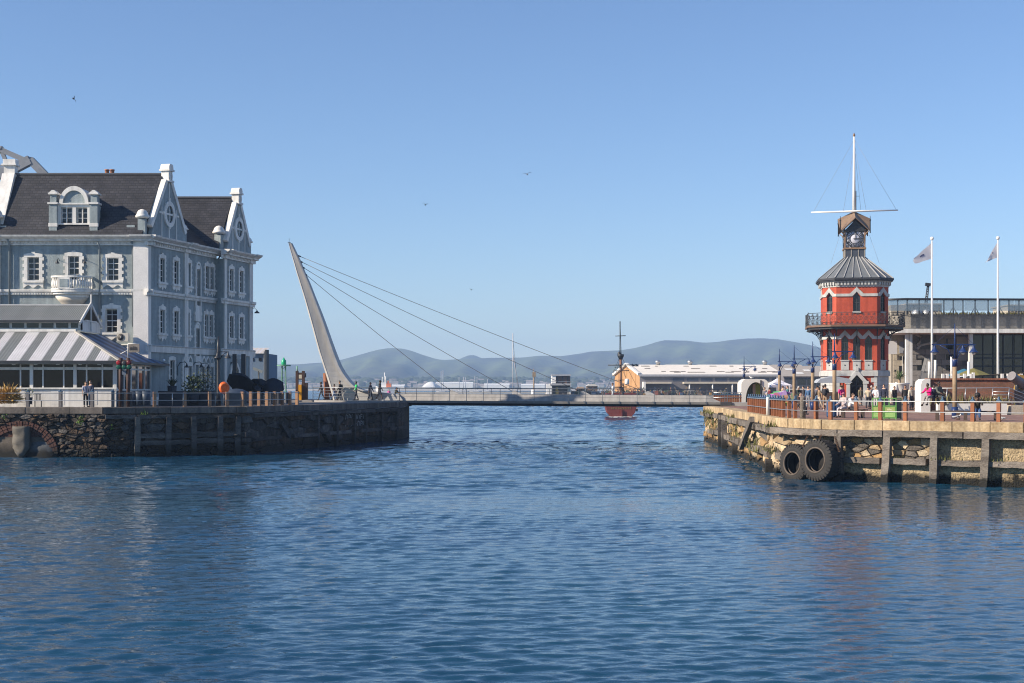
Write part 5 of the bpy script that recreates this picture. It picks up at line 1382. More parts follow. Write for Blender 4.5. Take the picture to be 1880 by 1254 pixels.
# balcony with iron railing and brackets
ZF, ZRT = tz(600), tz(574.5); BO = 1.38
FLOORB = mat("balcony_edge_brown", (.16, .10, .07), .7, .2, 2)
MB().slab(octp(BO + .06), ZF - .02, ZF + .16).build("balcony_floor", FLOORB, ct, MTW)
MB().slab(octp(BO - .12), ZF - .22, ZF - .02).build("balcony_soffit", DARKM, ct, MTW)
bo = octp(BO)
h_ = ZRT - ZF - .16
pn = MB(); pw = .46
pn.bar((-pw / 2, 0, .05), (-pw / 2, 0, h_ - .02), .025); pn.torus((0, 0, h_ * .5), (0, 1, 0), .15, .017, 14, 4); pn.torus((0, 0, h_ * .5), (0, 1, 0), .06, .015, 8, 4)
for sx in (-1, 1):
    pn.bar((sx * pw / 2, 0, .06), (sx * .08, 0, h_ * .38), .02); pn.bar((sx * pw / 2, 0, h_ - .06), (sx * .08, 0, h_ * .62), .02); pn.torus((sx * .14, 0, h_ * .17), (0, 1, 0), .065, .012, 8, 4); pn.torus((sx * .14, 0, h_ * .83), (0, 1, 0), .065, .012, 8, 4)
IRON = mat("painted_iron_railing", (.045, .048, .052), .5, .2, 4)
pnm = pn.mesh("railing_panel", IRON)
bk = MB(); n = 10
out = [(0, 0)]; 
bk.prism([(0, -1.25), (0, 0), (1.3, 0), (1.3, -.1), (1.0, -.18), (.6, -.38), (.3, -.72), (.12, -1.25)], -.04, .04)
hole = MB()
bkt = MB(); bkt.tube([(0.02, 0, -1.3), (.10, 0, -.85), (.35, 0, -.45), (.75, 0, -.18), (1.32, 0, -.04)], .035, 5); bkt.bar((0.03, 0, -1.35), (.03, 0, 0), .06); bkt.bar((0, 0, -.03), (1.33, 0, -.03), .06); bkt.torus((.33, 0, -.24), (0, 1, 0), .15, .022, 12, 4); bkt.torus((.16, 0, -.62), (0, 1, 0), .09, .02, 10, 4); bkt.torus((.70, 0, -.13), (0, 1, 0), .08, .018, 10, 4)
bkm = bkt.mesh("balcony_bracket", IRON)
for i in range(8):
    a, b = Vector((*bo[i], 0)), Vector((*bo[(i + 1) % 8], 0)); u_ = (b - a).normalized(); L_ = (b - a).length; n = max(1, int(L_ / .46))
    for k in range(n):
        q = a + u_ * (L_ * (k + .5) / n); M = MTW @ Matrix(((u_.x, -u_.y, 0, q.x), (u_.y, u_.x, 0, q.y), (0, 0, 1, ZF + .16), (0, 0, 0, 1))) @ S3(L_ / n / pw, 1, 1); inst(pnm, "railing_panel", ct, M)
    for z in (ZF + .22, ZRT): MB().tube([(a.x, a.y, z), (b.x, b.y, z)], .03, 6).build("balcony_rail", IRON, ct, MTW)
    MB().tube([(a.x, a.y, ZF + .1), (a.x, a.y, ZRT + .1)], .035, 6).build("balcony_post", IRON, ct, MTW)
    wa, wb = Vector((*OP[i], 0)), Vector((*OP[(i + 1) % 8], 0)); nrm = Vector((u_.y, -u_.x, 0))
    nb = 3 if L_ > 3 else 1
    for k in range(nb):
        q = wa + (wb - wa) * ((k + .5) / nb if nb == 1 else (k + .0) / (nb - 1)); inst(bkm, "balcony_bracket", ct, MTW @ Matrix(((nrm.x, -nrm.y, 0, q.x), (nrm.y, nrm.x, 0, q.y), (0, 0, 1, ZF - .2), (0, 0, 0, 1))))
# cornice and skirt roof
zc_a, zc_b, ze_a = tz(526), tz(517), tz(510.5)
MB().slab(octp(.06), zc_a - .02, zc_a + .16).slab(octp(.26), zc_a + .16 + .26, zc_b + .06).build("cornice", TGREY, ct, MTW)
dn_ = MB()
for i in range(8):
    M, w = face(i); n = int(w / .30)
    for k in range(n): x = -w / 2 + (k + .5) * w / n; dn_.box(x - .08, x + .08, -.24, .0, zc_a + .15, zc_a + .43, M=M)
dn_.slab(octp(.08), zc_a + .15, zc_a + .43, M=MTW)
tag(dn_.build("corbel_course", TGREY, ct), kind='stuff')
MB().slab(octp(.40), zc_b + .06, zc_b + .16).slab(octp(.47), zc_b + .16, ze_a + .02).build("gutter", mat("dark_gutter", (.035, .037, .045), .5), ct, MTW)
zs0, zs1 = ze_a + .02, 16.62; CH = .92
top8 = [(-.62, -CH), (.62, -CH), (CH, -.62), (CH, .62), (.62, CH), (-.62, CH), (-CH, .62), (-CH, -.62)]
ob_ = octp(.38)
for i in range(8):
    j = (i + 1) % 8
    a, b, c_, d_ = Vector((*ob_[i], zs0)), Vector((*ob_[j], zs0)), Vector((*top8[j], zs1)), Vector((*top8[i], zs1))
    so = MB().add([a, b, c_, d_], [(0, 1, 2, 3)]).build("roof_slope", LEADG, ct, MTW)
    n = 5 if (b - a).length > 3 else 2
    for k in range(n + 1):
        t = k / n
        q = d_ + (c_ - d_) * t; p = a + (b - a) * t
        nn = (b - a).cross(d_ - a).normalized()
        MB().bar(p + nn * .03, q + nn * .03, .06, .09, up=nn).build("roof_seam", mat("pale_lead_seam", (.36, .36, .36), .5), so, MTW)
# clock stage
zk0, zk1, zk2 = zs1 - .05, 17.42, 19.12
CB = mat("slate_panel", (.055, .065, .085), .5, .1, 2)
stg = MB().box(-CH, CH, -CH, CH, zk0, zk1).build("cupola_base", CB, ct, MTW)
for q in range(4):
    M = MTW @ RZ(q * PI / 2)
    for x in (-CH + .03, -.32, .32, CH - .03): MB().box(x - .035, x + .035, -CH - .04, -CH + .003, zk0 + .02, zk1 - .02).build("rib", mat("bronze_rib", (.32, .29, .25), .5), stg, M)
    MB().box(-CH - .06, CH + .06, -CH - .10, -CH + .02, zk1 - .05, zk1 + .10).build("ledge", mat("copper_brown", (.24, .15, .09), .55, .2, 3), stg, M)
st2 = MB().box(-CH + .03, CH - .03, -CH + .03, CH - .03, zk1 + .05, zk2 + .1).build("clock_stage", DARKM, ct, MTW)
CLW = mat("clock_white_glass", (.55, .56, .63), .4, .05, 2)
zcl = (zk1 + .12 + zk2) / 2
for q in range(4):
    M = MTW @ RZ(q * PI / 2) @ T(0, -CH + .02, zcl) @ RX(PI / 2)          # face plane: x right, y up
    dl = MB().lathe([(0, 0), (.82, 0), (.82, .03), (0, .03)], n=40, cap=False).build("clock_dial", CLW, ct, M)
    MB().box(-.86, .86, -.84, .84, -.03, -.004).build("dial_panel", CLW, ct, M)
    for k in range(12):
        a = (k + .5) * PI / 6; MB().bar((math.cos(a) * .46, math.sin(a) * .46, .035), (math.cos(a) * .81, math.sin(a) * .81, .035), .035, .03, up=(0, 0, 1)).build("dial_spoke", DARKM, dl, M)
    MB().torus((0, 0, .035), (0, 0, 1), .81, .05, 40, 5).build("dial_ring", DARKM, dl, M)
    MB().torus((0, 0, .035), (0, 0, 1), .46, .038, 40, 5).build("dial_ring", DARKM, dl, M)
    romans = ["XII", "I", "II", "III", "IIII", "V", "VI", "VII", "VIII", "IX", "X", "XI"]
    for hh, s_ in enumerate(romans):
        a = PI / 2 - hh * PI / 6; mb = MB(); st_ = .052; wtot = sum({'I': .6, 'V': 1.2, 'X': 1.2}[c] for c in s_) * st_ * 1.25; x = -wtot / 2
        for c in s_:
            w_ = {'I': .6, 'V': 1.2, 'X': 1.2}[c] * st_ * 1.25
            if c == 'I': mb.bar((x + w_ / 2, -.11, 0), (x + w_ / 2, .11, 0), .042, .02, up=(0, 0, 1))
            if c == 'V': mb.bar((x, .11, 0), (x + w_ / 2, -.11, 0), .028, .02, up=(0, 0, 1)); mb.bar((x + w_, .11, 0), (x + w_ / 2, -.11, 0), .018, .02, up=(0, 0, 1))
            if c == 'X': mb.bar((x, .11, 0), (x + w_, -.11, 0), .028, .02, up=(0, 0, 1)); mb.bar((x + w_, .11, 0), (x, -.11, 0), .018, .02, up=(0, 0, 1))
            x += w_
        mb.build("numeral", DARKM, dl, M @ T(math.cos(a) * .655, math.sin(a) * .655, .04) @ RZ(a - PI / 2))
    for ang, ln_, wd, nm in ((0.0, .52, .075, "hour_hand"), (PI / 2 - .21, .70, .05, "minute_hand")):
        MB().prism([(-.14, -wd * .35), (0, -wd * .5), (ln_ * .7, -wd * .6), (ln_, 0), (ln_ * .7, wd * .6), (0, wd * .5), (-.14, wd * .35)], -.02, .0, M=RX(-PI / 2)).build(nm, DARKM, dl, M @ T(0, 0, .075) @ RZ(ang))
    for sx in (-1, 1):
        for sy in (-1, 1):
            MB().torus((sx * .70, sy * .70, .03), (0, 0, 1), .09, .03, 12, 4).build("corner_scroll", DARKM, st2, M)
    for sx in (-1, 1): MB().box(sx * .90 - .05, sx * .90 + .05, -.86, .86, -.02, .06).build("clock_post", MATS["copper_brown"], st2, M)
# cross gable roof with overhanging verges
ev, ga, pk_ = 19.05, 20.28, 21.0; E = 1.32; G = 1.5
COPR = mat("weathered_copper_roof", (.27, .185, .12), .5, .25, 1.6, col2=(.15, .10, .075), fine=.4)
cr_ = [Vector((-E, -E, ev)), Vector((E, -E, ev)), Vector((E, E, ev)), Vector((-E, E, ev))]
gp = [Vector((0, -G, ga)), Vector((G, 0, ga)), Vector((0, G, ga)), Vector((-G, 0, ga))]; top_ = Vector((0, 0, pk_))
for q in range(4):
    a, b = cr_[q], cr_[(q + 1) % 4]
    for f in ([a, gp[q], top_], [gp[q], b, top_]):
        d = Vector((0, 0, -.09)); MB().add([*f, *[v + d for v in f]], [(0, 1, 2), (5, 4, 3), (0, 3, 4, 1), (1, 4, 5, 2), (2, 5, 3, 0)] if q >= 0 else []).build("gable_roof", COPR, ct, MTW)
    mq = MTW @ RZ(q * PI / 2)
    MB().prism([(-1.0, ev - .02), (1.0, ev - .02), (0, ga - .2)], -1.02, -.9).build("gable_infill", DARKM, ct, mq)
    c = cr_[q]; MB().tube([(c.x * 1.02, c.y * 1.02, ev - .25), (c.x * 1.02, c.y * 1.02, ev + .9), (c.x * 1.02, c.y * 1.02, ev + 1.35)], [.05, .05, .02], 6).build("corner_spike", DARKM, ct, MTW)
    MB().ball((c.x * 1.02, c.y * 1.02, ev + .95), .09).build("spike_ball", DARKM, ct, MTW)
    MB().tube([(-.9, -.92, 18.5), (-1.05, -1.0, 18.8), (-1.28, -1.22, 19.0)], .05, 5).build("roof_bracket", MATS["copper_brown"], ct, mq)
# mast, yard and stays
fmst = thing("flag_mast", "tall white flag mast with a cross yard on the clock tower roof", "mast", (tc.x, tc.y, pk_))
zt_ = Z_(251, tc.y); zy_ = Z_(388.5, tc.y)
MB().tube([(0, 0, pk_ - .3), (0, 0, (pk_ + zt_) / 2), (0, 0, zt_)], [.17, .12, .085], 10).build("pole", mat("white_mast_paint", (.78, .77, .75), .4, .04, 2), fmst, MTW)
MB().lathe([(.06, 0), (.12, .05), (.1, .2), (.05, .3), (.02, .34)], (0, 0, zt_), 8).build("finial", MATS["copper_brown"], fmst, MTW)
yl = 3.95
MB().tube([(-yl, -.25, zy_ - .03), (0, -.25, zy_), (yl, -.25, zy_ + .03)], [.06, .095, .06], 8).build("yard", MATS["white_mast_paint"], fmst, MTW)
STAY = mat("thin_stay_wire", (.25, .27, .32), .5)
for a, b in (((-yl + .2, -.25, zy_), (0, 0, zt_ - .3)), ((yl - .1, -.25, zy_), (0, 0, zt_ - .2)), ((-1.0, -.3, zy_), (0, 0, zt_ - 1)), ((1.1, -.2, zy_), (0, 0, zt_ - .5)), ((.65, .3, pk_), (.05, 0, zt_ - 1)), ((-2.2, -1, 16), (-1.35, -.5, 18.7)), ((2.2, -1, 16), (1.35, -.5, 18.7))):
    MB().tube([a, b], .011, 4).build("stay", STAY, fmst, MTW)
mb = MB(); mb.bar((.18, 0, pk_), (.18, 0, pk_ + 1.9), .06); mb.bar((-.1, 0, pk_ + 1.4), (.5, 0, pk_ + 1.4), .03); mb.build("weather_vane", DARKM, fmst, MTW)
# ------------------------------------------------------------------ right quay: railing, tyres, lamps
QR = "blue capped posts of the right quay railing"
rr_ = thing("quay_railing", "quay railing of brown posts with blue caps along the right quay", "railing", RE.pt(RE.s_at_px(1500), .45, ZR))
pmb = MB(); pmb.box(-.085, .085, -.085, .085, 0, .92); post_m = pmb.mesh("railing_post", WOODP)
cmb = MB(); cmb.box(-.095, .095, -.095, .095, .90, 1.0); cmb.lathe([(.09, 0), (.05, .05), (.035, .09), (.055, .12), (.03, .16), (0, .17)], (0, 0, 1.0), 8); cap_m = cmb.mesh("post_cap", NAVYCAP)
def rposts(ss, zscale=1.0):
    for s in ss:
        o = inst(post_m, "railing_post", rr_, RE.at(s, ZR) @ T(0, .45, .03)); inst(cap_m, "post_cap", o, RE.at(s, ZR) @ T(0, .45, .03))
spost = [RE.s_at_px(px) for px in (1484, 1518, 1566, 1610, 1656, 1725, 1780, 1828, 1878, 1930, 1985)]
side = list(np.arange(RE.s_at_px(1362), RE.s_at_px(1455), 1.18))
side = [s for s in side if s < spost[0] - .8]
rposts(side); rposts(spost)
rp = side + spost
for z, r_ in ((.92, .028), (.42, .024)):
    pts = [RE.pt(s, .36, ZR + .03 + z) for s in np.arange(side[0], spost[-1], .6)]
    MB().tube(pts, r_, 6).build("rail", STEEL, rr_)
bk_s = list(np.arange(RE.d[0] + 13, RE.s_at_px(1362) - 3, 1.1))[:9]
white_post = thing("bollard", "slim white bollard against the dark brown railing", "bollard", P(1400, 758, RE.pt(RE.s_at_px(1400)).y))
wp = RE.pt(RE.s_at_px(1400), .30, ZR); MB().lathe([(.10, 0), (.10, 1.0), (.08, 1.06), (0, 1.08)], wp, 10).build("post", WHITE, white_post)
tp_ = thing("mooring_post", "pale grey timber post taller than the railing posts beside it", "post", RE.pt(RE.s_at_px(1461), .4, ZR))
MB().lathe([(.15, 0), (.145, 1.1), (.12, 1.16), (0, 1.17)], RE.pt(RE.s_at_px(1461), .4, ZR), 9).build("post", WOODT, tp_)
# back railing beside the bridge landing
rb = thing("landing_railing", "short railing of thin brown posts with dark tops behind the bridge landing", "railing", P(1335, 730, 132))
for k in range(12):
    M = T(*P(1312 + 4.3 * k, 734, 133)) ; M[2][3] = ZR
    o = inst(post_m, "railing_post", rb, M); inst(cap_m, "post_cap", o, M)
MB().tube([P(1310, 721, 132.9), P(1362, 721, 132.9)], .03, 5).build("rail", STEEL, rb)
MB().tube([P(1310, 730, 132.9), P(1362, 730, 132.9)], .03, 5).build("rail", STEEL, rb)

# giant tyres hung on chains
TYR = mat("worn_black_rubber", (.016, .015, .015), .8, .3, 2.5, .3, 12, col2=(.034, .031, .028)); RIMM = mat("rusty_rim", (.09, .07, .055), .7, .3, 3)
def tyre(label, c, ax, R_o, wid):
    t = thing("tyre_fender", label, "tyre", c, "giant tyre fenders on the quay corner")
    q = Vector(ax).to_track_quat('Z', 'Y').to_matrix().to_4x4(); M = T(*c) @ q
    pr = [(.58, -.5), (.62, -.53), (.80, -.52), (.93, -.46), (1.0, -.36), (1.0, .36), (.93, .46), (.80, .52), (.62, .53), (.58, .5), (.58, .4), (.66, .30), (.88, .2), (.88, -.2), (.66, -.30), (.58, -.4), (.58, -.5)]
    MB().lathe([(r * R_o, z * wid) for r, z in pr], n=40, cap=False).build("tyre_body", TYR, t, M)
    lug = MB(); lug.box(-.055, .055, -.07, .03, -.5 * wid, -.02 * wid); lug.prism([(-.05, 0), (.05, 0), (.04, -.20 * R_o), (-.04, -.20 * R_o)], -.02, .02, M=T(0, -.015, .5 * wid) @ RX(-PI / 2))
    lm = MB(); lm.box(-.055, .055, -.03, .014, .03, .47 * wid); lm.loft([[(-.055, .014, .47 * wid), (.055, .014, .47 * wid), (.055, -.03, .47 * wid), (-.055, -.03, .47 * wid)], [(-.05, -.14 * R_o, .515 * wid), (.05, -.14 * R_o, .515 * wid), (.05, -.22 * R_o, .50 * wid), (-.05, -.22 * R_o, .50 * wid)]])
    me = lm.mesh("tread_lug", TYR)
    for k in range(34):
        for sg in (1, -1):
            a = 2 * PI * (k + (.5 if sg < 0 else 0)) / 34
            inst(me, "tread_lug", t, M @ RZ(a) @ T(0, R_o * .99, 0) @ S3(1, 1, sg))
    MB().lathe([(0, -.44 * wid), (.6 * R_o, -.44 * wid), (.6 * R_o, -.40 * wid), (0, -.40 * wid)], n=30, cap=False).build("added_dark_disc", mat('added_disc_black', (.012, .011, .011), .9), t, M)  # added disc, not part of a tyre, that blackens the opening
    MB().torus((0, 0, .5 * wid), (0, 0, 1), R_o * .60, .05, 36, 8).build("rim_ring", RIMM, t, M)
    MB().torus((0, 0, .2 * wid), (0, 0, 1), R_o * .57, .035, 36, 8).build("rim_ring", RIMM, t, M)
    return t
axv = Vector((-.80, -.60, .05)).normalized()
def push(px, py, Y): return P(px, py, Y)
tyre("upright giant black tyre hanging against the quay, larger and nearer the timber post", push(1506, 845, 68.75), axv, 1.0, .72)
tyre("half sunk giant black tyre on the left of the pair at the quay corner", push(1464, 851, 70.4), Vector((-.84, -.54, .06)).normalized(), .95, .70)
def chain(label, p, q, n):
    t = thing("chain", label, "chain", p, "rusty chains holding the tyres"); p, q = Vector(p), Vector(q); d = (q - p)
    lk = MB(); 
    for k in range(10):
        pass
    lk.torus((0, 0, 0), (0, 1, 0), .05, .014, 10, 5); me = lk.mesh("link", mat("rusty_chain", (.09, .05, .03), .8, .3, 4))
    rot = d.to_track_quat('X', 'Z').to_matrix().to_4x4()
    for k in range(n): inst(me, "link", t, T(*(p + d * ((k + .5) / n))) @ rot @ RX(PI / 2 * (k % 2)) @ S3(1.5, 1, 1))
sch = RE.s_at_px
chain("rusty chain sloping down to the half sunk tyre", P(1483, 800, 69.6), P(1474, 819, 69.9), 7)
chain("rusty chain hanging straight above the larger tyre", P(1508, 799, 68.8), P(1504, 808, 69), 4)
chain("rusty chain slanting right of the larger tyre towards the post", P(1533, 802, 68.1), P(1541, 828, 68.0), 9)

# blue quay lamps
LT = MB(); LT.lathe([(.02, 0), (.05, -.04), (.07, -.14), (.17, -.30), (.24, -.36), (.24, -.39), (.02, -.37)], n=12)
lan_m = LT.mesh("lantern", BLUEP)
glob = MB(); glob.ball((0, 0, -.42), .10, .10, .09, 8, 5); glob_m = glob.mesh("globe", mat("frosted_globe", (.75, .72, .62), .3, .05, 2))
def quay_lamp(label, px, Y, wood, sides=(1,), h=6.75, dark=False):
    x = X_(px, Y); t = thing("quay_lamp", label, "street lamp", (x, Y, ZR), "blue lamps along the right quay"); M = T(x, Y, ZR)
    hz_ = h - ZR
    m_ = DARKM if dark else WOODL
    MB().tube([(0, 0, 0), (0, 0, hz_ - .75)], .125, 8).build("post", m_, t, M)
    b = MB(); b.lathe([(.14, 0), (.14, .35), (.11, .4)], (0, 0, hz_ - 1.15), 10); b.tube([(0, 0, hz_ - .75), (0, 0, hz_ + .5), (0, 0, hz_ + 1.1)], [.06, .04, .02], 8); b.build("post_sleeve", BLUEP, t, M)
    MB().lathe([(.17, 0), (.17, .6)], (0, 0, 0), 8).build("post_base", BLUEP, t, M)
    if len(sides) == 1: offs = [0.0, 1.15]
    else: offs = [-1.05, .42, .98]
    a = MB(); lo, hi = min(offs) - .15, max(offs) + .12; a.bar((lo, 0, hz_), (hi, 0, hz_), .05, .06)
    a.build("cross_arm", BLUEP, t, M)
    for o_ in offs:
        if abs(o_) > .1: MB().tube([(math.copysign(.1, o_), 0, hz_ - .75), (o_ * .35, 0, hz_ - .25), (o_ * .75, 0, hz_ - .03)], .025, 6).build("scroll_brace", BLUEP, t, M)
        if abs(o_) > .5: MB().tube([(o_, 0, hz_ + .02), (0, 0, hz_ + .95)], .008, 4).build("stay", BLUEP, t, M)
        l = inst(lan_m, "lantern", t, M @ T(o_, 0 if abs(o_) > .1 else -.2, hz_ - .03)); inst(glob_m, "globe", l, M @ T(o_, 0 if abs(o_) > .1 else -.2, hz_ - .03))
    return t
quay_lamp("farthest blue lamp on a dark post in front of the warehouse roof", 1366, 150, False, dark=True)
quay_lamp("blue lamp on a tan post beside the white gazebo, second from the left", 1431, 122, True)
quay_lamp("blue lamp on a tan post in the middle of the row of five", 1458, 111, True)
quay_lamp("blue lamp on a tan post just left of the red tower", 1492, 103, True)
quay_lamp("nearest blue two lantern lamp, standing before the red tower", 1532, 88, True)
quay_lamp("blue lamp with three lanterns on a tan post before the brick wall", 1753, 74, True, (1, -1))

# flag poles
FLG = mat("white_flag_cloth", (.70, .68, .70), .8, .05, 2); fn_ = FLG.node_tree; fb_ = fn_.nodes["Principled BSDF"]; ft_ = fn_.nodes.new("ShaderNodeBsdfTranslucent"); ft_.inputs[0].default_value = (.75, .73, .76, 1)
fx_ = fn_.nodes.new("ShaderNodeMixShader"); fx_.inputs[0].default_value = .5; fn_.links.new(fb_.outputs[0], fx_.inputs[1]); fn_.links.new(ft_.outputs[0], fx_.inputs[2]); fn_.links.new(fx_.outputs[0], fn_.nodes["Material Output"].inputs[0])
FLB = mat("flag_blue_emblem", (.06, .07, .16), .8)
def flag_pole(label, flabel, px, y0, yt, Y, pts, emb):
    x = X_(px, Y); t = thing("flag_pole", label, "flag pole", (x, Y, Z_(y0, Y)), "white flag poles"); M = T(x, Y, 0)
    MB().tube([(0, 0, Z_(y0, Y)), (0, 0, Z_(yt + 8, Y))], .10, 10, r1=.06).build("pole", MATS["white_mast_paint"], t, M)
    MB().ball((0, 0, Z_(yt + 4, Y)), .15).build("ball_finial", MATS["white_mast_paint"], t, M)
    f = MB(); n = 14; va, vb = [], []
    (ax, ay), (bx, by), (cx, cy), (dx, dy) = pts         # top hoist, top fly, bottom fly, bottom hoist (pixels)
    def q(u_, v_):
        px_ = (ax * (1 - u_) + bx * u_) * (1 - v_) + (dx * (1 - u_) + cx * u_) * v_; py_ = (ay * (1 - u_) + by * u_) * (1 - v_) + (dy * (1 - u_) + cy * u_) * v_
        w_ = .07 * math.sin(u_ * 7 + v_ * 3.5) * (.3 + u_)
        return P(px_ + 1.0 * math.sin(u_ * 8 + v_ * 5) * u_, py_ + .9 * math.sin(u_ * 11) * u_, Y) + Vector((0, w_, 0))
    vs = [q(i / n, j / 8) for j in range(9) for i in range(n + 1)]
    f.add(vs, [(j * (n + 1) + i, j * (n + 1) + i + 1, (j + 1) * (n + 1) + i + 1, (j + 1) * (n + 1) + i) for j in range(8) for i in range(n)], True)
    fl = tag(f.build("flag", FLG, None), flabel, "flag")
    e = MB(); k0 = [q(u_, v_) + Vector((0, -.03, 0)) for u_, v_ in emb]; n_ = len(k0) // 2
    e.add(k0, [(i, i + 1, len(k0) - 2 - i, len(k0) - 1 - i) for i in range(n_ - 1)]); e.build("emblem", FLB, fl)
flag_pole("white flag pole carrying the wider flag, nearer the red tower", "white flag with a dark emblem, blown out wide from its pole", 1711, 697, 434, 112, ((1710, 446), (1677, 475), (1679, 485), (1710, 475)), [(.42, .40), (.5, .34), (.6, .3), (.68, .3), (.68, .42), (.6, .46), (.5, .52), (.42, .55)])
flag_pole("white flag pole at the right with the furled narrow flag", "white flag hanging narrow and twisted at the right pole", 1832, 697, 433, 112, ((1832, 443), (1809, 483), (1812, 481), (1832, 472)), [(.40, .2), (.48, .2), (.48, .32), (.40, .32)])

# ------------------------------------------------------------------ modern stone and glass building
YB = 148.0
mbld = thing("waterfront_building", "modern stone and glass building with white canopy behind the flag poles", "building", P(1780, 745, YB))
STONE = mat("rough_grey_stone", (.19, .18, .17), .9, .2, .8, .8, 6, col2=(.10, .095, .09), fine=.5); STONEW = mat("sunlit_stone_wall", (.40, .36, .29), .9, .2, .9, .8, 6, col2=(.26, .23, .19), fine=.5)  # warm copy of the stone has sunlight put into its colour
def bx(name, px0, px1, py0, py1, Y, d, m, parent=mbld):
    return MB().box(X_(px0, Y), X_(px1, Y), Y, Y + d, Z_(py1, Y), Z_(py0, Y)).build(name, m, parent)
xa, xb_ = X_(1668, YB), X_(1752, YB)
stone_bm = []
def stone_cladding(px0, px1, py0, py1, Y, m, cw, chh, seed, holes=()):
    r = random.Random(seed); x0, x1, z0, z1 = X_(px0, Y), X_(px1, Y), Z_(py1, Y), Z_(py0, Y); z = z0
    while z < z1 - .1:
        h = min(chh, z1 - z); x = x0 - r.uniform(0, cw * .5)
        while x < x1:
            w = cw * r.uniform(.7, 1.4); a, b = max(x, x0), min(x + w, x1)
            if b - a > .15 and not any(h_[0] < (a + b) / 2 < h_[1] and h_[2] < z + h / 2 < h_[3] for h_ in holes):
                MB().box(a + .012, b - .012, Y - .05 - r.uniform(0, .04), Y + .02, z + .012, z + h - .012).build("stone", m, mbld)
            x += w
        z += h
STB = mat("cladding_stone", (.21, .195, .18), .9, .2, 1.2, .7, 6, rnd=.25); STBW = mat("warm_cladding_stone", (.42, .37, .29), .9, .2, 1.2, .7, 6, rnd=.18)  # warm copy carries the left return's sunlight in its colour
bx("wall", 1668, 1752, 611, 748, YB, 6, STONE)
hol = [(X_(a, YB), X_(b, YB), Z_(d, YB), Z_(c, YB)) for a, b, c, d in ((1683, 1720, 611, 641), (1683, 1720, 655, 700))]
stone_cladding(1674, 1752, 612, 748, YB, STB, 1.1, .55, 3, hol)
bx("picture_panel", 1683.5, 1719.5, 611.5, 640, YB - .06, .05, mat("dark_picture_panel", (.035, .03, .028), .4, .5, .8, col2=(.12, .11, .10), fine=.2))
arcp = MB(); arcp.tube([P(1684, 641, YB - .13), P(1690, 634, YB - .13), P(1703, 631, YB - .13), P(1719, 630, YB - .13)], .13, 6); arcp.tube([P(1682, 614, YB - .13), P(1691, 619, YB - .13), P(1689, 629, YB - .13), P(1684, 634, YB - .13)], .14, 6); arcp.build("picture_arc", mat("picture_pale", (.36, .35, .34), .6), mbld)
bx("window_pane", 1684, 1719, 658, 682, YB - .05, .04, GLASS_B); bx("window_panel", 1684, 1719, 682, 700, YB - .05, .04, mat("grey_panel", (.25, .25, .25), .6))
for px in (1694, 1700): MB().bar(P(px, 682, YB - .1), P(px + 6, 658, YB - .1), .3, .03, up=(0, 1, 0)).build("window_blind", mat("pale_blind", (.4, .4, .39), .6), mbld)
bx('wall', 1752.3, 1786, 611, 748, YB + .3, 4, STONE); stone_cladding(1753, 1781, 660, 748, YB + .3, STB, 1.1, .55, 5); bx('window_pane', 1737, 1751, 612, 690, YB - .06, .05, GLASS_B); bx('light_panel', 1756, 1779, 618, 662, YB + .2, .05, mat('pale_facade_panel', (.40, .38, .36), .7, .15, .6))
# left stone return facing the harbour, its sunlight put into the warm stone colour
YR2 = 150.0
bx("side_wall", 1636, 1668, 560, 748, YR2, 8, STONEW); stone_cladding(1640, 1667, 612, 745, YR2, STBW, .9, .6, 8, [(X_(1650, YR2), X_(1664, YR2), Z_(690, YR2), Z_(653, YR2))])
bx("window_pane", 1651, 1663, 654, 690, YR2 - .06, .04, GLASS); bx("window_mullion", 1656.5, 1657.5, 654, 690, YR2 - .12, .05, WHITE)
bx("white_panel", 1631, 1647, 626, 650, YR2 - .8, .1, mat("white_wall_panel", (.62, .62, .64), .6, .05, 1)); bx("sign_panel", 1651, 1661, 627, 648, YR2 - .1, .05, mat("blue_grey_sign", (.32, .35, .42), .6, .1, 2))
bx("slit_window", 1642, 1645, 679, 700, YR2 - .06, .05, GLASS_B)
# canopy and columns
cn = MB().box(X_(1648, 143.5), X_(2050, 143.5), 143.5, 150.5, Z_(611, 143.5), Z_(603.5, 143.5)).build("canopy", WHITE, mbld)
for px, w in ((1665, .13), (1671.5, .15), (1782, .18)):
    x = X_(px, 144.5); MB().box(x - w, x + w, 144.3, 144.75, ZR, Z_(611, 143.8)).build("column", WHITE, mbld)
# glass front
YG = 147.0
for a, b, c_, d in ((1786, 1900, 612, 650), (1786, 1900, 651, 672), (1786, 1900, 673, 705), (1900, 2040, 612, 705)):
    n = max(1, int((b - a) / 18.5)); w = (b - a) / n
    for k in range(n): bx("glass_pane", a + k * w + .6, a + (k + 1) * w - .6, c_ + .5, d - .5, YG, .05, mat("smoked_glass", (.035, .035, .034), .05, .3, .5, spec=.5))
for k in range(15): bx("mullion", 1785.5 + 18.5 * k, 1787 + 18.5 * k, 611, 705, YG - .1, .12, DARKM)
for y0, y1 in ((649.5, 651.5), (671, 674), (656, 659), (703, 706)): bx("transom", 1785, 2040, y0, y1, YG - .08, .06, DARKM)
bx("back_room", 1786, 2040, 605, 745, YG + 5, .2, mat("dim_hall", (.10, .09, .08), .8, .4, .3))
bx("wall", 1786, 2040, 705, 748, YG, 3, STONE)
for px in (1803, 1872): MB().ball(P(px, 624, YG + 1.0), .25).build("hanging_lamp", mat("lit_lamp_glass", (.9, .82, .65), .4), mbld)
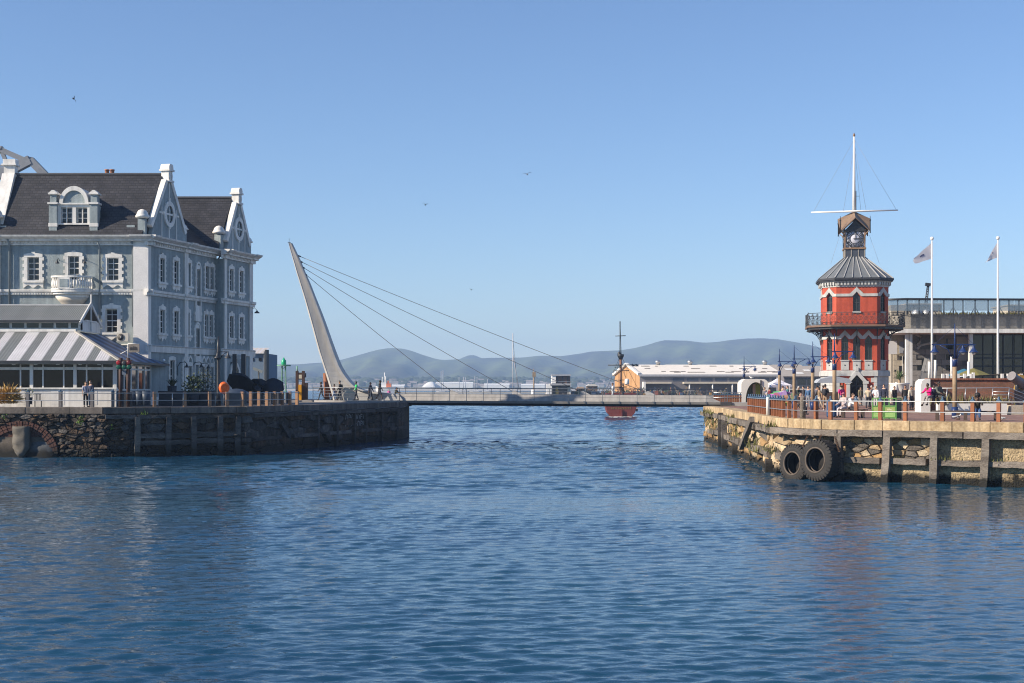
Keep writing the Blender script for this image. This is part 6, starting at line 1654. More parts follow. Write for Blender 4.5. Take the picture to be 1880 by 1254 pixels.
# parapet, roof garden and plant
bx("parapet_wall", 1672, 2050, 577, 603, 146.5, 5, STONE)
bx("parapet_end", 1655, 1672, 577, 603, 146.5, 4, STONEW)  # left end of the parapet, sunlight put into its colour
mb = MB(); rg = random.Random(8)
for k in range(900):
    p = P(rg.uniform(1735, 2040), 577, 147) + Vector((0, rg.uniform(0, 3), 0)); l = rg.uniform(.15, .4); dx = rg.uniform(-.1, .1)
    mb.add([p + Vector((-.05, 0, 0)), p + Vector((.05, 0, 0)), p + Vector((dx, rg.uniform(-.1, .1), l))], [(0, 1, 2)])
tag(mb.build("roof_grass", mat("dry_roof_grass", (.13, .12, .04), .9, .3, 1), mbld), kind='stuff')
LOUV = mat("cream_louvre_wall", (.42, .38, .31), .7, .1, 1)
for a, b, yt in ((1664, 1729, 557), (1852, 1935, 559)):
    bx("plant_room", a, b, yt + 2, 578, 150, 5, LOUV); bx("plant_room_roof", a - 1, b + 1, yt, yt + 2, 149.8, 5.5, LOUV)
    n = int((b - a) / 7)
    for k in range(n): bx("louvre", a + 2 + 7 * k, a + 5.5 + 7 * k, yt + 4, 570, 149.92, .06, mat("louvre_dark", (.13, .12, .10), .7))
for px, py in ((1684, 572), (1702, 575)):
    a_ = P(px, 580, 147.4); MB().lathe([(.6, 0), (.6, .45), (.45, .5), (.5, .6), (.3, .65), (0, .66)], a_, 12).build("roof_fan", STEEL, mbld)
# wind screen of glass on braced posts along the roof
scr = thing("roof_screen", "long glazed wind screen on braced dark posts along the roof", "screen", P(1760, 578, 145))
YS_ = 145.6; SGL = mat("pale_screen_glass", (.20, .27, .34), .08, .05, .4, spec=.6); SGL.node_tree.nodes['Principled BSDF'].inputs['Alpha'].default_value = .45
for k in range(9):
    a = 1632 + 46 * k; bx("screen_pane", a + .5, a + 45.5, 551, 570.5, YS_, .04, SGL, scr)
MB().tube([P(1630, 550, YS_), P(1662, 549, YS_), P(2050, 550.5, YS_)], .12, 6).build("top_rail", DARKM, scr)
for k in range(21):
    px = 1648 + 20.5 * k + 3 * math.sin(k * 5); p = P(px, 578, YS_ + .1); o = MB().bar(p, P(px, 550, YS_ + .1), .12).build("screen_post", DARKM, scr)
    if k % 2: MB().bar(P(px - 8, 578, YS_ + .9), P(px, 563, YS_ + .12), .06).build("brace", DARKM, o)
    if k % 2: MB().bar(P(px + 8, 578, YS_ + .9), P(px, 563, YS_ + .12), .06).build("brace", DARKM, o)
cr = thing("dock_crane", "small lattice crane tip rising behind the roof screen", "crane", P(1701, 575, 210))
mb = MB(); YC = 210
for dx in (-2.2, 2.2):
    mb.tube([P(1699 + dx, 565, YC), P(1704 + dx * .6, 524, YC)], .09, 5)
for k in range(9): t0 = k / 9; t1 = (k + 1) / 9; s_ = 1 if k % 2 else -1; mb.tube([P(1699 + 5 * t0 + 2 * s_, 565 - 41 * t0, YC), P(1699 + 5 * t1 - 2 * s_, 565 - 41 * t1, YC)], .06, 4)
mb.bar(P(1699, 522, YC), P(1708, 523, YC), .45); mb.build("jib", DARKM, cr)

# ------------------------------------------------------------------ terrace wall, ramp, cannon
YW = 92.0
tw_ = thing("terrace_wall", "red brick terrace wall with a white rounded end, behind the steel handrail", "wall", P(1780, 745, YW))
BRW = mat_courses("red_brick_wall", (.30, .12, .07), (.20, .085, .055), (.16, .11, .08), .23, .08, 'X', .9, .012, .8, var=.3)
MB().box(X_(1702, YW), X_(1862, YW), YW, YW + .5, ZR, Z_(697, YW)).build("brick_face", BRW, tw_)
cpm = MB(); cpm.box(-.11, .11, -.09, .5, 0, .10); cpm_ = cpm.mesh("coping_brick", mat("coping_brick_red", (.25, .10, .06), .85, .3, 3, rnd=.25))
n = int((X_(1862, YW) - X_(1702, YW)) / .24)
for k in range(n): inst(cpm_, "coping_brick", tw_, T(X_(1702, YW) + .12 + .24 * k, YW, Z_(697, YW) - .01))
e = MB(); zt_w = Z_(696.5, YW); x0, x1 = X_(1686, YW), X_(1703, YW)
e.loft([[(x, y, z) for x, z in [(x0, ZR), (x1, ZR), (x1, zt_w + .04), (x0 + .25, zt_w + .02), (x0 + .06, zt_w - .12), (x0, zt_w - .35)]] for y in (YW - .6, YW + .8)])
e.build("white_end", mat("white_plaster", (.70, .68, .63), .8, .06, 1, .2, 10), tw_)
MB().slab([(X_(1702, YW), YW + .4), (X_(2050, YW), YW + .4), (60, 140), (X_(1702, 140), 140)], ZR, Z_(699, YW)).build("terrace_deck", PAVE_L, tw_)
for k, px in enumerate((1731, 1739, 1749, 1759, 1771, 1783, 1787, 1840, 1851, 1862, 1875)):
    t = thing("terrace_post", f"short white post on the brick wall, {('leftmost', 'second from the left', 'third from the left', 'hidden close behind the tan lamp', 'just right of the tan lamp', 'left one of a close pair', 'right one of a close pair', 'first right of the second flag pole', 'second right of the second flag pole', 'third right of the second flag pole', 'nearest to the cannon')[k]}", "post", P(px, 697, YW + .8), "short white posts along the brick wall")
    h_ = .42 if k not in (6,) else .5
    MB().box(-.08, .08, -.08, .08, 0, h_).build("post", WHITE, t, T(*P(px, 698, YW + .8)))
for px, py in ((1706, 664), (1717, 661), (1778, 664), (1747, 655)):
    t = thing("banner_pole", {1706: "slim white pole left of the taller white flag pole", 1717: "slim white pole just right of the first flag pole", 1778: "slim white pole right of the three lantern lamp", 1747: "slim white pole half hidden by the three lantern lamp post"}[px], "pole", P(px, 697, 110), "slim white poles on the terrace")
    MB().tube([P(px, 699, 110), P(px, py, 110)], .10, 8).build("pole", WHITE, t)
# low white wall and handrail
YLW = 84.0
lwl = thing("low_wall", "low white plaster wall at the foot of the ramp behind the bench", "wall", P(1785, 762, YLW))
MB().box(X_(1722, YLW), X_(1849, YLW), YLW, YLW + .4, ZR, Z_(741, YLW)).build("wall_face", MATS["white_plaster"], lwl)
MB().box(X_(1857, YLW), X_(1900, YLW), YLW + .1, YLW + .8, ZR, Z_(744, YLW)).build("stone_block", STBW, lwl)
hr = thing("handrail", "steel handrail of the ramp in front of the brick wall", "handrail", P(1790, 745, 88))
YH = 88.0
MB().tube([P(1708, 713, YH), P(1852, 712, YH), P(1905, 733, YH)], .035, 6).build("top_rail", STEEL, hr)
for px in (1709, 1739, 1773, 1793, 1823, 1853): MB().tube([P(px, 713, YH), P(px - 1.2, 728, YH), P(px, 742, YH)], .03, 6).build("rail_post", STEEL, hr)
for dy in (7, 13, 20, 26):
    MB().tube([P(1824, 712 + dy, YH), P(1852, 712 + dy, YH), P(1905, 733 + dy, YH)], .022, 5).build("mid_rail", STEEL, hr)
    pass
hb_ = []; rb_ = random.Random(12)
weeds("wall_plants", "low dry plants growing along the foot of the brick wall", [(P(px, 741, 87), (.25, .3, .08), 1) for px in range(1722, 1850, 7)], 31, mat("dry_green_plants", (.10, .11, .045), .85, .3, 3, col2=(.18, .14, .06)), .28, 16)
cn_ = thing("cannon", "grey iron cannon pointing up on a yellow carriage at the right edge", "cannon", P(1872, 712, 91))
ca = P(1885, 712, 91); cb = P(1857, 690, 90)
MB().tube([ca, ca + (cb - ca) * .15, ca + (cb - ca) * .55, ca + (cb - ca) * .93, cb], [.40, .37, .31, .27, .31], 14).build("barrel", mat("cannon_grey", (.16, .15, .16), .5, .2, 2), cn_)
MB().torus(P(1876, 711, 90.4), (0, 1, 0), .33, .12, 18, 8).build("wheel", DARKM, cn_)
MB().prism([(0, 0), (1.2, 0), (1.0, .8), (.3, 1.0)], -.2, .2, M=T(*P(1862, 716, 90.8))).build("carriage", mat("carriage_yellow", (.30, .19, .05), .8, .2, 2), cn_)
# parasols and sail canopy on the terrace
def parasol(label, px, py, Y, w, m, r_=1.6, h=2.4):
    t = thing("parasol", label, "parasol", P(px, 698, Y)); top = P(px, py, Y); M = T(top.x, top.y, 0)
    MB().tube([(0, 0, Z_(699, Y) - .5), (0, 0, top.z)], .04, 6).build("pole", WHITE, t, M)
    MB().lathe([(r_ * w, top.z - .62), (r_ * w * .5, top.z - .28), (.05, top.z)], (0, 0, 0), 8, sm=False, cap=False).build("canopy", m, t, M)
parasol("olive green parasol on the terrace under the glass front", 1787, 676, 120, 1.0, mat("olive_canvas", (.17, .15, .045), .8, .1, 2))
parasol("teal blue parasol left of the olive one on the terrace", 1770, 677, 124, .95, mat("teal_canvas", (.04, .16, .24), .8, .1, 2))
sl = thing("shade_sail", "white shade sail stretched low over the terrace at the right", "canopy", P(1840, 692, 105))
MB().add([P(1752, 693, 104), P(1796, 689, 103), P(1900, 683, 100), P(1910, 690, 108), P(1840, 689, 112), P(1760, 690, 110)], [(0, 1, 4, 5), (1, 2, 3, 4)], True).build("sail", WHITE, sl)
for px, py in ((1752, 693), (1900, 683)): MB().tube([P(px, py, 103), P(px, 700, 103)], .05, 6).build("sail_post", WHITE, sl)

# planter with a palm, bins, benches
YP = 120
pt_ = thing("planter", "big round white planter in front of the stone wall", "planter", P(1651, 727, YP))
MB().lathe([(.45, 0), (.62, .1), (.80, .5), (.78, .95), (.86, 1.02), (.86, 1.1), (.7, 1.1)], (X_(1651, YP), YP, Z_(727, YP)), 18).build("bowl", MATS["white_plaster"], pt_)
pl_ = thing("potted_palm", "spiky green palm growing in the big white planter", "plant", P(1651, 708, YP))
base = P(1651, 707, YP); mb = MB(); rp_ = random.Random(3)
MB().tube([base - Vector((0, 0, .3)), base + Vector((0, 0, .5))], .1, 7).build("stem", WOODL, pl_)
for k in range(34):
    a = rp_.uniform(0, 2 * PI); el = rp_.uniform(.2, 1.4); l = rp_.uniform(.7, 1.15); d = Vector((math.cos(a) * math.cos(el), math.sin(a) * math.cos(el), math.sin(el))); s_ = Vector((-math.sin(a), math.cos(a), 0)) * .045
    c = base + Vector((0, 0, .45)); mid_p = c + d * l * .6; tip = c + d * l + Vector((0, 0, -.18 * math.cos(el)))
    MB().add([c - s_ * .5, c + s_ * .5, mid_p + s_, tip, mid_p - s_], [(0, 1, 2, 4), (4, 2, 3)]).build("leaf", mat("palm_leaf_green", (.06, .10, .03), .6, .2, 3), pl_)
pz = thing("white_sculpture", "white curved sculpture rising beside the potted palm", "sculpture", P(1645, 722, YP - .6))
MB().tube([P(1645, 722, YP - .6), P(1644, 712, YP - .6), P(1646, 702, YP - .6)], [.30, .22, .09], 10).build("body", MATS["white_plaster"], pz)
YBN = 72.5
bn = thing("recycling_bin", "green framed double recycling bin with one side in a shaded colour, behind the quay railing", "bin", P(1630, 770, YBN), rz=.55)
GB = mat("bin_green", (.075, .22, .045), .5, .25, 3); GBD = mat("bin_shaded_green", (.035, .05, .03), .6, .2, 2)
zb = ZR; MN = T(X_(1628, YBN), YBN, ZR) @ RZ(-.62) @ S3(1, 1, .84)
MB().box(-.62, .62, -.34, .34, .06, .78).build("body", GB, bn, MN)
for x in (-.62, 0, .62):
    for y in (-.34, .34): MB().bar((x, y, 0), (x, y, 1.28), .05).build("frame_post", GB, bn, MN)
for z in (1.27, .80): 
    for y in (-.34, .34): MB().bar((-.62, y, z), (.62, y, z), .05).build("frame_rail", GB, bn, MN)
    for x in (-.62, .62): MB().bar((x, -.34, z), (x, .34, z), .05).build("frame_rail", GB, bn, MN)
for x in (-.31, .31):
    MB().box(x - .26, x + .26, -.365, -.342, .14, .40).build("printed_panel", mat("bin_print", (.30, .42, .16), .6, .4, 9, col2=(.06, .22, .03), fine=.7), bn, MN)
    MB().box(x - .26, x + .26, -.36, -.342, .44, .74).build("sign_panel", mat("bin_sign_olive", (.20, .26, .07), .6, .2, 4), bn, MN)
scribble("worn_print", bn, MN @ T(.18, -.368, .54), 5, .26, .12, mat("bin_letter", (.50, .45, .30), .6), 5, .025)
MB().box(.63, .66, -.30, .30, .1, 1.2).build("side_shade_board", GBD, bn, MN)  # side turned from the sun, its shade put into the dark green
WB_ = mat("dark_bench_wood", (.07, .05, .04), .8, .2, 3)
for px, Y, w, lab in ((1740, 70.8, 1.5, "low dark bench by the railing below the brick wall"), (1800, 69.6, 1.9, "dark bench where the curly haired woman sits"), (1566, 75.5, 1.5, "low bench under the couple in pale clothes")):
    x = X_(px, Y); t = thing("bench", lab, "bench", (x, Y, ZR)); M = T(x, Y, ZR) @ RZ(-.35)
    MB().box(-w / 2, w / 2, -.22, .22, .40, .47).build("seat", WB_, t, M)
    for sx in (-1, 1): MB().box(sx * (w / 2 - .25) - .08, sx * (w / 2 - .25) + .08, -.18, .18, 0, .40).build("leg", WB_, t, M)

# white shelter with an arched opening, gazebo, colourful animal sculpture
YSH = 140
sh = thing("white_shelter", "white rounded kiosk with a big arched opening and yellow green panel", "kiosk", P(1387, 730, YSH))
xs0, xs1, zt0 = X_(1361, YSH), X_(1411, YSH), Z_(696, YSH)
rc = .55
outl = [(xs0, ZR), (xs0, zt0 - rc)] + [(xs0 + rc - rc * math.cos(a), zt0 - rc + rc * math.sin(a)) for a in np.linspace(.2, PI / 2, 5)] + [(xs1 - rc + rc * math.sin(a), zt0 - rc + rc * math.cos(a)) for a in np.linspace(0, PI / 2 - .2, 5)] + [(xs1, zt0 - rc), (xs1, ZR)]
xm_, rw_2 = (X_(1369, YSH) + X_(1407, YSH)) / 2, (X_(1407, YSH) - X_(1369, YSH)) / 2
inn_ = [(xm_ + rw_2 * math.cos(a), ZR + .1 + (zt0 - .4 - ZR) * math.sin(a) ** .8) for a in np.linspace(0, PI, 17)]
mb = MB(); poly = outl + [(xm_ + rw_2, ZR)] + inn_ + [(xm_ - rw_2, ZR)]
mb.prism(poly, 0, 2.4, M=T(0, YSH, 0)); mb.build("shell", MATS["white_plaster"], sh)
MB().box(xs0 + .1, xs1 - .1, YSH + 2.2, YSH + 2.35, ZR, zt0 - .1).build("back_panel", mat("shelter_back", (.22, .24, .2), .7, .2, 1), sh)
bx("green_panel", 1385, 1396, 704, 725, YSH + 1.0, .05, mat("yellow_green_panel", (.22, .24, .03), .6, .3, 2), sh); bx("pink_panel", 1382, 1387, 705, 725, YSH + .9, .05, mat("dull_pink_panel", (.34, .24, .20), .6), sh)
bx("door_post", 1396, 1398, 698, 731, YSH - .1, .1, DARKM, sh)
gz = thing("gazebo", "white pointed pop up gazebo tent beside the tan lamp post", "gazebo", P(1434, 730, 150))
zg0, zg1 = Z_(707, 150), Z_(694.5, 150); cxg = X_(1434, 150); rg_ = X_(1457, 150) - cxg
MB().lathe([(rg_ * 1.25, zg0 - .25), (rg_ * 1.25, zg0), (rg_ * .6, zg0 + (zg1 - zg0) * .42), (.05, zg1)], (cxg, 152, 0), 4, sm=False, a0=PI / 4 + .2, cap=False).build("canopy", mat("white_canvas", (.72, .70, .76), .8, .05, 1), gz)
for sx in (-1, 1):
    for sy in (-1, 1): MB().bar((cxg + sx * rg_ * .8, 152 + sy * 1.1, ZR), (cxg + sx * rg_ * .8, 152 + sy * 1.1, zg0), .06).build("pole", WHITE, gz)
an = thing("painted_animal", "life size animal sculpture painted in bright mosaic patches", "sculpture", P(1435, 738, 118))
PATCH = bpy.data.materials.new("painted_patches"); PATCH.use_nodes = True
pn_ = PATCH.node_tree; vo = pn_.nodes.new("ShaderNodeTexVoronoi"); vo.inputs['Scale'].default_value = 2.6; ge = pn_.nodes.new("ShaderNodeNewGeometry"); pn_.links.new(ge.outputs['Position'], vo.inputs['Vector'])
hsv = pn_.nodes.new("ShaderNodeHueSaturation"); hsv.inputs['Saturation'].default_value = .85; hsv.inputs['Value'].default_value = .5; pn_.links.new(vo.outputs['Color'], hsv.inputs['Color']); pn_.links.new(hsv.outputs[0], pn_.nodes["Principled BSDF"].inputs['Base Color']); pn_.nodes["Principled BSDF"].inputs['Roughness'].default_value = .4
c = P(1435, 731, 118); ca_ = MB()
body = skin_obj([[c + Vector((-.2, 0, 0)), c + Vector((.5, 0, .12)), c + Vector((1.0, 0, -.02)), c + Vector((1.25, 0, -.25))], [c + Vector((-.2, 0, 0)), c + Vector((-.9, 0, .05)), c + Vector((-1.3, 0, -.02)), c + Vector((-1.75, 0, -.2)), c + Vector((-2.0, 0, -.35))]] +
                [[c + Vector((x, 0, z)), Vector((c.x + x * 1.05, c.y + sy * .25, c.z - .5)), Vector((c.x + x * 1.05, c.y + sy * .25, ZR + .05))] for x, z in ((.5, .12), (-.9, .05)) for sy in (-1, 1)],
                [[.55, .58, .5, .3], [.55, .52, .40, .27, .17]] + [[.4, .19, .15]] * 4)
bpy.context.view_layer.update(); me = bpy.data.meshes.new_from_object(body.evaluated_get(bpy.context.evaluated_depsgraph_get())); bpy.data.objects.remove(body)
me.materials.clear(); me.materials.append(PATCH); o = inst(me, "body", an, Matrix())
for k, (dx, dz, h) in enumerate(((-1.95, -.2, .42), (-1.72, -.05, .22))): MB().tube([c + Vector((dx, 0, dz)), c + Vector((dx - .08, 0, dz + h))], [.09, .02], 7).build("horn", PATCH, an)
for sy in (-1, 1): MB().ball(c + Vector((-1.25, sy * .2, .38)), .07, .07, .14).build("ear", PATCH, an)
# blue barrels and a food cart by the tower
fc = thing("food_cart", "dark food cart with a grey parasol roof left of the tower door", "cart", P(1525, 745, 116))
fm_ = P(1527, 745, 116); fm_.z = ZR
MB().box(-1.0, 1.0, -.5, .5, .35, 1.25).build("body", mat("cart_dark_wood", (.08, .055, .04), .7, .2, 2), fc, T(*fm_))
for x in (-.95, .95): MB().tube([(x, 0, 0), (x, 0, 2.1)], .04, 6).build("post", WOODL, fc, T(*fm_))
MB().prism([(-1.4, 2.0), (1.5, 2.0), (1.2, 2.35), (0, 2.55), (-1.1, 2.3)], -.8, .8).build("roof", mat("grey_canvas", (.35, .38, .42), .8, .1, 1), fc, T(*fm_))
for x in (-.6, .6): MB().torus((x, -.52, .3), (0, 1, 0), .26, .05, 14, 6).build("wheel", DARKM, fc, T(*fm_))
bb = mat("blue_barrel", (.03, .07, .16), .5, .2, 3)
for k, px in enumerate((1524, 1530, 1537)):
    t = thing("barrel", f"{('left', 'middle', 'right')[k]} dark blue barrel of three by the tan lamp foot", "barrel", P(px, 766, 77), "blue barrels behind the railing"); MB().lathe([(.18, 0), (.2, .1), (.2, .8), (.18, .88), (0, .89)], P(px, 766, 77) * 1, 10).build("body", bb, t)

# ------------------------------------------------------------------ people on the right quay
def on_quay(px, Y, label, yaw, pose, z=ZR, **kw): return person(label, (X_(px, Y), Y, z), yaw, pose, **kw)
GRP = [
 (1466, 112, "person in black with long grey hair standing behind the timber post", .8, 'phone', dict(top=(.03, .04, .03), cut='long', hair='g')),
 (1468, 84, "seated person in black with bare forearms next to the pale mooring post", .6, 'sit', dict(top=(.05, .03, .025), skin='l')),
 (1484, 110, "person in a blue denim jacket left of the tan lamp post", -.6, 'stand', dict(top=(.06, .13, .25), legs=(.2, .22, .25), skin='l', hair='b')),
 (1500, 108, "person in grey with light jeans just right of the tan lamp post", 2.4, 'stand', dict(top=(.10, .10, .12), legs=(.22, .28, .36), h=1.78)),
 (1504, 103, "woman in beige trousers and cream top striding left", -1.3, 'walk', dict(top=(.25, .18, .11), legs=(.50, .42, .32), cut='long')),
 (1515, 100, "man in black patterned shirt and tan shorts with white shoes", 2.6, 'stand', dict(h=1.85, top=(.02, .02, .025), legs=(.28, .19, .12), leg='shorts', shoes=(.7, .7, .7), sleeve='tee', pack=(.03, .03, .035))),
 (1545, 104, "man in a bright pink polo shirt in front of the tower door", .2, 'stand', dict(top=(.62, .02, .20), legs=(.2, .26, .32), sleeve='tee', cut='hat', hatc=(.14, .12, .06), skin='l', h=1.78)),
 (1550, 76.5, "woman with a pink head scarf and pale flowing trousers seated by the railing", -.9, 'sit', dict(top=(.42, .36, .36), legs=(.48, .42, .42), cut='hat', hatc=(.45, .12, .18), skin='l', z=ZR - .0)),
 (1560, 75.5, "person in a white shirt seated with back to the railing post", .7, 'sitlean', dict(top=(.72, .70, .70), legs=(.03, .03, .035), skin='l', hair='b', z=ZR)),
 (1594, 104, "woman in a cream top and dark skirt left of the green bin", -.4, 'walk', dict(top=(.48, .42, .30), legs=(.03, .03, .04), cut='long', hair='b', skin='l', sleeve='tee')),
 (1600, 106, "person in a navy and white striped top near the tower", .3, 'stroll', dict(top=(.16, .17, .24), legs=(.03, .035, .05), hair='g', h=1.78)),
 (1608, 102, "fair haired person in a white shirt carrying something", -.7, 'phone', dict(top=(.62, .62, .66), legs=(.4, .4, .38), hair='y', skin='l')),
 (1623, 106, "bald man in a navy jacket in front of the grey tower base", -.8, 'stand', dict(top=(.02, .025, .05), legs=(.03, .03, .04), hair='b', skin='l', h=1.84)),
 (1642, 112, "dark clothed person by the big white planter", .5, 'stand', dict(top=(.04, .035, .035))),
 (1662, 104, "man in a black coat walking right of the planter", -.4, 'stroll', dict(top=(.015, .015, .018), legs=(.02, .02, .025), h=1.8)),
 (1673, 103, "person in a long cream jacket beside the man in black", .4, 'stand', dict(top=(.55, .50, .42), legs=(.04, .045, .07), h=1.74)),
 (1679, 106, "person in dark blue half hidden behind the cream jacket", .3, 'stand', dict(top=(.03, .045, .10))),
 (1707, 83.2, "woman in a vivid pink jacket sitting on the low wall", -.9, 'sitlean', dict(top=(.85, .015, .22), legs=(.30, .28, .26), skin='d', z=ZR + .55)),
 (1714, 83.6, "small person in dark blue between the pink jacket and the grey jacket", .1, 'sit', dict(top=(.04, .05, .09), h=1.5, skin='d', z=ZR + .6)),
 (1722, 83.2, "man in a grey green jacket sitting on the low wall", .6, 'sit', dict(top=(.09, .10, .085), legs=(.05, .05, .05), skin='d', z=ZR + .55, h=1.8)),
 (1795, 69.3, "woman with big curly hair in a dark coat and jeans on the bench", -.35, 'sitlean', dict(top=(.035, .032, .025), legs=(.05, .10, .22), cut='afro', skin='d', z=ZR)),
]
for px, Y, lab, yaw, pose, kw in GRP:
    z = kw.pop('z', ZR); person(lab, (X_(px, Y), Y, z), yaw, pose, **kw)
rq = random.Random(77)
CROWD = [(1404, "grey", (.14, .14, .15)), (1413, "maroon", (.16, .03, .04)), (1437, "tan", (.30, .22, .14)), (1446, "teal", (.03, .14, .15)), (1475, "charcoal", (.05, .05, .055)), (1492.5, "olive", (.09, .10, .04)), (1511, "wine red", (.22, .03, .06)), (1580, "khaki", (.20, .17, .10))]
for k, (px, cname, cc) in enumerate(CROWD):
    Y = rq.uniform(124, 127); person(f"distant person in a {cname} top standing at the back of the quay crowd", (X_(px, Y), Y, ZR), rq.uniform(-2, 2), rq.choice(('stand', 'stroll', 'phone')), h=rq.uniform(1.6, 1.82), top=cc, legs=rq.choice(((.03, .035, .06), (.12, .12, .13), (.2, .17, .13))), hair=rq.choice('kb'), skin=rq.choice('lmd'))
# gulls on the quay
GULLW = mat("gull_white", (.75, .74, .72), .7, .04, 4); GULLG = mat("gull_grey", (.35, .36, .38), .7, .05, 4)
def gull(label, p, yaw):
    t = thing("gull", label, "gull", p, None, yaw); M = WM(t)
    b = MB(); b.loft([[Vector((x, r_ * math.cos(a) * .9, z + r_ * math.sin(a))) for a in np.linspace(0, 2 * PI, 9)[:-1]] for x, z, r_ in ((-.20, .17, .02), (-.12, .16, .06), (0, .15, .085), (.09, .17, .07), (.13, .23, .04), (.155, .28, .042), (.19, .285, .03), (.21, .28, .008))], True); b.build("body", GULLW, t, M)
    for sy in (-1, 1): MB().loft([[Vector((x, sy * (.075 - .02 * abs(k)), z + dz)) for k, dz in ((1, -.02), (0, .04), (1, .07))] for x, z in ((-.26, .14), (-.05, .15), (.07, .17))], True).build("wing", GULLG, t, M)
    for sy in (-1, 1): MB().tube([(0, sy * .03, .08), (0, sy * .03, 0)], .008, 5).build("leg", TERRA, t, M)
    MB().tube([(.20, 0, .282), (.26, 0, .27)], [.012, .003], 5).build("beak", mat("beak_yellow", (.6, .35, .05), .5), t, M)
gull("white gull standing by the blue lamp base on the quay", (X_(1758, 70), 70, ZR), .2)
gull("white gull standing on the quay right of the bench", (X_(1838, 67), 67, ZR), 1.8)
gull("white gull perched on the roof of the white kiosk", (X_(1379, 140.5), 140.5, zt0), 2.9)
# ------------------------------------------------------------------ left quay: railing, lamps, plants, people
lr = thing("quay_railing", "railing of stubby timber posts and steel tubes along the left quay", "railing", LE.pt(LE.s_at_px(210), .4, ZL))
LPM = MB().box(-.10, .10, -.10, .10, 0, 1.0).mesh("railing_post", mat("tan_railing_post", (.30, .17, .10), .75, .25, 3, .2, 20, rnd=.15))
LCM = MB().box(-.11, .11, -.11, .11, 1.0, 1.05).ball((0, 0, 1.1), .07, n=8, m=5).mesh("post_cap", NAVYCAP)
dark_post = mat("grey_railing_post", (.13, .12, .12), .75, .2, 3)
LPD = LPM.copy(); LPD.materials[0] = dark_post
pxl = [-74, -14, 46.5, 106.5, 165, 209, 285.5, 341, 387.5, 420]
sl_ = [LE.s_at_px(p) for p in pxl]
s_end = LE.s_at_px(556)
sl_ += list(np.arange(sl_[-1] + 1.5, s_end, 1.25))
for k, s in enumerate(sl_):
    M = LE.at(s, ZL) @ T(0, .4, .02); o = inst(LPM if s >= sl_[6] else LPD, "railing_post", lr, M)
    if s < sl_[6]: inst(LCM, "post_cap", o, M)
for z, r_ in ((.93, .028), (.45, .024)):
    MB().tube([LE.pt(s, .3, ZL + z) for s in np.arange(sl_[0], s_end, .8)], r_, 6).build("rail", STEEL, lr)
for px in (292, 318, 338): MB().tube([LE.pt(LE.s_at_px(px), .3, ZL + .1), LE.pt(LE.s_at_px(px), .3, ZL + .95)], .03, 6).build("rail_stub", STEEL, lr)
for k in range(9):                                       # boarded gate panels at the far end
    s = LE.s_at_px(430 + 14 * k)
    M = LE.at(s, ZL) @ T(0, .55, .02)
    if k < 2 or k > 5: MB().box(-.45, .45, -.03, .03, .12, .95).build("railing_board", mat("grey_railing_board", (.10, .10, .11), .7, .2, 2), lr, M)
    if k > 4:
        for j in range(5): MB().box(-.12, .12, -.045, -.031, .2 + .15 * j, .28 + .15 * j).build("reflector_strip", WHITE, lr, M)
# twin signal posts with red and green lamps
sp_ = thing("signal_post", "twin dark timber signal posts with red and green lamps before the restaurant", "signal", P(229, 746, 93.4))
Ys = 93.4; DW = mat("dark_red_timber", (.055, .028, .022), .7, .2, 2)
for px in (221.5, 235.5): MB().tube([(X_(px, Ys), Ys, ZL), (X_(px, Ys), Ys, Z_(657, Ys))], .13, 8).build("post", DW, sp_)
MB().box(X_(216, Ys), X_(242, Ys), Ys - .08, Ys + .08, Z_(664, Ys), Z_(661, Ys)).build("cross_beam", DW, sp_)
REDL = mat("red_signal_glass", (.28, .01, .015), .25, .1, 2); GRNL = mat("green_signal_glass", (.01, .08, .05), .25, .1, 2)
for px, py, m in ((219, 666, REDL), (219, 674, GRNL), (229, 667, DARKM), (229, 674, GRNL), (238, 666, mat("dim_red_glass", (.10, .01, .012), .3)), (238, 674, GRNL)):
    c = P(px, py, Ys - .2); mb = MB().lathe([(.0, 0), (.14, 0), (.15, .12), (.15, .2), (.1, .22), (0, .22)], n=12, M=T(*c) @ RX(PI / 2), cap=False); mb.build("signal_lamp", m, sp_)
MB().box(X_(219, Ys), X_(240, Ys), Ys - .05, Ys + .4, ZL, ZL + 1.0).build("control_box", DARKM, sp_)
MB().box(X_(225, Ys), X_(232, Ys), Ys - .1, Ys + .1, Z_(688, Ys), Z_(680, Ys)).build("lamp_box", mat("blue_grey_box", (.12, .15, .2), .6), sp_)
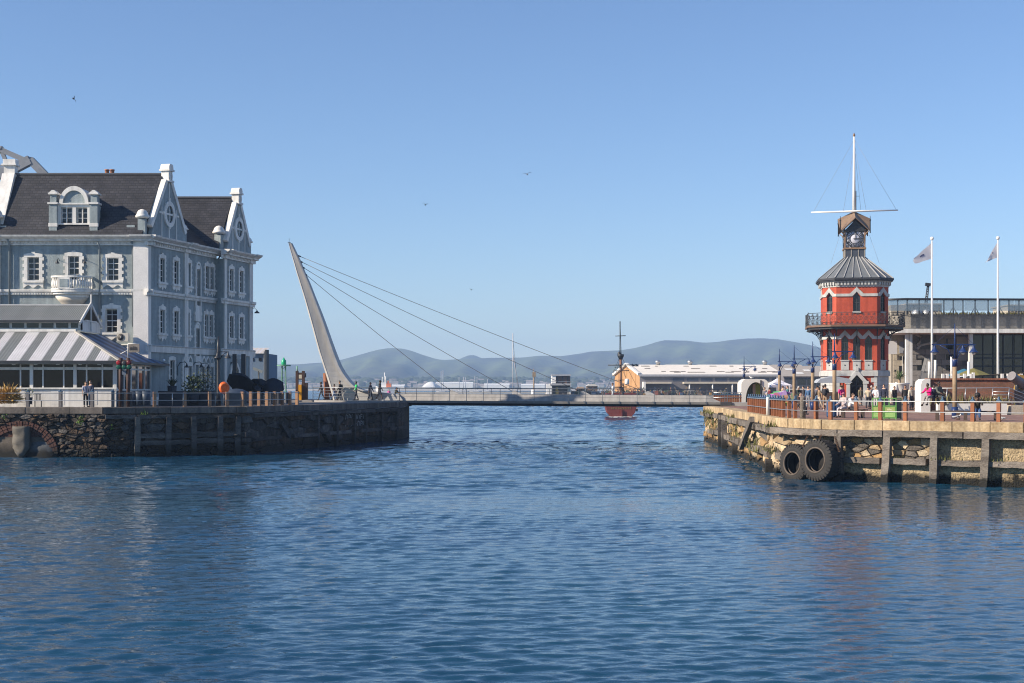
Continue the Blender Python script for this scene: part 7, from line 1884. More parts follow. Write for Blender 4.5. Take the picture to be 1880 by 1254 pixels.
# terrace planters, pots, chair
pot = mat("dark_pot", (.03, .033, .04), .6, .1, 3); potb = mat("blue_grey_pot", (.035, .055, .09), .5, .1, 3)
def bush(name, label, c, r_, n, m, leaf=.09, tall=1.0, seed=1, stem=True, spiky=False, cat="plant", group=None, pot_m=None, pot_h=.45, pot_r=.25, blade=False):
    t = thing(name, label, cat, c, group); r = random.Random(seed); mb = MB()
    z0 = 0
    if pot_m: MB().lathe([(pot_r * .75, 0), (pot_r, pot_h), (pot_r * .9, pot_h)], c, 12).build("pot", pot_m, t); z0 = pot_h
    c = Vector(c) + Vector((0, 0, z0))
    if stem: MB().tube([c - Vector((0, 0, .1)), c + Vector((.02, 0, r_ * tall)), c + Vector((-.03, .02, r_ * 1.6 * tall))], [.035, .025, .01], 5).build("stem", WOODL, t)
    for k in range(n):
        a = r.uniform(0, 2 * PI); q = r.random() ** .5
        if spiky:
            d = Vector((math.cos(a) * q * .8, math.sin(a) * q * .8, 1)).normalized(); l = r_ * r.uniform(.8, 1.9) * tall; s_ = Vector((-math.sin(a), math.cos(a), 0)) * leaf * .25
            base = c + Vector((math.cos(a), math.sin(a), 0)) * r_ * .25 * q; mid_p = base + d * l * .7; tip = base + d * l + Vector((d.x * .25, d.y * .25, -.12 * l))
            mb.add([base - s_, base + s_, mid_p + s_ * .7, tip, mid_p - s_ * .7], [(0, 1, 2, 4), (4, 2, 3)])
        else:
            v = Vector((r.gauss(0, .55), r.gauss(0, .55), r.gauss(0, .55))); lim = v.length
            if lim > 1.15: v = v / lim * r.uniform(.6, 1.2)
            p = c + Vector((v.x * r_, v.y * r_, r_ * tall + v.z * r_ * tall)); d1 = Vector((r.uniform(-1, 1), r.uniform(-1, 1), r.uniform(-.6, 1))).normalized() * leaf
            if blade: p.z = max(c.z, p.z - .15); d1 = Vector((v.x * .9 + r.uniform(-.3, .3), v.y * .9 + r.uniform(-.3, .3), 1 - .9 * (v.x ** 2 + v.y ** 2))).normalized() * leaf * r.uniform(.6, 1.5)
            if True: d2 = d1.cross(Vector((r.uniform(-1, 1), r.uniform(-1, 1), r.uniform(-1, 1)))).normalized() * leaf * (.06 if blade else .45)
            mb.add([p, p + d1 * .5 + d2, p + d1, p + d1 * .5 - d2], [(0, 1, 2, 3)])
    o = mb.build("foliage", m, t); o['kind'] = 'stuff'
    return t
GOLD = mat("golden_grass", (.55, .34, .09), .8, .25, 5, col2=(.36, .22, .07)); GREENB = mat("dark_bush_leaf", (.035, .055, .022), .7, .3, 5, col2=(.06, .08, .03))
bush("ornamental_grass", "clump of golden ornamental grass at the left edge of the terrace", P(15, 742, 93.3), .55, 1100, GOLD, .45, .95, 3, False, False, blade=True)
bush("potted_plant", "small yellow green plant in a dark pot next to the railing post", P(53, 742, 93.6), .3, 90, mat("yellow_green_leaf", (.14, .16, .03), .7, .2, 4), .08, 1.0, 4, True, False, pot_m=pot)
bush("potted_plant", "dark spiky plant in a planter against the flank of the blue building", P(316, 741, 104), .42, 90, GREENB, .2, .9, 5, False, True, pot_m=pot, pot_h=1.3, pot_r=.35)
bush("potted_shrub", "rounded dark green shrub in a planter before the pointed windows", P(355, 741, 101), .72, 300, GREENB, .18, .9, 6, True, False, pot_m=pot, pot_h=.7, pot_r=.45)
bush("potted_shrub", "taller loose green shrub by the pointed windows, right of the rounded one", P(377, 741, 102), .72, 380, mat("grey_green_leaf", (.06, .075, .045), .7, .3, 5), .11, 1.35, 7, True, False, pot_m=pot, pot_h=.6, pot_r=.4)
for k, px in enumerate((244, 256, 268)):
    t = thing("plant_pot", f"{('left', 'middle', 'right')[k]} one of three blue grey pots under the glazed restaurant side", "pot", P(px, 744, 94.5), "blue grey pots by the restaurant"); MB().lathe([(.22, 0), (.33, .95), (.29, .95), (.27, .8)], P(px, 744.5, 94.6), 12).build("body", potb, t)
for a, b, Y in ((290, 338, 99.5), (342, 392, 101.5)):
    t = thing("planter_box", "long dark planter box by the flank of the blue building" if a == 290 else "long dark planter box under the green shrubs", "planter", P((a + b) / 2, 741, Y)); MB().box(X_(a, Y), X_(b, Y), Y, Y + .6, ZL, ZL + 1.05).build("box", pot, t)
ch = thing("terrace_chair", "dark slatted metal chair on the restaurant terrace", "chair", P(70, 742, 93.8)); M = T(X_(70, 93.8), 93.8, ZL) @ RZ(.4)
MB().box(-.22, .22, -.22, .22, .42, .45).build("seat", DARKM, ch, M)
for j in range(5): MB().box(-.2 + .09 * j, -.16 + .09 * j, .19, .22, .45, .85).build("back_slat", DARKM, ch, M)
MB().box(-.22, .22, .19, .22, .85, .89).build("back_rail", DARKM, ch, M)
for sx in (-.2, .2):
    for sy in (-.2, .2): MB().bar((sx, sy, 0), (sx, sy, .42), .03).build("leg", DARKM, ch, M)
person("long haired woman in a grey top and black leggings leaning on a companion", (X_(157.5, 93.6), 93.6, ZL), .5, 'stand', h=1.68, top=(.32, .33, .42), legs=(.015, .015, .02), cut='long', hair='b', skin='l', sleeve='tee', group="couple at the left railing")
person("person in a dark navy hooded jacket standing close beside the long haired woman", (X_(166.5, 93.4), 93.4, ZL), -.5, 'stand', h=1.74, top=(.03, .04, .08), legs=(.03, .05, .09), skin='l', hair='b', group="couple at the left railing")
# promenade lamp, lifebuoy, big dark propeller, notice frame
ld = thing("promenade_lamp", "tall black lamp post with two bell lanterns by the flank of the building", "street lamp", P(401, 741, 101))
Yl = 101; xl = X_(401, Yl); zl = Z_(646, Yl)
MB().tube([(0, 0, ZL), (0, 0, ZL + .9), (0, 0, zl + .3), (0, 0, zl + 1.1)], [.2, .13, .11, .03], 8).build("post", DARKM, ld, T(xl, Yl, 0))
MB().bar((-.2, 0, zl), (.75, 0, zl), .06).build("cross_arm", DARKM, ld, T(xl, Yl, 0)); MB().tube([(.1, 0, zl - .55), (.3, 0, zl - .2), (.6, 0, zl - .02)], .03, 6).build("scroll_brace", DARKM, ld, T(xl, Yl, 0))
dk = lan_m.copy(); dk.materials[0] = DARKM
for o_ in (-.02, .68): inst(dk, "lantern", ld, T(xl + o_, Yl - (.2 if o_ < .1 else 0), zl - .03) @ S3(1.1, 1.1, 1.1))
lb = thing("lifebuoy", "bright orange lifebuoy housing by the railing", "lifebuoy", P(411, 722, 97))
MB().ball((0, 0, 0), .36, .24, .42, 16, 10).torus((0, -.16, 0), (0, 1, .0), .25, .10, 20, 8).build("housing", mat("lifebuoy_orange", (.72, .13, .02), .5, .08, 3), lb, T(*P(411, 712, 97)) @ RZ(.5))
MB().tube([P(412, 722, 97.1), P(412, 744, 97.1)], .05, 6).build("post", DARKM, lb)
pr = thing("ship_propeller", "huge dark bronze ship propeller standing on the left promenade", "propeller", P(467, 738, 108))
PM = mat("dark_bronze", (.020, .022, .030), .32, .3, 2, metal=.5)
pc = P(473, 716, 108)
MB().lathe([(.0, -.5), (.35, -.5), (.42, -.2), (.38, .3), (.2, .6), (0, .68)], n=16, M=T(*pc) @ RX(PI / 2), cap=False).build("hub", PM, pr)
for a, sc in ((.15, 1.0), (PI * .5, .35), (2.75, 1.25), (-1.57, .5)):
    mb = MB(); rows_ = []
    for i in range(9):
        t = i / 8; l = .25 + 1.75 * t * sc; w = (.25 + 1.0 * math.sin(PI * (t * .85 + .08))) * .62; tw = .95 - .7 * t
        rows_.append([Vector((l, s_ * w * math.sin(tw) * .8, s_ * w * math.cos(tw * .5))) for s_ in np.linspace(-1, 1, 7)])
    top_r = [[v + Vector((0, -.05, 0)) for v in row] for row in rows_]
    mb.loft([a_ + b_[::-1] for a_, b_ in zip(rows_, top_r)], True); mb.build("blade", PM, pr, T(*pc) @ RY(-a))
MB().box(pc.x - .5, pc.x + .5, 107.7, 108.6, ZL, pc.z - .3).build("plinth", DARKM, pr)
cov = thing("covered_stall", "low dark covered stall between the lifebuoy and the propeller", "stall", P(435, 738, 100))
MB().lathe([(.95, 0), (.95, .55), (.8, .8), (.4, .98), (0, 1.02)], P(434, 740, 100), 12).build("cover", mat("dark_blue_cover", (.03, .045, .075), .5, .2, 2), cov)
nf = thing("notice_frame", "tall black posts holding a small white board by the arched door", "sign", P(437, 738, 112))
for px in (430.5, 446.5): MB().box(X_(px, 112) - .16, X_(px, 112) + .16, 112, 112.3, ZL, Z_(650, 112)).build("post", DARKM, nf)
MB().box(X_(433, 112), X_(445, 112), 112.02, 112.1, Z_(659, 112), Z_(650.5, 112)).build("board", WHITE, nf)
for j in range(3): MB().box(X_(434.5, 112), X_(443.5 - j, 112), 112.0, 112.02, Z_(653.6 + 2 * j, 112), Z_(652.8 + 2 * j, 112)).build("text_line", PIPE, nf)
# small blue annexe behind the building
ax_ = thing("blue_annexe", "small blue house with a striped white tin roof behind the harbour building", "building", P(474, 740, 150))
Ya = 150; AB = mat("annexe_blue", (.13, .19, .27), .8, .08, 1)
MB().box(X_(452, Ya), X_(489, Ya), Ya, Ya + 7, ZL, Z_(649, Ya)).build("wall", AB, ax_)
for k in range(8): MB().add([(X_(454 + 4 * k, Ya), Ya - .3, Z_(649, Ya)), (X_(458 + 4 * k, Ya), Ya - .3, Z_(649, Ya)), (X_(458 + 4 * k, Ya), Ya + 3, Z_(637, Ya) ), (X_(454 + 4 * k, Ya), Ya + 3, Z_(637, Ya))], [(0, 1, 2, 3)]).build("roof_sheet", SHW if k % 2 else mat("cream_sheet", (.5, .46, .42), .6, .05, 1), ax_)
for px in (463.5, 477.5): bx("window_pane", px - 2.6, px + 2.6, 657, 663, Ya - .05, .04, GLASS, ax_)
bx("downpipe", 484, 485.5, 645, 700, Ya - .2, .15, STEEL, ax_); bx("end_wall", 486, 489.3, 642, 720, Ya - .5, 1.5, mat("annexe_dark", (.05, .06, .07), .8), ax_)
bx("corner_board", 457, 459, 650, 720, Ya - .1, .1, WHITE, ax_)
MB().add([P(448, 669, 128), P(482, 682, 128), P(482, 681, 134), P(450, 668, 134)], [(0, 1, 2, 3)]).build("porch_roof", mat("porch_grey", (.25, .28, .3), .6), ax_)
MB().bar(P(447, 669.5, 128), P(482, 683, 128), .12, .25).build("porch_edge", PIPE, ax_); MB().tube([P(475, 681, 128), P(475, 738, 128)], .07, 6).build("porch_post", DARKM, ax_)
# harbour crane above the roof at the left edge
hc = thing("harbour_crane", "grey steel crane boom folded over the roof at the left edge", "crane", P(30, 330, 150)); CRM = mat("crane_grey", (.22, .235, .26), .5, .15, 1); Yc = 150
for a, b, r_ in (((-40, 258), (2, 275), .28), ((2, 275), (50, 296), .28), ((-40, 331), (14, 316), .5), ((14, 316), (56, 294), .5), ((56, 294), (86, 325), .42), ((2, 275), (17, 310), .2), ((-16, 286), (4, 276), .2), ((14, 316), (24, 330), .3), ((-40, 318), (26, 303), .12), ((-40, 310), (30, 300), .08)):
    MB().bar(P(*a, Yc), P(*b, Yc), r_ * 1.6, r_ * 1.9).build("boom_member", CRM, hc)
MB().ball(P(2, 273, Yc), .3).build("sheave", CRM, hc); MB().ball(P(55, 295, Yc), .42, n=8, m=5).build("sheave", CRM, hc)
MB().tube([P(26, 325, Yc), P(26, 420, Yc)], .6, 8).build("column", CRM, hc); MB().tube([P(26, 420, Yc), P(26, 740, Yc)], 1.0, 8).build("column", CRM, hc)
# green lattice beacon and the clock signal frame
gb = thing("beacon_tower", "green lattice harbour beacon tower", "beacon", P(521, 738, 150)); Yb = 150; GRN = mat("beacon_green", (.10, .36, .22), .6, .15, 2, col2=(.30, .40, .33)); GR2 = mat("beacon_lamp_green", (.02, .36, .17), .3, .1, 2)
for sx in (-1, 1):
    for sy in (-1, 1): MB().bar((X_(521 + 4.2 * sx, Yb), Yb + .25 * sy, ZL), (X_(521 + 3.0 * sx, Yb), Yb + .2 * sy, Z_(671, Yb)), .08).build("leg", GRN, gb)
for k in range(8):
    y0, y1 = 738 - 8.3 * k, 738 - 8.3 * (k + 1); s_ = 1 if k % 2 else -1
    MB().bar(P(521 - 4 * s_, y0, Yb - .2), P(521 + 3.6 * s_, y1, Yb - .2), .05).build("lattice_brace", GRN, gb)
MB().lathe([(.75, 0), (.75, .12)], P(521, 672, Yb), 10).build("platform", GRN, gb); MB().lathe([(.22, 0), (.26, .1), (.26, .45), (.12, .6), (.03, .8)], P(521, 670, Yb), 12).build("lamp", GR2, gb)
cs = thing("clock_signal", "brown timber frame with a small clock face and a yellow box beside the bridge", "signal", P(553, 738, 126)); Yk = 134
for px in (545.5, 557): MB().bar((X_(px, Yk), Yk, ZL), (X_(px, Yk), Yk, Z_(681, Yk)), .26).build("post", DW, cs)
MB().box(X_(547, Yk), X_(557, Yk), Yk - .1, Yk + .1, Z_(697, Yk), Z_(684, Yk)).build("clock_box", DW, cs); MB().box(X_(549, Yk), X_(554.5, Yk), Yk - .13, Yk - .1, Z_(695, Yk), Z_(688, Yk)).build("clock_face", mat("cream_face", (.5, .47, .38), .6), cs)
MB().lathe([(0, 0), (.14, 0), (.14, .4), (0, .4)], P(559.5, 693, Yk), 8).build("signal_lamp", DARKM, cs); MB().tube([P(545.7, 683, Yk), P(545.7, 672, Yk)], .07, 6).build("green_rod", GRN, cs)
MB().box(X_(554, Yk), X_(564, Yk), Yk - .1, Yk + .6, ZL, Z_(703, Yk)).build("control_box", DW, cs); MB().box(X_(549, Yk), X_(554.5, Yk), Yk - .4, Yk - .1, ZL, Z_(706, Yk)).build("yellow_box", mat("warning_yellow", (.62, .28, .01), .5, .1, 2), cs)
# people at the far end of the left quay
for px, Y, lab, yaw, c, h in ((497, 116, "person in dark clothes with grey hair at the far left railing", .5, (.05, .06, .09), 1.7), (501, 118, "person in black beside the grey haired one at the far railing", -.6, (.02, .02, .03), 1.76), (511, 117, "person in an orange top at the far end of the left railing", -.4, (.42, .14, .06), 1.7), (488, 114, "person in a pale shirt under the dark propeller blade", 1.0, (.45, .5, .6), 1.7)):
    person(lab, (X_(px, Y), Y, ZL), yaw, 'stand', h=h, top=c, hair='k', skin='m', group="people by the far left railing")
# birds in the sky
def bird(label, px, py, Y, w, bank, m):
    t = thing("flying_gull", label, "bird", P(px, py, Y), "gulls in the sky"); M = T(*P(px, py, Y)) @ RY(bank)
    MB().loft([[Vector((r_ * math.cos(a), y, r_ * math.sin(a))) for a in np.linspace(0, 2 * PI, 7)[:-1]] for y, r_ in ((-.24, .01), (-.16, .05), (0, .07), (.14, .05), (.26, .03))], True).build("body", m, t, M)
    for sx in (-1, 1): MB().add([(0, -.09, .03), (0, .08, .03), (sx * w * .5, .05, .14), (sx * w * .5, -.10, .15), (sx * w, .06, .02)], [(0, 1, 2, 3), (3, 2, 4)]).build("wing", m, t, M)
DB = mat("dark_bird", (.05, .05, .055), .8)
bird("dark bird diving high above the roof at the left", 135, 181, 110, .3, 1.3, DB); bird("small dark bird level above the bridge cables", 781, 376, 130, .35, .2, DB)
bird("pale gull gliding in the middle of the sky", 968, 320, 120, .45, -.15, mat("grey_bird", (.3, .3, .32), .8)); bird("tiny dark bird low over the cables", 865, 532, 160, .3, .3, DB)
# ------------------------------------------------------------------ far quay: warehouse, hut, clutter
ZQ = 2.5; YWH = 420.0
wh = thing("warehouse", "long warehouse with a white patched roof and an orange gable end", "warehouse", P(1300, 722, YWH))
def wz(py, Y=YWH): return Z_(py, Y)
x0, xg, x1 = X_(1128.5, YWH + 14), X_(1174.5, YWH), X_(1500, YWH)
GOR = mat("orange_gable_wall", (.42, .235, .10), .8, .12, .3, .1, 3); WHD = mat("warehouse_wall_grey", (.16, .15, .16), .85, .15, .4); WRF = mat("white_patched_roof", (.74, .69, .62), .7, .08, .15)
# gable wall faces left of the camera
a, b = Vector((X_(1128.5, YWH + 22), YWH + 22, 0)), Vector((xg, YWH, 0)); gu = (b - a).normalized(); gl = (b - a).length
MG = Matrix(((gu.x, -gu.y, 0, a.x), (gu.y, gu.x, 0, a.y), (0, 0, 1, 0), (0, 0, 0, 1)))
zl_, zr_, zp_ = Z_(690.5, YWH + 22), wz(689), Z_(669.5, YWH + 11)
ze_w = wz(687.5)
MB().prism([(0, ZQ), (gl, ZQ), (gl, ze_w), (gl * .52, zp_), (0, ze_w + .2)], 0, .5).build("gable_wall", GOR, wh, MG)
for k in range(1, 6): MB().box(gl * k / 6 - .06, gl * k / 6 + .06, -.08, 0, ZQ, ze_w + (zp_ - ze_w) * (1 - abs(k / 6 - .52) * 2) * .9).build("wall_rib", mat("gable_rib", (.40, .21, .06), .8), wh, MG)
for p, q in (((-.4, ze_w + .1), (gl * .52, zp_ + .2)), ((gl * .52, zp_ + .2), (gl + .4, ze_w + .1))): MB().bar((p[0], -.3, p[1]), (q[0], -.3, q[1]), .8, .7).build("gable_trim", WHITE, wh, MG)
ridge_a = MG @ Vector((gl * .52, 0, zp_)); L_ = x1 - xg
n = 16
for k in range(n):
    xa, xb_ = xg + L_ * k / n, xg + L_ * (k + 1) / n; ra, rb2 = ridge_a.x + L_ * k / n, ridge_a.x + L_ * (k + 1) / n
    MB().add([(xa, YWH - .5, ze_w), (xb_, YWH - .5, ze_w), (rb2, ridge_a.y, zp_), (ra, ridge_a.y, zp_)], [(0, 1, 2, 3)]).build("roof_sheet", WRF if k < 13 else mat("tan_roof_sheet", (.36, .32, .28), .8, .1, .2), wh)
MB().add([(ridge_a.x, ridge_a.y, zp_), (ridge_a.x + L_, ridge_a.y, zp_), (x1, YWH + 24, ze_w), (a.x, YWH + 24, ze_w)], [(0, 1, 2, 3)]).build("roof_back", WRF, wh)
rr2 = random.Random(5)
for k in range(30):                                      # gulls' patches and skylights on the roof
    t = rr2.choice((.18, .25, .55, .8)); x = xg + L_ * rr2.uniform(.05, .8); w = rr2.uniform(.8, 3.2)
    f = lambda t_: Vector((0, YWH - .5 + (ridge_a.y - YWH + .5) * t_, ze_w + (zp_ - ze_w) * t_ + .05))
    off = (ridge_a.x - xg) * t; p, q = f(t), f(t + .07)
    MB().add([(x + off, p.y, p.z), (x + off + w, p.y, p.z), (x + off + w * .95, q.y, q.z), (x + off + .1, q.y, q.z)], [(0, 1, 2, 3)]).build("roof_patch", mat("roof_dark_patch", (.22, .19, .16), .8, .4, .6), wh)
MB().box(xg, x1 + 60, YWH, YWH + .6, ZQ, ze_w).build("long_wall", WHD, wh)
MB().box(xg - .2, x1 + .2, YWH - .7, YWH, ze_w - .6, ze_w + .02).build("eave_board", mat("grey_eave", (.32, .33, .36), .7), wh)
for k in range(10): xa = X_(1235 + 26 * k, YWH); MB().box(xa, xa + 3.4, YWH - .05, YWH, wz(700), wz(694)).build("window_band", mat("blue_window_band", (.05, .06, .09), .3, .2, .5), wh)
for p0, p1 in ((1183, 1230), (1253, 1470)): MB().box(X_(p0, YWH), X_(p1, YWH), YWH - 4.2, YWH, wz(704.5), wz(701.5)).build("canopy", mat("cream_canopy", (.52, .46, .36), .7, .05, .3), wh)
MB().box(X_(1179, YWH), X_(1183, YWH), YWH - 4.2, YWH, ZQ, wz(701)).build("canopy_wall", WHITE, wh)
for px in (1263, 1305, 1341, 1358): MB().tube([(X_(px, YWH), YWH - 3.8, ZQ), (X_(px, YWH), YWH - 3.8, wz(704.5))], .22, 6).build("canopy_post", WHITE, wh)
for px in (1208, 1267, 1404): MB().lathe([(.6, 0), (.6, .5), (.9, .7), (.9, 1.1), (0, 1.4)], (X_(px, ridge_a.y), ridge_a.y, zp_), 8).build("roof_vent", STEEL, wh)
for px in (1161, 1168): MB().lathe([(.5, -.3), (.6, .3), (0, .9)], (X_(px, YWH + 9), YWH + 9, zp_ - .6), 8).build("roof_vent", DARKM, wh)
lowb = thing("low_store", "low tan roofed building between the warehouse and the red tower", "building", P(1495, 722, 330))
MB().box(X_(1440, 330), X_(1640, 330), 330, 340, ZR, Z_(691, 330)).build("wall", WHD, lowb); MB().add([(X_(1432, 330), 329.5, Z_(691, 330)), (X_(1640, 330), 329.5, Z_(691, 330)), (X_(1640, 345), 345, Z_(672, 345)), (X_(1432, 345), 345, Z_(672, 345))], [(0, 1, 2, 3)]).build("roof", MATS["tan_roof_sheet"], lowb)
for a_, b_, c_, d_ in ((1456, 1470, 677, 680), (1466, 1481, 684, 687), (1488, 1500, 679, 682)): 
    q = lambda px, py: Vector((X_(px, 330), 329.5 + (691 - py) / 19 * 15.5, Z_(691, 330) + (691 - py) / 19 * (Z_(672, 345) - Z_(691, 330)) + .06)); MB().add([q(a_, d_), q(b_, d_), q(b_, c_), q(a_, c_)], [(0, 1, 2, 3)]).build("skylight", WHITE, lowb)
for k in range(6): bx("window_pane", 1464 + 18 * k, 1479 + 18 * k, 696, 706, 329.9, .05, GLASS, lowb)
bx("dark_band", 1440, 1640, 694, 714, 329.95, .04, mat("dark_recess", (.05, .055, .07), .7), lowb); bx("counter", 1440, 1640, 713.5, 716, 328, 2, mat("pale_counter", (.5, .48, .45), .7), lowb)
# control hut
YHT = 404.0
ht = thing("control_hut", "white harbour control hut with a dark louvred upper room", "hut", P(1030, 724, YHT)); W2 = mat("bright_white_plaster", (.78, .76, .73), .7, .05, .2)
bx("lower_wall", 1013, 1047, 706, 725, YHT + 1, 5, mat("hut_dark_wall", (.11, .085, .07), .8, .2, .5), ht); bx("side_wall", 1004, 1013.5, 705, 725, YHT, 4, W2, ht)
bx("upper_room", 1020, 1047, 689, 705, YHT + 1, 4, mat("hut_brown_louvre", (.13, .075, .055), .8, .2, .5), ht); bx("upper_end", 1013, 1020.5, 688.5, 705.5, YHT + .4, 5, W2, ht)
bx("roof", 1012.5, 1048, 687.5, 690, YHT + .2, 6, mat("hut_roof_grey", (.38, .38, .40), .7), ht); bx("floor_band", 1010, 1048, 704, 707.5, YHT - .6, 6, mat("hut_floor_grey", (.35, .34, .34), .7), ht)
bx("yellow_panel", 1020, 1025, 711, 725, YHT + .6, .3, mat("hut_yellow", (.50, .28, .05), .7), ht); bx("pillar", 1042, 1047.5, 711, 725, YHT + .5, .5, mat("hut_cream", (.48, .44, .38), .7), ht)
for k in range(3): bx("louvre_post", 1023 + 9 * k, 1024.5 + 9 * k, 691, 704, YHT + .8, .2, DARKM, ht)
bx("handrail", 1000, 1060, 700, 700.6, YHT, .1, STEEL, ht)
mp = thing("beacon_post", "brown channel marker post with a white foot", "post", P(980, 724, 420)); Ym = 420
MB().tube([P(980, 724, Ym), P(980, 690, Ym)], .22, 7).build("post", WOODL, mp); MB().tube([P(980, 690, Ym), P(980, 677, Ym)], .1, 6).build("aerial", WOODL, mp); MB().box(X_(977.5, Ym), X_(983.5, Ym), Ym - .3, Ym + .3, Z_(692, Ym), Z_(683, Ym)).build("lamp_cage", WOODL, mp)
MB().lathe([(.55, -4), (.55, 0), (.4, .1)], P(978.5, 716, Ym), 10).build("white_foot", W2, mp)
# clutter on the far quay
rc_ = random.Random(21); colors = [(.10, .06, .04), (.16, .11, .07), (.05, .05, .05), (.22, .18, .13), (.28, .10, .06), (.07, .10, .05), (.25, .25, .26), (.30, .17, .04), (.05, .08, .14)]
mb_by = {}
for k in range(320):
    px = rc_.uniform(1052, 1335); Y = rc_.uniform(406, 414); z = ZQ; c = rc_.choice(colors); w = rc_.uniform(.3, 1.3); h = rc_.uniform(.3, 1.9)
    m = mb_by.setdefault(c, MB()); x = X_(px, Y)
    if rc_.random() < .4: m.bar((x, Y, z), (x + rc_.uniform(-1.6, 1.6), Y + rc_.uniform(-.5, .5), z + h * 1.2), .14)
    else: m.box(x - w / 2, x + w / 2, Y - w / 2, Y + w / 2, z, z + h * .7)
for c, m in mb_by.items(): tag(m.build("dock_gear", cmat(c, "gear"), M=Matrix()), "mixed crates, nets and gear heaped along the far quay", kind='stuff')
for px, w, py, lab, c in ((1087, 20, 705, "pale tent roofed store on the far quay", (.6, .58, .54)), (1066, 16, 710, "cream box store on the far quay by the hut", (.48, .36, .26))):
    t = thing("quay_store", lab, "store", P(px, 724, 416)); x0_, x1_ = X_(px - w / 2, 416), X_(px + w / 2, 416)
    MB().box(x0_, x1_, 416, 420, ZQ, Z_(py + 4, 416)).build("wall", cmat((.2, .15, .12), "gear"), t); MB().prism([(x0_ - .2, Z_(py + 4, 416)), (x1_ + .2, Z_(py + 4, 416)), (x1_ - .8, Z_(py, 416)), (x0_ + .8, Z_(py, 416))], 415.5, 420.5).build("roof", cmat(c, "gear"), t)
# ------------------------------------------------------------------ boats
YPS = 217.0
ps = thing("red_sailing_ship", "red hulled galleon seen from astern, its mast rising behind the bridge", "ship", P(1139, 766, YPS))
HR = mat("red_hull_paint", (.17, .040, .033), .55, .15, 1.0); cxp = X_(1140.5, YPS)
st = []
for t, w, d in ((0, 2.25, 1.0), (2, 2.4, 1.2), (8, 2.4, 1.3), (14, 1.7, 1.2), (18, .3, 1.1)):
    ztop = 3.7 - .05 * t if t < 8 else 2.6 + .06 * (t - 8)
    st.append([(cxp + .05 * t - w, YPS + t, ztop), (cxp + .05 * t - w * 1.02, YPS + t, 1.6), (cxp + .05 * t - w * .92, YPS + t, .7), (cxp + .05 * t - w * .70, YPS + t, .1), (cxp + .05 * t - w * .35, YPS + t, -.6), (cxp + .05 * t + w * .35, YPS + t, -.6), (cxp + .05 * t + w * .70, YPS + t, .1), (cxp + .05 * t + w * .92, YPS + t, .7), (cxp + .05 * t + w * 1.02, YPS + t, 1.6), (cxp + .05 * t + w, YPS + t, ztop)])
MB().loft(st).build("hull", HR, ps)
MB().bar((cxp - 2.2, YPS - .06, 2.45), (cxp + 2.2, YPS - .06, 2.45), .08, .1).build("stern_rail", mat("dark_red_trim", (.10, .02, .02), .6), ps)
scribble("stern_lettering", ps, T(cxp - 1.5, YPS - .04, 1.25), 9, 3.3, .42, mat("gilt_letters", (.22, .15, .04), .5), 8, .09)
MB().box(cxp - .15, cxp + .15, YPS - .25, YPS, -.5, 1.2).build("rudder", HR, ps); MB().box(cxp + 2.25, cxp + 2.55, YPS + .1, YPS + .5, .9, 1.3).build("outlet", DARKM, ps)
mw = mat("ship_mast_brown", (.20, .10, .055), .6, .2, 1); xm2 = X_(1139.5, YPS + 6); Yq = YPS + 6
def qz(py): return Z_(py, Yq)
MB().tube([(xm2, Yq, 2.5), (xm2, Yq, qz(655))], .19, 8).build("lower_mast", mw, ps); MB().tube([(xm2 - .1, Yq, qz(660)), (xm2 - .1, Yq, qz(590))], .09, 7).build("top_mast", DARKM, ps)
MB().lathe([(.25, 0), (.5, .5), (.55, .8), (.2, .85)], (xm2, Yq, qz(660)), 10).build("crows_nest", DARKM, ps); MB().ball((xm2 - .2, Yq, qz(649.5)), .3, .3, .35).build("lookout_tub", DARKM, ps)
for a, b, py, r_ in ((1129.5, 1148.5, 617, .07), (1116, 1172, 670.5, .09), (1128, 1152, 674, .06), (1125, 1155, 681, .07), (1130, 1153, 698, .06), (1125, 1150, 711, .1)): MB().tube([(X_(a, Yq), Yq - .2, qz(py)), (X_(b, Yq), Yq - .2, qz(py - .5))], r_, 6).build("yard", DARKM, ps)
for a, b in (((1139, 655), (1150, 698)), ((1139, 655), (1127, 700)), ((1141, 655), (1172, 715)), ((1138, 655), (1112, 720)), ((1143, 680), (1160, 720)), ((1139, 600), (1141, 655))): MB().tube([P(*a, Yq), P(*b, Yq)], .025, 4).build("rigging", DARKM, ps)
MB().lathe([(.28, 0), (.34, .15), (.34, .75), (.1, .9)], P(1151, 706, YPS + 1), 8).build("stern_lantern", WHITE, ps)
wk = MB(); rwk = random.Random(2)
for k in range(60): x = cxp + rwk.uniform(-2.6, 2.6); y = YPS - rwk.uniform(.1, 1.6); s_ = rwk.uniform(.1, .45); wk.ball((x, y, .03), s_, .2, .09, 6, 4)
tag(wk.build("wake_foam", mat("wake_foam_white", (.55, .58, .58), .7), M=Matrix()), "foam of the ship's wake under its stern", kind='stuff')
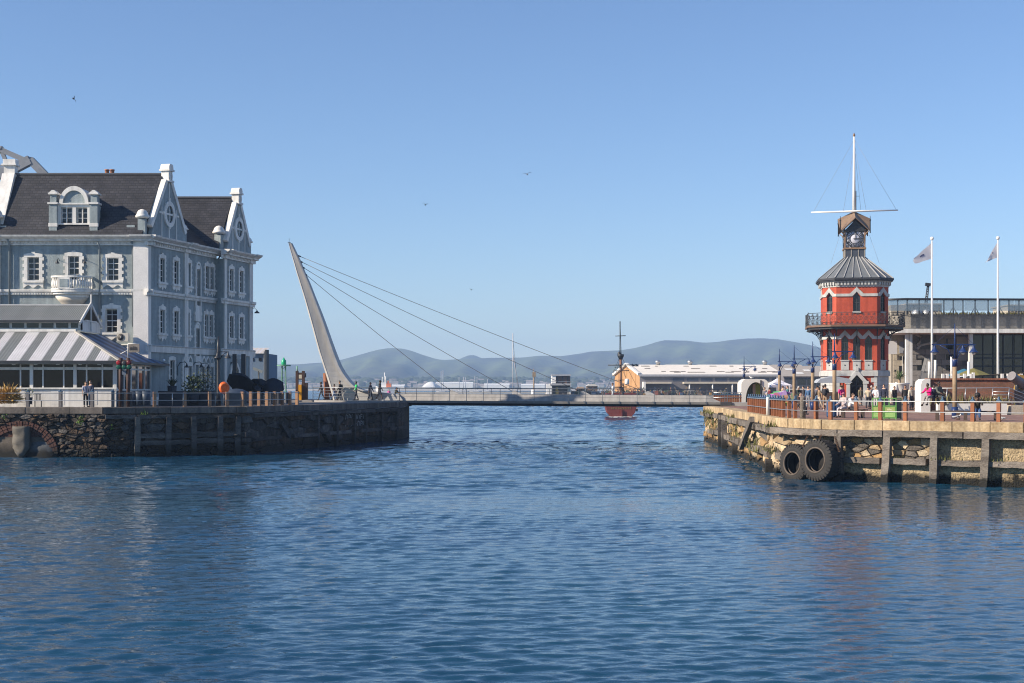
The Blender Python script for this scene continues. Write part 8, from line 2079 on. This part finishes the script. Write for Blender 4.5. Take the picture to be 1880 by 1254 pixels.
def yacht(label, px, ytop, Y, hull=None, L=8, mast=.09, boom=False, grp=None):
    t = thing("sailing_yacht", label, "yacht", (X_(px, Y), Y, 0), grp); x = X_(px, Y)
    MB().loft([[(x - L * .5 + L * u_, Y - w, 1.0), (x - L * .5 + L * u_, Y - w * .8, -.3), (x - L * .5 + L * u_, Y + w * .8, -.3), (x - L * .5 + L * u_, Y + w, 1.0)] for u_, w in ((0, .7), (.3, 1.2), (.7, 1.0), (1, .05))]).build("hull", W2, t)
    MB().box(x - 1.5, x + 1, Y - .6, Y + .6, 1.0, 1.6).build("cabin", W2, t)
    MB().tube([(x, Y, 1), (x, Y, Z_(ytop, Y))], mast, 6).build("mast", mat("grey_mast", (.40, .40, .42), .5), t)
    return t
y_ = yacht("sailing yacht with the tallest mast left of the brown marker post", 941.5, 612, 520, L=9, mast=.16)
Yy = 520
MB().bar(P(938, 662, Yy), P(946, 661.5, Yy), .12).build("spreader", W2, y_); MB().tube([P(941.5, 620, Yy), P(951, 722, Yy)], .05, 4).build("stay", DARKM, y_); MB().tube([P(941.5, 650, Yy), P(953, 716, Yy)], .16, 5).build("furled_sail", mat("grey_sail", (.3, .3, .33), .8), y_)
for k, (px, yt) in enumerate(((810, 681), (813.5, 680), (843, 692), (851, 692), (854.5, 693), (872, 690), (876, 692), (895, 696))):
    yacht(f"far moored yacht, {('first', 'second', 'third', 'fourth', 'fifth', 'sixth', 'seventh', 'eighth')[k]} thin bare mast from the left before the white sheds", px, yt, 1500, L=11, mast=.35, grp="moored yachts by the far shore")
ms = thing("orange_ship", "small orange and white workboat far out behind the walkers", "ship", (X_(705, 900), 900, 0)); Ysh = 900; OR = mat("boat_orange", (.55, .14, .04), .6, .1, .5)
MB().loft([[(X_(px, Ysh), Ysh - w, Z_(yt, Ysh)), (X_(px, Ysh), Ysh - w * .7, -1), (X_(px, Ysh), Ysh + w * .7, -1), (X_(px, Ysh), Ysh + w, Z_(yt, Ysh))] for px, yt, w in ((690, 709, .6), (697, 711, 3), (712, 711, 3), (726, 710, 2.5))]).build("hull", W2, ms)
bx("wheelhouse", 700, 709, 702, 711, Ysh - 1, 4, W2, ms); bx("deck_house", 709, 718, 704, 711, Ysh - 1, 4, OR, ms); bx("funnel", 711, 714, 699, 704, Ysh, 2, OR, ms)
for px, yt in ((702, 692), (706, 684), (708.5, 691)): MB().tube([P(px, 704, Ysh), P(px, yt, Ysh)], .3, 5).build("mast", W2, ms)
bk_ = tag(MB().slab([(X_(730, 1120), 1120), (X_(1010, 1120), 1120), (X_(1010, 1135), 1135), (X_(730, 1135), 1135)], -1, 1.2).build("breakwater", SAND, M=Matrix()), kind='structure')
